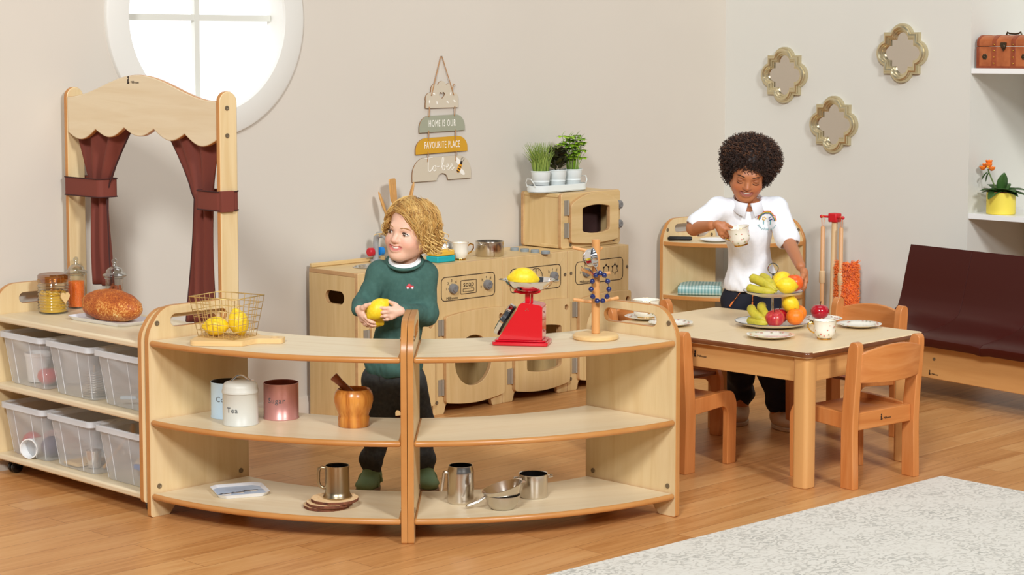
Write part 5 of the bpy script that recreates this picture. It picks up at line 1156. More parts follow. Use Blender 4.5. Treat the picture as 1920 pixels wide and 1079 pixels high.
ub = (-.484, 8.378, ZK + .012)
def spoon_head(b, L): b.ball((0, 0, L * .84), (.025, .007, L * .18), 18, 12)
def turner(b, L):
    b.prism(smooth_poly([(-.008, L * .66), (.008, L * .66), (.029, L * .74), (.031, L), (-.031, L), (-.029, L * .74)], .012, 3), -.003, .003, [[(x - .0015, L * .80), (x - .0015, L * .93), (x + .0015, L * .93), (x + .0015, L * .80)] for x in (-.009, .008)], 'xz')
def face(t, rz): t.rotation_euler = (Matrix.Rotation(0, 3, 'Z') @ t.rotation_euler.to_matrix() @ Matrix.Rotation(rz, 3, 'Z')).to_euler()
u = utensil('wooden_spoon', 'wooden spoon leaning left behind the blond boy', 'spoon', (-.472, 8.372, ub[2]), (-.566, 8.37, .930), spoon_head); u = utensil('slotted_turner', 'slotted wooden turner standing behind the blond boy', 'spatula', (-.482, 8.388, ub[2]), (-.512, 8.40, .988), turner); utensil('wooden_spoon', 'wooden spoon leaning right, its bowl just above the blond hair', 'spoon', (-.494, 8.384, ub[2]), (-.420, 8.40, .968), spoon_head)
# herb tray on the microwave
HT = thing('herb_tray', 'white oval metal tray with loop handles on the microwave', 'tray', (.205, 9.010, KH + .0008 + mh + E_), R(45)); hw_, hd_ = .165, .056
sl = lambda s: [(x * s if abs(x) > 1 else x, y) for x, y in arc(hw_ - hd_, 0, hd_ * s, -90, 90, 12) + arc(-hw_ + hd_, 0, hd_ * s, 90, 270, 12)]
b = MB(); b.prism(sl(1.0), 0, .004); b.prism(sl(1.06), .004, .032, [sl(1.03)[::-1]]); b.build('tray', 'enamel_white', HT, bevel=.001)
for s in (-1, 1):
    b = MB(); b.tube([(s * (hw_ + .001), -.026, .026), (s * (hw_ + .012), -.024, .045), (s * (hw_ + .016), -.012, .062), (s * (hw_ + .016), .012, .062), (s * (hw_ + .012), .024, .045), (s * (hw_ + .001), .026, .026)], .0022, 7); b.build('handle', 'enamel_white', HT)
def herb(label, lx, grow):
    w = Matrix(T(.205, 9.010, KH + .0008 + mh + E_ + .0046)) @ Rz(R(45)) @ Vector((lx, 0, 0)); t = thing('potted_herb', label, 'plant', w, 0, 'herb pots on the microwave')
    b = MB(); b.lathe([(0, 0), (.034, 0), (.036, .004), (.0385, .040), (.0400, .042), (.0390, .045), (.0395, .052), (.041, .054), (.044, .088), (.046, .089), (.0455, .0925), (.043, .092), (.042, .075), (0, .075)], 36); b.build('pot', 'enamel_white', t)
    b = MB(); b.lathe([(0, .078), (.042, .076)], 24); b.build('soil', 'soil', t); grow(t)
def chives(t):
    for mname, cnt in (('grass_green', 170), ('grass_light', 110)):
        b = MB()
        for i in range(cnt):
            a = RNG.random() * 2 * PI; q = .034 * math.sqrt(RNG.random()); x, y = q * math.cos(a), q * math.sin(a); h = .085 + .065 * RNG.random(); sp = 1.0 + .9 * RNG.random(); le = .02 * RNG.normal()
            b.tube([(x, y, .076), (x * 1.2 + le * .3, y * 1.2, .076 + h * .55), (x * sp * 1.15 + le - .004, y * sp + le * .4, .076 + h)], [.0019, .0016, .0005], 4)
        b.build('blades', mname, t, weld=False)
def sage(t):
    b = MB()
    for i in range(12):
        a = i * 2.1; b.tube([(.012 * math.cos(a), .012 * math.sin(a), .076), (.024 * math.cos(a), .024 * math.sin(a), .17)], .0016, 5)
    b.build('stems', 'sage_dark', t)
    for mname, cnt in (('sage_leaf', 84), ('sage_dark', 40)):
        b = MB()
        for i in range(cnt):
            a = RNG.random() * 2 * PI; q = .034 * math.sqrt(RNG.random()); z = .095 + .085 * RNG.random(); leaf(b, (q * math.cos(a) * .7, q * math.sin(a) * .7, z), (math.cos(a), math.sin(a), .5 + .8 * RNG.random()), .036 + .014 * RNG.random(), .022, .2)
        b.build('leaves', mname, t, angle=80, weld=False)
def parsley(t):
    st = MB(); lf = [MB(), MB()]
    for i in range(46):
        a = RNG.random() * 2 * PI; q = .026 * math.sqrt(RNG.random()); x, y = q * math.cos(a), q * math.sin(a); h = .055 + .115 * RNG.random() ** 1.0; sp = 1.3 + 1.0 * RNG.random(); e = Vector((x * sp + .006 * RNG.normal(), y * sp, .076 + h)); st.tube([(x, y, .076), (x * 1.3, y * 1.3, .076 + h * .6), e], .0011, 5)
        for k in range(7):
            an = k * 2 * PI / 6; d = (math.cos(an), math.sin(an), .15 + .3 * RNG.random()) if k < 6 else (0.1, 0, 1); leaf(lf[i % 3 == 0], e, d, .027, .024, .5, n=4)
    st.build('stems', 'lime_dark', t, weld=False)
    for q, mname in zip(lf, ('lime_leaf', 'lime_dark')): q.build('leaves', mname, t, angle=80, weld=False)
herb('white pot of grassy chives, left on the herb tray', -.105, chives); herb('white pot of dark leafy sage, middle of the herb tray', 0, sage); herb('white pot of bright green parsley, right on the herb tray', .105, parsley)
# ------------------------------------------------------------------ corner unit contents
cloth('gingham_cloth', 'folded teal gingham cloth on the corner shelf unit', (.935, 9.735, ZM + .0012), R(-8), .215, .19, .045, 'gingham', 4, .006)
b = MB(); b.tube([(-.06, 0, .012), (-.05, 0, .012), (.05, 0, .012), (.06, 0, .012)], [.006, .011, .011, .008], 14); one(b, 'black_torch', 'black', 'black torch lying on the top of the corner shelf unit', 'torch', (.83, 9.70, ZT + .0012), R(-6))
b = MB(); b.lathe([(0, 0), (.05, 0), (.075, .010), (.073, .012), (.048, .003), (0, .003)], 36); one(b, 'white_plate', 'melamine', 'white plate on the top of the corner shelf unit, behind the boy', 'plate', (1.0, 9.68, ZT + .0012))
# ------------------------------------------------------------------ on the table
ZTB = THT + E_
def plate(label, loc, r, rz=0):
    t = thing('scalloped_plate', label, 'plate', loc, rz, 'floral plates on the table'); b = MB(); n = 72; prof = [(0, 0), (.52, 0), (.55, .003), (.80, .007), (1.0, .0135), (.985, .0145), (.80, .0095), (.56, .0055), (.50, .004), (0, .004)]; V = []; F = []; k = len(prof)
    for i in range(n):
        a = 2 * PI * i / n; sc = 1 + .028 * abs(math.sin(a * 5))
        V += [(r * q * (sc if q > .7 else 1) * math.cos(a), r * q * (sc if q > .7 else 1) * math.sin(a), z) for q, z in prof]
    for i in range(n):
        j = (i + 1) % n
        for q in range(k - 1): F.append((i * k + q, j * k + q, j * k + q + 1, i * k + q + 1))
    b.add(V, F); b.build('dish', 'porcelain', t, angle=60); b = MB(); c = MB()
    for i in range(22):
        a = 2 * PI * i / 22 + RNG.normal() * .2; q = r * (.72 + .2 * RNG.random()); z = .0095 + (q / r - .72) * .022; (b if i % 3 else c).ball((q * math.cos(a), q * math.sin(a), z + .0006), (.0042, .0036, .0006), 8, 4)
    b.build('printed_flowers', 'flower_pink', t, weld=False); c.build('printed_leaves', 'leaf_olive', t, weld=False); return t
plate('floral plate nearest the table corner, in front of the fruit stand', (.945, 7.150, ZTB), .086); plate('floral plate at the right of the table, beyond the cup', (1.318, 7.430, ZTB), .084, 1.0); plate('floral plate under the bright red apple', (1.205, 7.590, ZTB), .074, 2.0); plate('floral plate at the left edge of the table', (.606, 7.470, ZTB), .084, .5); plate('floral saucer under the teacup seen beyond the curved shelf', (.523, 7.640, ZTB), .082, .9)
teacup('teacup', 'floral teacup at the right of the fruit stand', (1.138, 7.122, ZTB), R(8), .042, .068, group='floral teacups'); teacup('teacup', 'wide floral teacup on a saucer beyond the curved shelf end', (.523, 7.640, ZTB + .0052), R(100), .054, .072, group='floral teacups')
apple('red_apple', 'bright red apple standing on a plate beside the fruit stand', (1.192, 7.580, ZTB + .0062), .0345, 'apple_red')
SX, SY = .992, 7.452
CK = thing('tiered_fruit_stand', 'two tier porcelain stand with a ring handle, piled with fruit', 'cake stand', (SX, SY, ZTB))
def tier(r, z): 
    b = MB(); b.lathe([(0, 0), (r * .55, 0), (r * .62, .003), (r * .85, .010), (r, .020), (r * .985, .0215), (r * .84, .0125), (r * .6, .006), (0, .005)], 64, xf=T(0, 0, z)); o = b.build('tier', 'porcelain_blue', CK, angle=60)
    b = MB(); b.tube([(r * .994 * math.cos(a), r * .994 * math.sin(a), z + .021) for a in [2 * PI * j / 64 for j in range(64)]], .0013, 5, closed=True); b.build('blue_rim', 'blue_rim', o)
tier(.143, 0); UZ = .116; tier(.113, UZ)
b = MB(); b.lathe([(.006, .005), (.0045, .012), (.0045, .05), (.0065, .054), (.0045, .058), (.0045, UZ)], 16); b.lathe([(.009, UZ + .005), (.006, UZ + .012), (.0045, UZ + .02), (.0045, UZ + .075), (.008, UZ + .078), (.004, UZ + .084)], 16); b.build('stem', 'chrome', CK)
b = MB(); b.tube([(.020 * math.cos(a), 0, UZ + .104 + .020 * math.sin(a)) for a in [2 * PI * j / 28 for j in range(28)]], .0024, 7, closed=True); b.build('ring_handle', 'chrome', CK)
L0, L1 = ZTB, ZTB + UZ
def banana_bunch(items, group):
    for label, pts, r in items:
        t = thing('banana', label, 'banana', pts[0], 0, group); P = [Vector(p) - Vector(pts[0]) for p in pts]; sm = []
        for i in range(len(P) - 1):
            a, b_, c, d_ = P[max(i - 1, 0)], P[i], P[i + 1], P[min(i + 2, len(P) - 1)]
            for k in range(5):
                q = k / 5; sm.append(.5 * ((2 * b_) + (-a + c) * q + (2 * a - 5 * b_ + 4 * c - d_) * q * q + (-a + 3 * b_ - 3 * c + d_) * q ** 3))
        sm.append(P[-1]); n = len(sm); rad = []
        for i in range(n):
            q = i / (n - 1); rad.append(r * (min(1, (q / .10) ** .5 if q > 0 else .2) if q < .10 else (1 if q < .62 else max(.22, 1 - (q - .62) / .22 * .74))))
        rad[0] = r * .25; m = MB(); m.tube(sm, rad, 10); m.build('peel', 'banana', t, angle=50); m = MB(); m.ball((0, 0, 0), r * .28, 8, 6); m.build('tip', 'stem_brown', t)
def S(x, y, z): return (SX + x, SY + y, z)
banana_bunch([('yellow green banana on the upper tier, lowest at the left', [S(-.098, -.030, L1 + .036), S(-.080, -.052, L1 + .032), S(-.040, -.074, L1 + .026), S(-.012, -.082, L1 + .026), S(.004, -.084, L1 + .026)], .0165),
              ('yellow green banana on the upper tier, lying on top at the left', [S(-.088, -.012, L1 + .072), S(-.066, -.030, L1 + .066), S(-.034, -.056, L1 + .052), S(-.010, -.078, L1 + .036), S(.004, -.088, L1 + .031)], .0175),
              ('yellow green banana on the upper tier, beside the stem', [S(-.046, .012, L1 + .072), S(-.030, -.020, L1 + .070), S(-.022, -.050, L1 + .060), S(-.004, -.078, L1 + .040), S(.008, -.090, L1 + .034)], .0165)], 'bananas on the upper tier')
banana_bunch([('greenish banana on the lower tier, lowest at the left', [S(-.094, -.030, L0 + .026), S(-.080, -.064, L0 + .028), S(-.060, -.088, L0 + .026), S(-.034, -.100, L0 + .026), S(-.02, -.104, L0 + .026)], .016),
              ('greenish banana on the lower tier, standing highest at the left', [S(-.082, -.012, L0 + .070), S(-.084, -.044, L0 + .066), S(-.070, -.072, L0 + .050), S(-.042, -.094, L0 + .036), S(-.026, -.102, L0 + .032)], .0175),
              ('greenish banana on the lower tier, just left of the stem', [S(-.038, .010, L0 + .078), S(-.046, -.026, L0 + .074), S(-.038, -.060, L0 + .056), S(-.026, -.088, L0 + .036), S(-.018, -.098, L0 + .034)], .0175)], 'bananas on the lower tier')
lemon('lemon at the front of the upper tier', S(.046, -.052, L1 + .046), 1.02, (0, R(8), R(12))); lemon('lemon behind another lemon on the upper tier', S(.034, .018, L1 + .056), 1.08, (0, R(-30), R(40))); lemon('lemon balanced between apple and orange under the upper tier', S(.064, -.034, L0 + .092 - .004), 1.0, (0, R(52), R(30)))
def ball_fruit(name, label, loc, r, m, cat):
    t = thing(name, label, cat, loc, 0); b = MB(); b.ball((0, 0, 0), (r, r, r * .93), 30, 18, fn=lambda d: 1 - .05 * max(0, d.z) ** 10); b.build('peel', m, t); b = MB(); b.ball((0, 0, r * .89), (.004, .004, .002), 8, 5); b.build('stalk', 'banana_tip', t); return t
ball_fruit('grapefruit', 'reddish orange fruit at the right of the upper tier', S(.080, -.006, L1 + .051), .0355, 'orange_red', 'fruit')
ball_fruit('orange', 'bright orange on the front right of the lower tier', S(.076, -.070, L0 + .046), .0345, 'orange', 'orange'); ball_fruit('orange', 'orange at the back right of the lower tier', S(.098, .006, L0 + .050), .033, 'orange', 'orange')
apple('red_apple', 'streaky red apple on the front of the lower tier', S(.002, -.082, L0 + .012), .036, 'apple_stripe', rot=(R(20), R(-10), 0)); apple('dark_apple', 'dark red apple behind the streaky apple on the lower tier', S(.024, -.008, L0 + .010), .034, 'apple_red')
# rug label
tag(ro, 'pale grey distressed rug lying at the bottom right', 'rug')
# ------------------------------------------------------------------ smooth solid modelling for the two children
class Field:
    """signed distance field on a grid, built from smoothly joined primitives"""
    def __init__(s, lo, hi, h):
        s.h = h; s.lo = np.array(lo, float); s.n = np.ceil((np.array(hi) - s.lo) / h).astype(int) + 1; s.d = np.full(s.n, 1.0, np.float32)
    def _win(s, lo, hi, pad):
        a = np.clip(np.floor((np.array(lo) - pad - s.lo) / s.h).astype(int), 0, s.n - 1); b = np.clip(np.ceil((np.array(hi) + pad - s.lo) / s.h).astype(int) + 1, 1, s.n)
        g = [s.lo[i] + s.h * np.arange(a[i], b[i], dtype=np.float32) for i in range(3)]
        X = np.meshgrid(*g, indexing='ij'); return (slice(a[0], b[0]), slice(a[1], b[1]), slice(a[2], b[2])), np.stack(X, -1).astype(np.float32)
    def _join(s, w, d, k, op):
        a = s.d[w]
        if op == 'sub': a2, b2 = -a, d
        else: a2, b2 = a, d
        k = max(k, 1e-5); hh = np.maximum(k - np.abs(a2 - b2), 0) / k
        if op == 'and': r = np.maximum(a2, b2) + hh * hh * k * .25
        else: r = np.minimum(a2, b2) - hh * hh * k * .25
        s.d[w] = -r if op == 'sub' else r
    def cone(s, p, q, r1, r2, k=.01, op='add'):
        p, q = np.array(p, float), np.array(q, float); rm = max(r1, r2)
        w, X = s._win(np.minimum(p, q) - rm, np.maximum(p, q) + rm, k + .02)
        v = (q - p).astype(np.float32); L = max(float(v @ v), 1e-12); t = np.clip(((X - p.astype(np.float32)) @ v) / L, 0, 1)
        d = np.linalg.norm(X - p.astype(np.float32) - t[..., None] * v, axis=-1) - (r1 + (r2 - r1) * t); s._join(w, d, k, op); return s
    def chain(s, pts, rr, k=.008, op='add'):
        for i in range(len(pts) - 1): s.cone(pts[i], pts[i + 1], rr[i], rr[i + 1], k, op)
        return s
    def ell(s, c, r, k=.01, op='add', M=None):
        c = np.array(c, float); r = np.array(r if hasattr(r, '__len__') else (r, r, r), np.float32); rm = float(r.max())
        w, X = s._win(c - rm, c + rm, k + .02); Y = X - c.astype(np.float32)
        if M is not None: Y = Y @ np.array(M, np.float32)            # columns of M are the ellipsoid axes
        k0 = np.linalg.norm(Y / r, axis=-1); k1 = np.linalg.norm(Y / (r * r), axis=-1); d = k0 * (k0 - 1) / np.maximum(k1, 1e-6); d = np.where(k0 < 1e-3, -float(r.min()), d); s._join(w, d.astype(np.float32), k, op); return s
    def cut(s, p, nrm, k=.002):
        """remove everything on the side the normal points to"""
        X = np.meshgrid(*[s.lo[i] + s.h * np.arange(s.n[i], dtype=np.float32) for i in range(3)], indexing='ij'); d = sum((X[i] - p[i]) * nrm[i] for i in range(3))
        s._join((slice(None),) * 3, d.astype(np.float32), k, 'and'); return s
    def mesh(s):
        D = s.d; neg = D < 0; n = D.shape
        c = np.zeros((n[0] - 1, n[1] - 1, n[2] - 1), np.int8)
        for i in (0, 1):
            for j in (0, 1):
                for k in (0, 1): c += neg[i:n[0] - 1 + i, j:n[1] - 1 + j, k:n[2] - 1 + k]
        idx = np.argwhere((c > 0) & (c < 8)); ids = -np.ones(c.shape, np.int64); ids[tuple(idx.T)] = np.arange(len(idx))
        acc = np.zeros((len(idx), 3)); cnt = np.zeros(len(idx))
        cor = [(i, j, k) for i in (0, 1) for j in (0, 1) for k in (0, 1)]; val = {q: D[idx[:, 0] + q[0], idx[:, 1] + q[1], idx[:, 2] + q[2]] for q in cor}
        for q in cor:
            for ax in range(3):
                if q[ax] == 0:
                    q2 = list(q); q2[ax] = 1; a, b = val[q], val[tuple(q2)]; m = (a < 0) != (b < 0); t = np.where(m, a / np.where(m, a - b, 1), 0)
                    p = np.array(q, float)[None].repeat(len(idx), 0); p[:, ax] += t; acc[m] += p[m]; cnt[m] += 1
        V = s.lo + s.h * (idx + acc / cnt[:, None]); F = []
        for ax in range(3):
            sl = [slice(1, n[i] - 1) for i in range(3)]; sl[ax] = slice(0, n[ax] - 1); s2 = list(sl); s2[ax] = slice(1, n[ax])
            a, b = neg[tuple(sl)], neg[tuple(s2)]; e = np.argwhere(a != b); off = np.array([1, 1, 1]); off[ax] = 0; e = e + off
            u, v = [(1, 2), (2, 0), (0, 1)][ax]; du = np.zeros(3, int); dv = np.zeros(3, int); du[u] = 1; dv[v] = 1
            q = [ids[tuple((e - o).T)] for o in (0 * du, du, du + dv, dv)]; q = np.stack(q, 1); fl = a[tuple((e - off).T)]
            q[fl] = q[fl][:, ::-1]; F.append(q)
        F = np.concatenate(F); F = F[(F >= 0).all(1)]; return V, F[:, ::-1]
def relax(V, F, it=2, lam=.5):
    E = np.concatenate([F[:, [0, 1]], F[:, [1, 2]], F[:, [2, 3]], F[:, [3, 0]]]); E = np.concatenate([E, E[:, ::-1]])
    deg = np.bincount(E[:, 0], minlength=len(V))[:, None]
    for k in range(it * 2):
        S = np.stack([np.bincount(E[:, 0], V[E[:, 1], i], len(V)) for i in range(3)], 1) / np.maximum(deg, 1); V = V + (lam if k % 2 == 0 else -lam * 1.03) * (S - V)
    return V
def normals(V, F):
    n = np.cross(V[F[:, 2]] - V[F[:, 0]], V[F[:, 3]] - V[F[:, 1]]); N = np.zeros_like(V)
    for k in range(4): N += np.stack([np.bincount(F[:, k], n[:, i], len(V)) for i in range(3)], 1)
    return N / np.maximum(np.linalg.norm(N, axis=1, keepdims=True), 1e-12)
def solid(name, V, F, m, parent, colors=None):
    me = bpy.data.meshes.new(name); me.from_pydata(V.tolist(), [], F.tolist())
    for q in (m if isinstance(m, list) else [m]): me.materials.append(MAT[q])
    if colors is not None:
        a = me.color_attributes.new('tint', 'FLOAT_COLOR', 'POINT'); a.data.foreach_set('color', np.concatenate([colors, np.ones((len(V), 1))], 1).astype(np.float32).ravel())
    me.shade_smooth(); o = bpy.data.objects.new(name, me); COL.objects.link(o); o.parent = parent; return o
def skin_mat(name, rgb, rough=.45):
    m = mat(name, rgb, rough, sss=.15); n, l, b = nodes(m); a = n.new('ShaderNodeAttribute'); a.attribute_name = 'tint'; l.new(a.outputs['Color'], b.inputs['Base Color']); return m
def NP(*a): return np.array(a, float)
def head_parts(f, O, M, s, jaw=1.0, smile=1.0):
    """add a child's head to field f; O origin between the eyes' level centre, M 3x3 rotation (np), s scale"""
    P = lambda x, y, z: O + M @ (NP(x, y, z) * s)
    f.ell(P(0, .014, .042), NP(.0735, .086, .073) * s, .01, M=M)
    f.ell(P(0, -.022, -.018), NP(.0565, .060, .071) * s, .03, M=M)
    for x in (-1, 1):
        f.ell(P(x * .035, -.050, -.033), NP(.024, .025, .023) * s, .022, M=M)
        f.cone(P(x * .046, .0, -.043), P(x * .020, -.052, -.076), .018 * s, .015 * s, .03)
    f.ell(P(0, -.064, -.080), NP(.020, .017, .015) * s, .022, M=M)
    f.cone(P(-.022, -.072, .020), P(.022, -.072, .020), .010 * s, .010 * s, .022)
    for x in (-1, 1): f.ell(P(x * .0305, -.086, .001), NP(.0165, .0105, .0088) * s, .010, 'sub', M=M)
    f.chain([P(0, -.0765, .010), P(0, -.0835, -.012), P(0, -.0915, -.0235)], [.0055 * s, .0066 * s, .0098 * s], .010)
    for x in (-1, 1): f.ell(P(x * .0100, -.0835, -.0265), NP(.0062, .0070, .0056) * s, .007, M=M)
    for x in (-1, 1): f.ell(P(x * .0745, .016, -.008), NP(.008, .016, .023) * s, .008, M=M)
    # lips round an open smile
    sm = [P(x * .001, -.0805 + abs(x) ** 2 * .0000235, -.0530 + abs(x) ** 2 * .0000165 * smile) for x in (-27, -18, -9, 0, 9, 18, 27)]
    up = M @ NP(0, 0, 1) * s
    f.chain([p + up * .0055 for p in sm], [.0026 * s, .0042 * s, .0048 * s, .0045 * s, .0048 * s, .0042 * s, .0026 * s], .008)
    f.chain([p - up * (.006 if 0 < i < 6 else .002) for i, p in enumerate(sm)], [.0026 * s, .0046 * s, .0055 * s, .0058 * s, .0055 * s, .0046 * s, .0026 * s], .008)
    fw = M @ NP(0, -1, 0) * s
    f.chain([p + fw * .006 for p in sm], [.0014 * s, .0034 * s, .0052 * s, .0058 * s, .0052 * s, .0034 * s, .0014 * s], .004, 'sub')
    return P, sm
def face_extras(t, O, M, s, P, sm, iris, brow, lash, down=0.0, squint=1.0, gaze=(0, 0), teeth_z=.003):
    R4 = Matrix(((M[0, 0], M[0, 1], M[0, 2], 0), (M[1, 0], M[1, 1], M[1, 2], 0), (M[2, 0], M[2, 1], M[2, 2], 0), (0, 0, 0, 1)))
    for x in (-1, 1):
        e = None
        if down < .5: b = MB(); c = P(x * .0300, -.0662, .0008); b.ball((0, 0, 0), (.0145 * s, .0122 * s, .0082 * s * squint), 24, 16, xf=Matrix.Translation(c) @ R4); e = b.build('eye', 'eye_white', t)
        if down < .5:
            b = MB(); q = P(x * .0300 + gaze[0], -.0662 - .0107, .0004 + gaze[1]); b.ball((0, 0, 0), (.0056 * s, .0026 * s, .0056 * s * min(1, squint * 1.05)), 16, 10, xf=Matrix.Translation(q) @ R4); b.build('iris', iris, e)
            b = MB(); q = P(x * .0300 + gaze[0], -.0662 - .0122, .0006 + gaze[1]); b.ball((0, 0, 0), (.0026 * s, .0016 * s, .0026 * s), 10, 6, xf=Matrix.Translation(q) @ R4); b.build('pupil', 'black_gloss', e)
        # upper lid and lashes
        b = MB(); n = 9
        lid = [P(x * .0300 + (.0150 * (-1 + 2 * i / (n - 1))), -.0668 - .0118 * math.cos(.95 * (-1 + 2 * i / (n - 1))), (.0074 * squint - .010 * down) * math.cos(1.35 * (-1 + 2 * i / (n - 1))) + .0004 - .004 * down) for i in range(n)]
        b.tube(lid, [.0007 * s] + [.0015 * s] * (n - 2) + [.0007 * s], 6); b.build('eyelashes', lash, t)
        if down > .5:
            b = MB(); b.ball((0, 0, 0), (.0150 * s, .0128 * s, .0090 * s), 20, 14, xf=Matrix.Translation(P(x * .0300, -.0662, .0030)) @ R4); b.build('eyelid', 'lid_skin', t)
        b = MB(); br_ = [P(x * (.0125 + .034 * i / 6), -.0842 + .017 * (i / 6) ** 2, .0195 + .0050 * math.sin(PI * .85 * i / 6) - .001) for i in range(7)]; b.tube(br_, [.0016 * s, .0026 * s, .0029 * s, .0027 * s, .0022 * s, .0016 * s, .0007 * s], 6); b.build('eyebrow', brow, t)
    up = M @ NP(0, 0, 1) * s; bk = M @ NP(0, 1, 0) * s
    b = MB(); b.tube([p + up * teeth_z + bk * .0018 for p in sm[1:-1]], [.0018 * s, .0036 * s, .0042 * s, .0036 * s, .0018 * s], 8); b.build('teeth', 'teeth', t)
    b = MB(); b.tube([p - up * .001 + bk * .0065 for p in sm[1:-1]], [.003 * s, .0055 * s, .006 * s, .0055 * s, .003 * s], 8); b.build('mouth_inside', 'mouth_dark', t)
def tints(V, base, O, M, s, sm, lip, blush, extra=None):
    C = np.tile(np.array(lin(base)), (len(V), 1)); L = (V - O) @ M / s
    head = (L[:, 2] > -.11) & (np.abs(L[:, 0]) < .09) & (L[:, 1] < .02)
    for x in (-1, 1):
        q = np.exp(-(((L - NP(x * .040, -.060, -.030)) / NP(.020, .03, .018)) ** 2).sum(1)) * head * .55; C = C * (1 - q[:, None]) + np.array(lin(blush)) * q[:, None]
    q = np.exp(-(((L - NP(0, -.095, -.024)) / NP(.012, .016, .010)) ** 2).sum(1)) * head * .3; C = C * (1 - q[:, None]) + np.array(lin(blush)) * q[:, None]
    dm = np.min([np.linalg.norm((V - p) / s, axis=1) for a, b in zip(sm, sm[1:]) for p in (a, (a + b) / 2)] + [np.linalg.norm((V - sm[-1]) / s, axis=1)], axis=0)
    q = np.clip((.0125 - dm) / .0035, 0, 1) * head * .9; C = C * (1 - q[:, None]) + np.array(lin(lip)) * q[:, None]
    return C
def hand(f, C, fwd, pal, curl, s=1.0, side=1, thumb=None, spread=.10, lens=(.042, .048, .046, .036), thumb_curl=.5):
    """palm centre C, fwd wrist->knuckles, pal the way the palm faces; side=+1 thumb towards +(fwd x pal)"""
    fwd = fwd / np.linalg.norm(fwd); pal = pal - fwd * (pal @ fwd); pal /= np.linalg.norm(pal); lat = np.cross(fwd, pal) * side
    r = .0064 * s
    f.cone(C - fwd * .020 * s, C + fwd * .016 * s + lat * .010 * s, .0135 * s, .0115 * s, .010); f.cone(C - fwd * .020 * s, C + fwd * .016 * s - lat * .012 * s, .0135 * s, .011 * s, .010)
    for i in range(4):
        o = .0195 - .0128 * i; b = C + fwd * (.022 - .0025 * abs(i - 1)) * s + lat * o * s; cu = curl[i] if hasattr(curl[0], '__len__') else curl
        a = 0.0; p = b; pts = [C + lat * o * s * .7, b]; L = lens[i] * s; dlat = lat * math.sin(spread * (1.2 - .8 * i))
        for sg, ang in zip((.44, .31, .25), cu):
            a += ang; d = fwd * math.cos(a) + pal * math.sin(a) + dlat; d /= np.linalg.norm(d); p = p + d * L * sg; pts.append(p)
        k = .95 if i < 3 else .85; f.chain(pts, [r * k * 1.15, r * k * 1.08, r * k, r * k * .93, r * k * .80], .0035)
    tb = C - fwd * .012 * s + lat * .017 * s; td = thumb if thumb is not None else (fwd * .6 + lat * .75 + pal * .25); td = td / np.linalg.norm(td); t2 = td * math.cos(thumb_curl) + pal * math.sin(thumb_curl) * .6 + fwd * math.sin(thumb_curl) * .5; t2 /= np.linalg.norm(t2)
    f.chain([C - fwd * .016 * s + lat * .006 * s, tb + td * .012 * s, tb + td * .026 * s, tb + td * .026 * s + t2 * .020 * s], [.012 * s, .0094 * s, .0074 * s, .0060 * s], .006)
skin_mat('skin_fair', (232, 184, 160)); skin_mat('skin_brown', (168, 104, 66))
mat('eye_white', (236, 232, 226), .15, coat=.6); mat('iris_brown', (92, 62, 42), .15, coat=.8); mat('teeth', (244, 240, 230), .25, coat=.4); mat('mouth_dark', (120, 40, 40), .6); mat('lid_skin', (166, 102, 66), .5)
mat('brow_fair', (170, 124, 78), .8); mat('brow_dark', (40, 24, 18), .8); mat('lash', (60, 40, 30), .8)
noisy('knit_green', [(.3, (60, 94, 86)), (.7, (70, 106, 97))], (60, 60, 60), .9, 4, bump=.15); noisy('polo_white', [(.3, (238, 241, 247)), (.7, (246, 248, 252))], (80, 80, 80), .85, 3, bump=.1)
mat('tee_white', (238, 238, 238), .85); noisy('denim_grey', [(.3, (52, 54, 54)), (.7, (70, 72, 70))], (70, 70, 70), .9, 4, bump=.2); mat('navy_jogger', (22, 24, 38), .85); mat('shoe_green', (124, 154, 114), .8); mat('sole_tan', (144, 116, 88), .8); mat('shoe_beige', (210, 178, 142), .8); mat('sole_beige', (206, 184, 156), .8)
mat('hair_gold', (206, 158, 84), .45); mat('hair_light', (234, 196, 122), .42); mat('hair_root', (164, 116, 64), .5)
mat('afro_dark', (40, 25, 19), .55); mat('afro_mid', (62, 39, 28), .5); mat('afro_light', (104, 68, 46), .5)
mat('badge_red', (208, 60, 70), .7); mat('badge_white', (236, 236, 236), .7); mat('badge_teal', (60, 150, 150), .7); mat('badge_yellow', (236, 190, 60), .7); mat('badge_green', (90, 140, 90), .7); mat('badge_blue', (60, 70, 130), .7)
def PXY(u, v, y):
    """a point of the room at depth y seen at pixel u, v of the photograph (used while posing the children)"""
    a, b = (u - 960) / 3700, -(v - 407.1) / 3700; cp, sp = math.cos(.0874), math.sin(.0874); d = NP(a, cp + b * sp, -sp + b * cp); return NP(0, 0, 1.5599) + d * (y / d[1])
def rot(*ms):
    m = Matrix.Identity(3)
    for q in ms: m = m @ q.to_3x3()
    return np.array(m)
def wrinkle(V, F, amp, fr, seed=0, mask=None):
    N = normals(V, F); a = np.array([noise.noise(Vector((p[0] * fr[0] + seed, p[1] * fr[1], p[2] * fr[2]))) for p in V]); a = np.sign(a) * np.abs(a) ** .8
    if mask is not None: a = a * mask
    return V + N * (a * amp)[:, None]
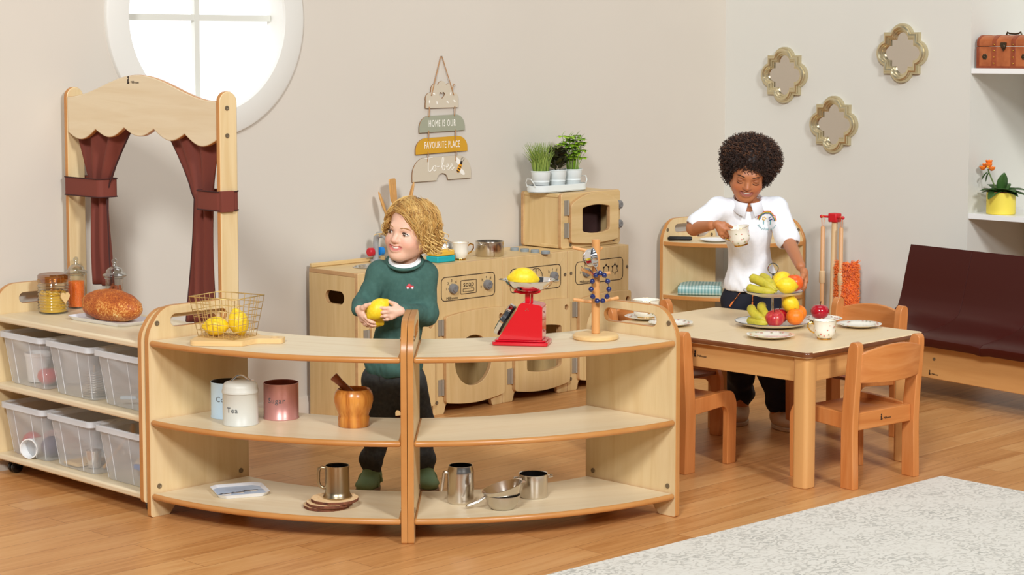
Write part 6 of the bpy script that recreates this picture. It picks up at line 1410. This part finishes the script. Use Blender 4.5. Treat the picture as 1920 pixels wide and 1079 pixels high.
# =================================================================== the blond boy
O1 = NP(-.405, 6.80, 0)
K1 = thing('person', 'small blond curly haired boy in a green jumper holding two lemons', 'person', tuple(O1))
w1 = lambda u, v, y: PXY(u, v, y) - O1
H1o = w1(768, 437, 6.795); H1M = rot(Ry(R(10)), Rz(R(-31)), Rx(R(2))); h1s = .985
sh = {-1: w1(712, 513, 6.80), 1: w1(796, 515, 6.83)}
el = {-1: w1(683, 572, 6.765), 1: w1(800, 592, 6.80)}
wr = {-1: w1(671, 580, 6.672), 1: w1(755, 583, 6.640)}
hip = w1(738, 712, 6.82); ank = {-1: w1(697, 897, 6.835), 1: w1(796, 897, 6.855)}; kn = {-1: w1(712, 800, 6.80), 1: w1(790, 800, 6.83)}
hj = {-1: hip + NP(-.048, 0, 0), 1: hip + NP(.048, .005, 0)}
neck = w1(766, 497, 6.82)
f = Field((-.19, -.26, -.005), (.19, .17, 1.06), .0023)
Pm, sm1 = head_parts(f, H1o, H1M, h1s)
f.cone(H1o + H1M @ NP(0, .022, -.06), neck + NP(0, .012, -.02), .034, .040, .02)
f.cone(neck + NP(0, .015, -.05), hip + NP(0, .01, .03), .060, .066, .04); f.cone(sh[-1] + NP(.02, 0, -.01), sh[1] + NP(-.02, 0, -.01), .034, .034, .03)
for s in (-1, 1):
    f.chain([sh[s], el[s], wr[s]], [.030, .024, .0165], .012); f.chain([hj[s], kn[s], ank[s]], [.052, .030, .020], .02); f.cone(ank[s] + NP(0, .0, -.012), ank[s] + NP(s * .008, -.045, -.026), .017, .014, .012)
lem1 = w1(709, 580, 6.622); lem2 = w1(700, 596, 6.660)
# his right hand (left in the picture) under the lower lemon; his left hand round the upper one
hand(f, w1(678, 590, 6.640), NP(.42, -.42, -.80), NP(.85, .50, .15), [(.25, .40, .3), (.28, .45, .35), (.30, .5, .35), (.32, .5, .35)], .95, side=1, thumb=NP(.62, -.55, .55), thumb_curl=.35)
hand(f, w1(741, 586, 6.600), NP(-.90, -.30, -.16), NP(-.25, .95, .10), [(.30, .45, .35), (.32, .48, .35), (.34, .5, .35), (.38, .52, .4)], .95, side=-1, thumb=NP(-.65, .60, .35), thumb_curl=.3)
V, F = f.mesh(); V = relax(V, F, 2); L = (V - H1o) @ H1M / h1s
C = tints(V, (236, 190, 164), H1o, H1M, h1s, sm1, (206, 116, 108), (232, 150, 128))
body1 = solid('body', V, F, 'skin_fair', K1, C)
face_extras(K1, H1o, H1M, h1s, Pm, sm1, 'iris_brown', 'brow_fair', 'lash', 0, .95, gaze=(-.0005, 0))
# jumper
f = Field((-.20, -.20, .40), (.20, .17, .92), .003)
f.cone(neck + NP(0, .012, -.055), hip + NP(0, .0, .075), .070, .086, .05); f.ell(hip + NP(0, .002, .055), (.098, .080, .060), .05)
f.ell(neck + NP(-.006, .010, -.085), (.088, .068, .075), .05)
f.cone(sh[-1], sh[1], .039, .039, .035); f.cone(sh[-1], neck + NP(-.02, .01, -.02), .032, .034, .03); f.cone(sh[1], neck + NP(.02, .01, -.02), .032, .034, .03)
for s in (-1, 1): f.chain([sh[s], el[s], el[s] + (wr[s] - el[s]) * .86], [.040, .036, .0255], .022)
for s in (-1, 1):
    p = el[s] + (wr[s] - el[s]) * .93; d = (wr[s] - el[s]); d /= np.linalg.norm(d); f.cone(p - d * .010, p + d * .006, .0235, .0235, .006)
f.cone(w1(759, 489, 6.80) + NP(0, .002, .026), w1(759, 489, 6.80) + NP(0, -.030, .11), .052, .085, .006, 'sub')
f.cut(hip + NP(0, 0, .018), (0, 0, -1), .006)
V, F = f.mesh(); V = relax(V, F, 2)
dist = np.minimum(np.linalg.norm(V - el[-1], axis=1), np.linalg.norm(V - el[1], axis=1)); mk = .5 + 1.1 * np.exp(-(dist / .06) ** 2) + .9 * np.exp(-((V[:, 2] - hip[2] - .05) / .05) ** 2)
V = wrinkle(V, F, .0042, (26, 22, 13), 3, mk); V = wrinkle(V, F, .0018, (60, 50, 34), 9, mk); V = relax(V, F, 1)
jm = solid('jumper', V, F, 'knit_green', K1)
cc1 = w1(759, 489, 6.800); n = 40
def ringpts(rx, ry, dz, up=0): return [cc1 + NP(rx * math.cos(a), ry * math.sin(a) - .004, up + dz * math.sin(a)) for a in [2 * PI * i / n for i in range(n)]]
b = MB(); b.tube([tuple(p) for p in ringpts(.0615, .052, .026)], .0056, 10, closed=True); b.build('collar_band', 'knit_green', jm)
b = MB(); V0 = [tuple(p) for p in ringpts(.0600, .050, .025)]; V1 = [tuple(p) for p in ringpts(.047, .042, .020, .010)]; b.add(V0 + V1, [(i, (i + 1) % n, n + (i + 1) % n, n + i) for i in range(n)]); b.tube(V1, .0026, 8, closed=True); b.build('tee_shirt', 'tee_white', K1, angle=80)
# little car motif on the chest
def nearest(V, u, v, y0):
    """point of a garment in front at pixel u, v"""
    d = PXY(u, v, 5.0) - NP(0, 0, 1.5599); d /= np.linalg.norm(d); W = V - (NP(0, 0, 1.5599)); t = W @ d; off = np.linalg.norm(W - t[:, None] * d, axis=1); c = np.where(off < .006)[0]
    return c[np.argmin(t[c])] if len(c) else np.argmin(off)
Vw = V + O1; i = nearest(Vw, 770, 537, 0); p = V[i]; nn = normals(V, F)[i]; q = Vector(nn).to_track_quat('Y', 'Z').to_matrix().to_4x4() @ Rz(PI)
xf = Matrix.Translation(Vector(p) + Vector(nn) * .0012) @ q
b = MB(); b.prism(smooth_poly([(-.013, -.002), (.013, -.002), (.013, .004), (.004, .005), (.001, .011), (-.007, .011), (-.009, .005), (-.013, .004)], .002, 3), -.0008, .0006, plane='xz', xf=xf); b.build('car_motif', 'badge_red', jm)
b = MB()
for x in (-.008, .008): b.ball((x, 0, -.003), (.0042, .0016, .0042), 12, 6, xf=xf)
b.ball((-.003, 0, .0075), (.003, .0012, .002), 8, 5, xf=xf); b.build('car_wheels', 'badge_white', jm)
# trousers
f = Field((-.20, -.17, .03), (.20, .18, .52), .0032)
f.ell(hip + NP(0, .005, .0), (.094, .080, .075), .03)
for s in (-1, 1):
    f.chain([hj[s] + NP(0, 0, -.01), kn[s], ank[s] + NP(0, 0, .045)], [.066, .047, .034], .03); f.cone(ank[s] + NP(0, 0, .042), ank[s] + NP(0, 0, .024), .031, .030, .006); f.cone(ank[s] + NP(0, 0, .080), ank[s] + NP(0, 0, .068), .038, .038, .010)
f.cut(hip + NP(0, 0, .05), (0, 0, 1), .006)
V, F = f.mesh(); V = relax(V, F, 2); mk = .5 + 1.2 * np.exp(-((V[:, 2] - .11) / .05) ** 2) + .8 * np.exp(-((V[:, 2] - .23) / .06) ** 2)
V = wrinkle(V, F, .0050, (22, 22, 24), 5, mk); V = relax(V, F, 1); tr = solid('trousers', V, F, 'denim_grey', K1)
i = nearest(V + O1, 716, 706, 0); b = MB(); b.box(-.010, .010, -.0015, .0015, -.014, .012, xf=Matrix.Translation(Vector(V[i]) + Vector((0, -.002, 0)))); b.build('waist_tab', 'denim_grey', tr, bevel=.001)
def shoe(t, a, yaw, up, sole, L=.165, straps=True, toe=1.0):
    g = NP(a[0], a[1], 0); M = rot(Rz(yaw)); P = lambda x, y, z: g + M @ NP(x, y, z)
    f = Field(g + NP(-.12, -.16, .0005), g + NP(.12, .09, .11), .0028)
    f.ell(P(0, -.062, .030), (.036, .062, .028), .02, M=M); f.ell(P(0, -.005, .040), (.032, .046, .040), .03, M=M); f.cone(P(0, .008, .05), P(0, .006, .078), .030, .030, .02)
    f.cut(g + NP(0, 0, .014), (0, 0, -1), .002); f.cut(g + NP(0, 0, .082), (0, 0, 1), .004)
    V, F = f.mesh(); V = relax(V, F, 1); o = solid('shoe', V, F, up, t)
    b = MB(); out = [(P(.039 * math.cos(c) * (1 - .06 * math.sin(c)), -.042 + (.086 if math.sin(c) < 0 else .080) * math.sin(c), 0)) for c in [2 * PI * i / 36 for i in range(36)]]; b.prism([(p[0], p[1]) for p in out], .0006, .017); b.build('sole', sole, o, bevel=.003)
    b = MB()
    if straps:
        for y, z, r in ((-.052, .040, .038), (-.018, .060, .038)):
            b.tube([P(r * math.cos(c), y + .006 * math.cos(c), z * .55 + (z * .47 + .006) * math.sin(c)) for c in [R(-5 + 19 * i) for i in range(11)]], .0062, 8)
        b.tube([P(.031 * math.cos(c), .004 + .031 * math.sin(c), .080) for c in [2 * PI * i / 24 for i in range(24)]], .005, 7, closed=True); b.build('strap', up, o)
    else:
        for k in range(4):
            y = -.062 + .014 * k; z = .052 + .008 * k; b.tube([P(-.018, y, z), P(0, y - .002, z + .007), P(.018, y, z)], .0026, 6)
        b.tube([P(.031 * math.cos(c), .004 + .031 * math.sin(c), .081) for c in [2 * PI * i / 24 for i in range(24)]], .006, 7, closed=True); b.build('laces', sole, o)
    return o
shoe(K1, ank[-1], R(-12), 'shoe_green', 'sole_tan'); shoe(K1, ank[1], R(14), 'shoe_green', 'sole_tan')
# hair
def strand_sets(n): return [MB() for _ in range(n)]
hr = np.random.default_rng(11)
def hp(th, ph, lift, c=NP(0, .016, .040), r=NP(.078, .091, .079)):
    """point over the scalp: th from the crown, ph from the front towards image right"""
    if th <= 1.75: return c + NP(r[0] * math.sin(th) * math.sin(ph), -r[1] * math.sin(th) * math.cos(ph), r[2] * math.cos(th)) * (1 + lift)
    e = math.sin(1.75) * (1 + lift); return c + NP(r[0] * e * math.sin(ph), -r[1] * e * math.cos(ph), r[2] * math.cos(1.75) * (1 + lift) - (th - 1.75) * .078)
cap = Field(H1o + NP(-.14, -.14, -.13), H1o + NP(.14, .14, .15), .003)
P1 = lambda x, y, z: H1o + H1M @ (NP(x, y, z) * h1s)
cap.ell(P1(0, .014, .045), NP(.0775, .0915, .0775) * h1s, .01, M=H1M); cap.ell(P1(.0, .035, -.005), NP(.080, .074, .075) * h1s, .03, M=H1M)
cap.ell(P1(-.022, -.088, -.014), NP(.058, .085, .088) * h1s, .012, 'sub', M=H1M)
V, F = cap.mesh(); V = relax(V, F, 1); N = normals(V, F); a = np.array([noise.noise(Vector(tuple(p * 38))) for p in V]); hb = solid('hair', V + N * (a * .004)[:, None], F, 'hair_root', K1)
ms = strand_sets(3)
def lock(kind):
    part = -.55
    if kind == 'fringe': d = dict(ph=part + hr.uniform(-.15, .6) if hr.random() < .6 else hr.uniform(part, .95), th0=hr.uniform(.25, 1.14), ph1=hr.uniform(.98, 1.75), th1=hr.uniform(1.35, 2.5), pw=.95, tp=2.0, right=True)
    elif kind == 'left': d = dict(ph=part - hr.uniform(-.15, .7), th0=hr.uniform(.1, 1.0), ph1=-hr.uniform(.98, 1.6), th1=hr.uniform(1.6, 2.35), pw=.6, tp=1.1, right=False, fl=.05)
    else:
        ph = hr.uniform(.95, 2 * PI - .95); ph = ph if ph < PI else ph - 2 * PI; ph1 = ph + hr.normal() * .22; right = ph > 0
        if abs(ph1) < 1.02: ph1 = math.copysign(hr.uniform(1.02, 1.35), ph1)
        d = dict(ph=ph, th0=hr.uniform(.22, 1.35), ph1=ph1, th1=hr.uniform(1.9, 2.7) if right else hr.uniform(1.75, 2.4), pw=1.0, tp=1.0, right=right)
    d.update(lift=hr.uniform(.03, .13), psi=hr.uniform(0, 6.28), fq=hr.uniform(1.6, 3.2), am=hr.uniform(.0035, .0085), flick=hr.uniform(0, d.get('fl', .26 if d['right'] else .14)), tone=hr.integers(0, 5)); return d
locks = [lock('fringe') for _ in range(84)] + [lock('left') for _ in range(64)] + [lock('side') for _ in range(110)]
for li, d in enumerate(locks):
    for c in range(20):
        n = 22; pts = []; j1, j2, j3, j4 = hr.normal(size=4); amj = d['am'] * hr.uniform(.8, 1.25); lq = hr.uniform(.86, 1.04)
        for k in range(n):
            q = k / (n - 1) * lq; sp = 1 - .45 * q; th = d['th0'] + .045 * j1 * sp + (d['th1'] - d['th0']) * q ** d['tp']; p_ = d['ph'] + .075 * j2 * sp + (d['ph1'] - d['ph']) * q ** d['pw']; lf = d['lift'] + .022 * j3 * sp + .05 * q + d['flick'] * max(0, q - .5) ** 1.3 * 1.35
            p = hp(th, p_, lf); tang = NP(math.cos(p_), math.sin(p_), 0); outw = NP(math.sin(p_), -math.cos(p_), 0); A = amj * (.2 + q ** 1.2 * (1.7 if q > .6 else 1.1)); ang = d['psi'] + .35 * j4 + 2 * PI * d['fq'] * q
            pts.append(tuple(P1(*(p + tang * A * math.cos(ang) + outw * A * .8 * math.sin(ang)))))
        r = hr.uniform(.0005, .00095); t_ = 2 if (d['th0'] < .45 and c % 3 == 0) or d['tone'] == 4 and c % 2 else (1 if d['tone'] in (0, 1) and c % 3 else 0); ms[t_].tube(pts, [r * .7] + [r] * (n - 3) + [r * .7, r * .2], 4, cap=False)
for b, m_ in zip(ms, ('hair_gold', 'hair_light', 'hair_root')): b.build('curls', m_, hb, weld=False, angle=180)
b = MB()
for i in range(260):                                      # loose single hairs over the mass
    d = lock(['fringe', 'side', 'side', 'left'][i % 4]); pts = []; n = 22
    for k in range(n):
        q = k / (n - 1); th = d['th0'] + (d['th1'] - d['th0']) * q ** d['tp']; p_ = d['ph'] + (d['ph1'] - d['ph']) * q ** d['pw']; p = hp(th, p_, d['lift'] + .07 + .06 * q + d['flick'] * max(0, q - .5)); A = d['am'] * 1.5 * q; ang = d['psi'] + 2 * PI * d['fq'] * q; pts.append(tuple(P1(*(p + NP(math.cos(p_), math.sin(p_), .4) * A * math.cos(ang)))))
    b.tube(pts, [.0005] * (n - 1) + [.0002], 4, cap=False)
b.build('loose_hairs', 'hair_light', hb, weld=False, angle=180)
# tighter ringlets hanging at both sides
bs = {True: MB(), False: MB()}
for i in range(150):
    right = i % 3 != 0; b = bs[right]; ph = hr.uniform(1.15, 2.5) if right else -hr.uniform(1.05, 1.9); th = hr.uniform(1.6, 2.45 if right else 2.15); c = hp(th, ph, .10 + (.16 if right else .06) * hr.random()); ax = NP(hr.normal() * .5, hr.normal() * .5, -1); R0 = hr.uniform(.007, .012); psi = hr.uniform(0, 6)
    pts = [tuple(P1(*(c + ax * .016 * q * 2.2 + NP(R0 * math.cos(psi + q * 9.5), R0 * .8 * math.sin(psi + q * 9.5), 0)))) for q in [k / 16 for k in range(17)]]; b.tube(pts, [.0008] + [.0015] * 14 + [.0010, .0004], 5)
for b in bs.values(): b.build('ringlets', 'hair_light', hb, weld=False, angle=180)
# the lemons he holds
lemon('lemon held by the blond boy, the upper one', tuple(lem1 + O1), 1.08, (R(20), R(-38), R(20)), 'lemons in his hands'); lemon('lemon held by the blond boy, the lower one', tuple(lem2 + O1), 1.0, (0, R(30), R(-20)), 'lemons in his hands')

# =================================================================== the boy in the white polo shirt
O2 = NP(1.00, 7.98, 0)
K2 = thing('person', 'boy with a dark afro in a white polo shirt tipping a teacup behind the table', 'person', tuple(O2))
w2 = lambda u, v, y: PXY(u, v, y) - O2
H2M = rot(Ry(R(7)), Rz(R(-3)), Rx(R(20))); h2s = 1.0
H2o = w2(1402, 327, 7.915)
sh = {-1: w2(1345, 392, 7.93), 1: w2(1455, 390, 7.93)}
el = {-1: w2(1301, 428, 7.90), 1: w2(1478, 452, 7.86)}
wr = {-1: w2(1334, 423, 7.775), 1: w2(1501, 500, 7.62)}
hip = w2(1408, 560, 8.030); ank = {-1: w2(1389, 770, 8.08), 1: w2(1460, 785, 7.96)}; kn = {-1: w2(1388, 680, 8.00), 1: w2(1448, 690, 7.94)}
hj = {-1: hip + NP(-.052, 0, 0), 1: hip + NP(.052, 0, 0)}; neck = w2(1401, 383, 7.955)
f = Field((-.30, -.46, -.005), (.26, .19, 1.20), .0024)
Pm, sm2 = head_parts(f, H2o, H2M, h2s)
f.cone(H2o + H2M @ NP(0, .028, -.055), neck + NP(0, .014, -.02), .036, .042, .02)
f.cone(neck + NP(0, .015, -.05), hip + NP(0, .01, .03), .066, .072, .04); f.cone(sh[-1] + NP(.02, 0, -.01), sh[1] + NP(-.02, 0, -.01), .036, .036, .03)
for s in (-1, 1):
    f.chain([sh[s], el[s], wr[s]], [.034, .0285, .0190], .014); f.chain([hj[s], kn[s], ank[s]], [.060, .042, .028], .02); f.cone(ank[s] + NP(0, .0, -.02), ank[s] + NP(s * .008, -.055, -.04), .020, .016, .015)
hand(f, w2(1351, 428, 7.752), NP(.62, -.22, -.72), NP(.30, .85, .10), [(.25, .45, .35), (.32, .5, .4), (.40, .55, .4), (.5, .6, .45)], 1.0, side=1, thumb=NP(.85, .25, -.35), thumb_curl=.2)
hand(f, w2(1509, 519, 7.560), NP(.16, -.22, -.92), NP(-.95, .12, -.15), [(.30, .5, .4), (.32, .55, .4), (.35, .55, .4), (.35, .55, .4)], 1.0, side=-1, thumb=NP(-.35, -.55, -.6), thumb_curl=.2)
V, F = f.mesh(); V = relax(V, F, 2); C = tints(V, (188, 120, 78), H2o, H2M, h2s, sm2, (150, 78, 66), (186, 98, 66))
solid('body', V, F, 'skin_brown', K2, C)
face_extras(K2, H2o, H2M, h2s, Pm, sm2, 'iris_brown', 'brow_dark', 'brow_dark', 1.0, .62)
# polo shirt
f = Field((-.31, -.24, .42), (.27, .18, 1.0), .003)
f.cone(neck + NP(0, .012, -.060), hip + NP(0, -.005, .075), .074, .094, .05); f.ell(hip + NP(0, -.004, .065), (.102, .088, .070), .05); f.ell(neck + NP(0, .006, -.10), (.098, .074, .085), .05)
f.cone(sh[-1], sh[1], .041, .041, .035)
for s in (-1, 1): f.cone(sh[s], neck + NP(s * .022, .012, -.018), .034, .036, .03)
for s, t_ in ((-1, .80), (1, .92)): f.cone(sh[s], sh[s] + (el[s] - sh[s]) * t_, .043, .050, .022)
cuff = {}
for s, t_ in ((-1, 1.02), (1, 1.08)):
    d = el[s] - sh[s]; L_ = np.linalg.norm(d); d /= L_; c = sh[s] + d * L_ * t_; cuff[s] = (c, d)
    f.ell(c + d * .044, (.060, .060, .044), .003, 'sub', M=rot(Vector(d).to_track_quat('Z', 'Y').to_matrix()))
    f.cone(c - d * .03, c + d * .12, .036, .036, .004, 'sub')
f.cone(w2(1402, 380, 7.925) + NP(0, -.006, .004), w2(1402, 380, 7.925) + NP(0, -.04, .09), .050, .080, .006, 'sub'); f.cut(hip + NP(0, 0, .038), (0, 0, -1), .006)
V, F = f.mesh(); V = relax(V, F, 2); d2 = np.minimum(np.linalg.norm(V - sh[-1], axis=1), np.linalg.norm(V - sh[1], axis=1)); mk = .45 + .9 * np.exp(-(d2 / .07) ** 2) + .8 * np.exp(-((V[:, 2] - hip[2] - .07) / .05) ** 2)
V = wrinkle(V, F, .0042, (20, 20, 11), 13, mk); V = wrinkle(V, F, .0016, (50, 44, 30), 19, mk); V = relax(V, F, 1); po = solid('polo_shirt', V, F, 'polo_white', K2); NV = normals(V, F); Vw = V + O2
# collar: two folded points and a button placket
b = MB(); n = 24; c2 = w2(1402, 377, 7.925)
for s in (-1, 1):
    Vv = []; Ff = []
    for i in range(n + 1):
        q = i / n; a = PI / 2 - s * (PI * .97) * q; x, y = math.cos(a), math.sin(a); z = .022 * y; fr = max(0, q - .45) / .55
        top = c2 + NP(.050 * x, .046 * y, .004 + z); mid = c2 + NP(.058 * x, .054 * y, .012 + z * .9); low = c2 + NP(.068 * x + s * .014 * fr ** 2, .062 * y - .006 * fr, -.020 + z * .9 - .020 * fr ** 1.5)
        Vv += [tuple(top), tuple(mid), tuple(low)]
    for i in range(n): k_ = i * 3; Ff += [(k_, k_ + 1, k_ + 4, k_ + 3), (k_ + 1, k_ + 2, k_ + 5, k_ + 4)]
    b.add(Vv, Ff)
co_ = b.build('collar', 'polo_white', po, angle=80); so = co_.modifiers.new('solid', 'SOLIDIFY'); so.thickness = .004; so.offset = 0
def patch(u, v):
    i = nearest(Vw, u, v, 0); nn = NV[i]; q = Vector(nn).to_track_quat('Y', 'Z').to_matrix().to_4x4() @ Rz(PI); return Matrix.Translation(Vector(V[i]) + Vector(nn) * .0018) @ q
xf = patch(1401, 407); b = MB(); b.box(-.010, .010, -.001, .001, -.045, .012, xf=xf); b.build('placket', 'polo_white', po, bevel=.0008)
# embroidered school badge: rainbow, two small figures, a line of lettering underneath
def surf(x, z, u0=1438, v0=416, s=462):
    i = nearest(Vw, u0 + x * s, v0 - z * s, 0); return V[i] + NV[i] * .0016
for r, m_ in ((.0335, 'badge_red'), (.0305, 'badge_yellow'), (.0275, 'badge_green'), (.0248, 'badge_blue')):
    b = MB(); b.tube([tuple(surf(r * math.cos(a), .004 + r * 1.05 * math.sin(a))) for a in [R(4 + 172 * i / 18) for i in range(19)]], .0014, 6); b.build('badge_rainbow', m_, po)
for x, m_, m2 in ((-.009, 'badge_yellow', 'badge_teal'), (.010, 'badge_blue', 'badge_teal')):
    b = MB()
    for k in range(5): b.ball(tuple(surf(x + .0052 * math.cos(k * 1.257), .010 + .0052 * math.sin(k * 1.257))), .0026, 8, 5)
    b.build('badge_flower', m_, po); b = MB(); b.tube([tuple(surf(x, .004)), tuple(surf(x, -.004)), tuple(surf(x - .001, -.012))], .0016, 6); b.build('badge_figure', m2, po)
b = MB()
for i, ch in enumerate('Starflowers'):
    a = R(200 + 140 * i / 10); p = surf(.031 * math.cos(a), -.006 + .027 * math.sin(a)); xfq = Matrix.Translation(Vector(p) + Vector((0, -.0008, 0))) @ Rx(PI / 2) @ Rz(a + PI / 2); b.text(ch, .0125, xfq, depth=.0006)
b.build('badge_lettering', 'badge_teal', po)
# joggers with orange flecked drawcords
f = Field((-.20, -.17, .06), (.20, .20, .66), .0034); f.ell(hip + NP(0, .004, .01), (.100, .086, .080), .03)
for s in (-1, 1):
    f.chain([hj[s] + NP(0, 0, -.01), kn[s], ank[s] + NP(0, 0, .06)], [.072, .060, .050], .03); f.cone(ank[s] + NP(0, 0, .050), ank[s] + NP(0, 0, .030), .036, .034, .006); f.cone(ank[s] + NP(0, 0, .10), ank[s] + NP(0, 0, .080), .054, .052, .012)
f.cut(hip + NP(0, 0, .07), (0, 0, 1), .006); V, F = f.mesh(); V = relax(V, F, 2); mk = .6 + 1.3 * np.exp(-((V[:, 2] - .15) / .06) ** 2); V = wrinkle(V, F, .0055, (20, 20, 22), 25, mk); V = relax(V, F, 1); jg = solid('joggers', V, F, 'navy_jogger', K2)
for pts in (((1386, 546), (1379, 556), (1372, 567), (1366, 576)), ((1412, 548), (1412, 558), (1412, 568), (1411, 580))):
    P_ = []
    for u, v in pts:
        i = nearest(V + O2, u, v, 0); P_.append(tuple(V[i] + NP(0, -.006, 0)))
    b = MB(); b.tube(P_, .0032, 7); dc = b.build('drawcord', 'black', jg); b = MB(); dd = [Vector(p) for p in P_]
    for k in range(8):
        q = k / 8 * 2.2; i = int(q); p = dd[i].lerp(dd[i + 1], q - i); b.ball(tuple(p + Vector((0, -.002, 0))), (.0028, .0028, .0016), 6, 4)
    b.tube([P_[-2], P_[-1]], .0034, 7); b.build('orange_fleck', 'orange_cord', dc)
shoe(K2, ank[-1], R(-14), 'shoe_beige', 'sole_beige', straps=False); shoe(K2, ank[1], R(20), 'shoe_beige', 'sole_beige', straps=False)
# afro
P2h = lambda x, y, z: H2o + H2M @ (NP(x, y, z) * h2s)
hc, hrad = NP(.004, .030, .060), NP(.126, .112, .094)
cap = Field(H2o + NP(-.17, -.17, -.12), H2o + NP(.17, .18, .22), .0034); cap.ell(P2h(*hc), hrad * .90 * h2s, .01, M=H2M); cap.ell(P2h(.0, .045, -.01), NP(.092, .072, .062) * h2s, .03, M=H2M); cap.ell(P2h(0, -.090, -.040), NP(.066, .072, .088) * h2s, .010, 'sub', M=H2M)
V, F = cap.mesh(); V = relax(V, F, 1); N = normals(V, F); a = np.array([noise.noise(Vector(tuple(p * 45))) for p in V]); hb = solid('hair', V + N * (a * .008)[:, None], F, 'afro_dark', K2)
ms = strand_sets(3); Vh = V; cnt = 0
sel = hr.integers(0, len(V), 4200)
for i in sel:
    L = (V[i] - H2o) @ H2M / h2s
    if L[1] < -.02 and L[2] < .040 and abs(L[0]) < .058: continue
    n0 = N[i] + hr.normal(size=3) * .35; n0 /= np.linalg.norm(n0); t1 = np.cross(n0, NP(.3, .2, 1)); t1 /= np.linalg.norm(t1); t2 = np.cross(n0, t1); R0 = hr.uniform(.0022, .0044); ln = hr.uniform(.012, .028); psi = hr.uniform(0, 6); tw = hr.uniform(8, 14); k = 13
    pts = [tuple(V[i] + n0 * (ln * q - .003) + (t1 * math.cos(psi + tw * q) + t2 * math.sin(psi + tw * q)) * R0) for q in [j / (k - 1) for j in range(k)]]
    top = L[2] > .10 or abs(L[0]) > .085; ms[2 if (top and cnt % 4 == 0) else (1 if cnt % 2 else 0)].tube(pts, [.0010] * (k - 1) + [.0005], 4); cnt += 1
for b, m_ in zip(ms, ('afro_dark', 'afro_mid', 'afro_light')): b.build('curls', m_, hb, weld=False, angle=180)
# the cup he tips
cp_ = PXY(1393, 446, 7.735); tcup = teacup('teacup', 'floral teacup tipped in the hand of the boy in white', (cp_[0] - .006, cp_[1], cp_[2] - .030), 0, .044, .072, group='floral teacups'); tcup.rotation_euler = (R(8), R(-10), R(-25))
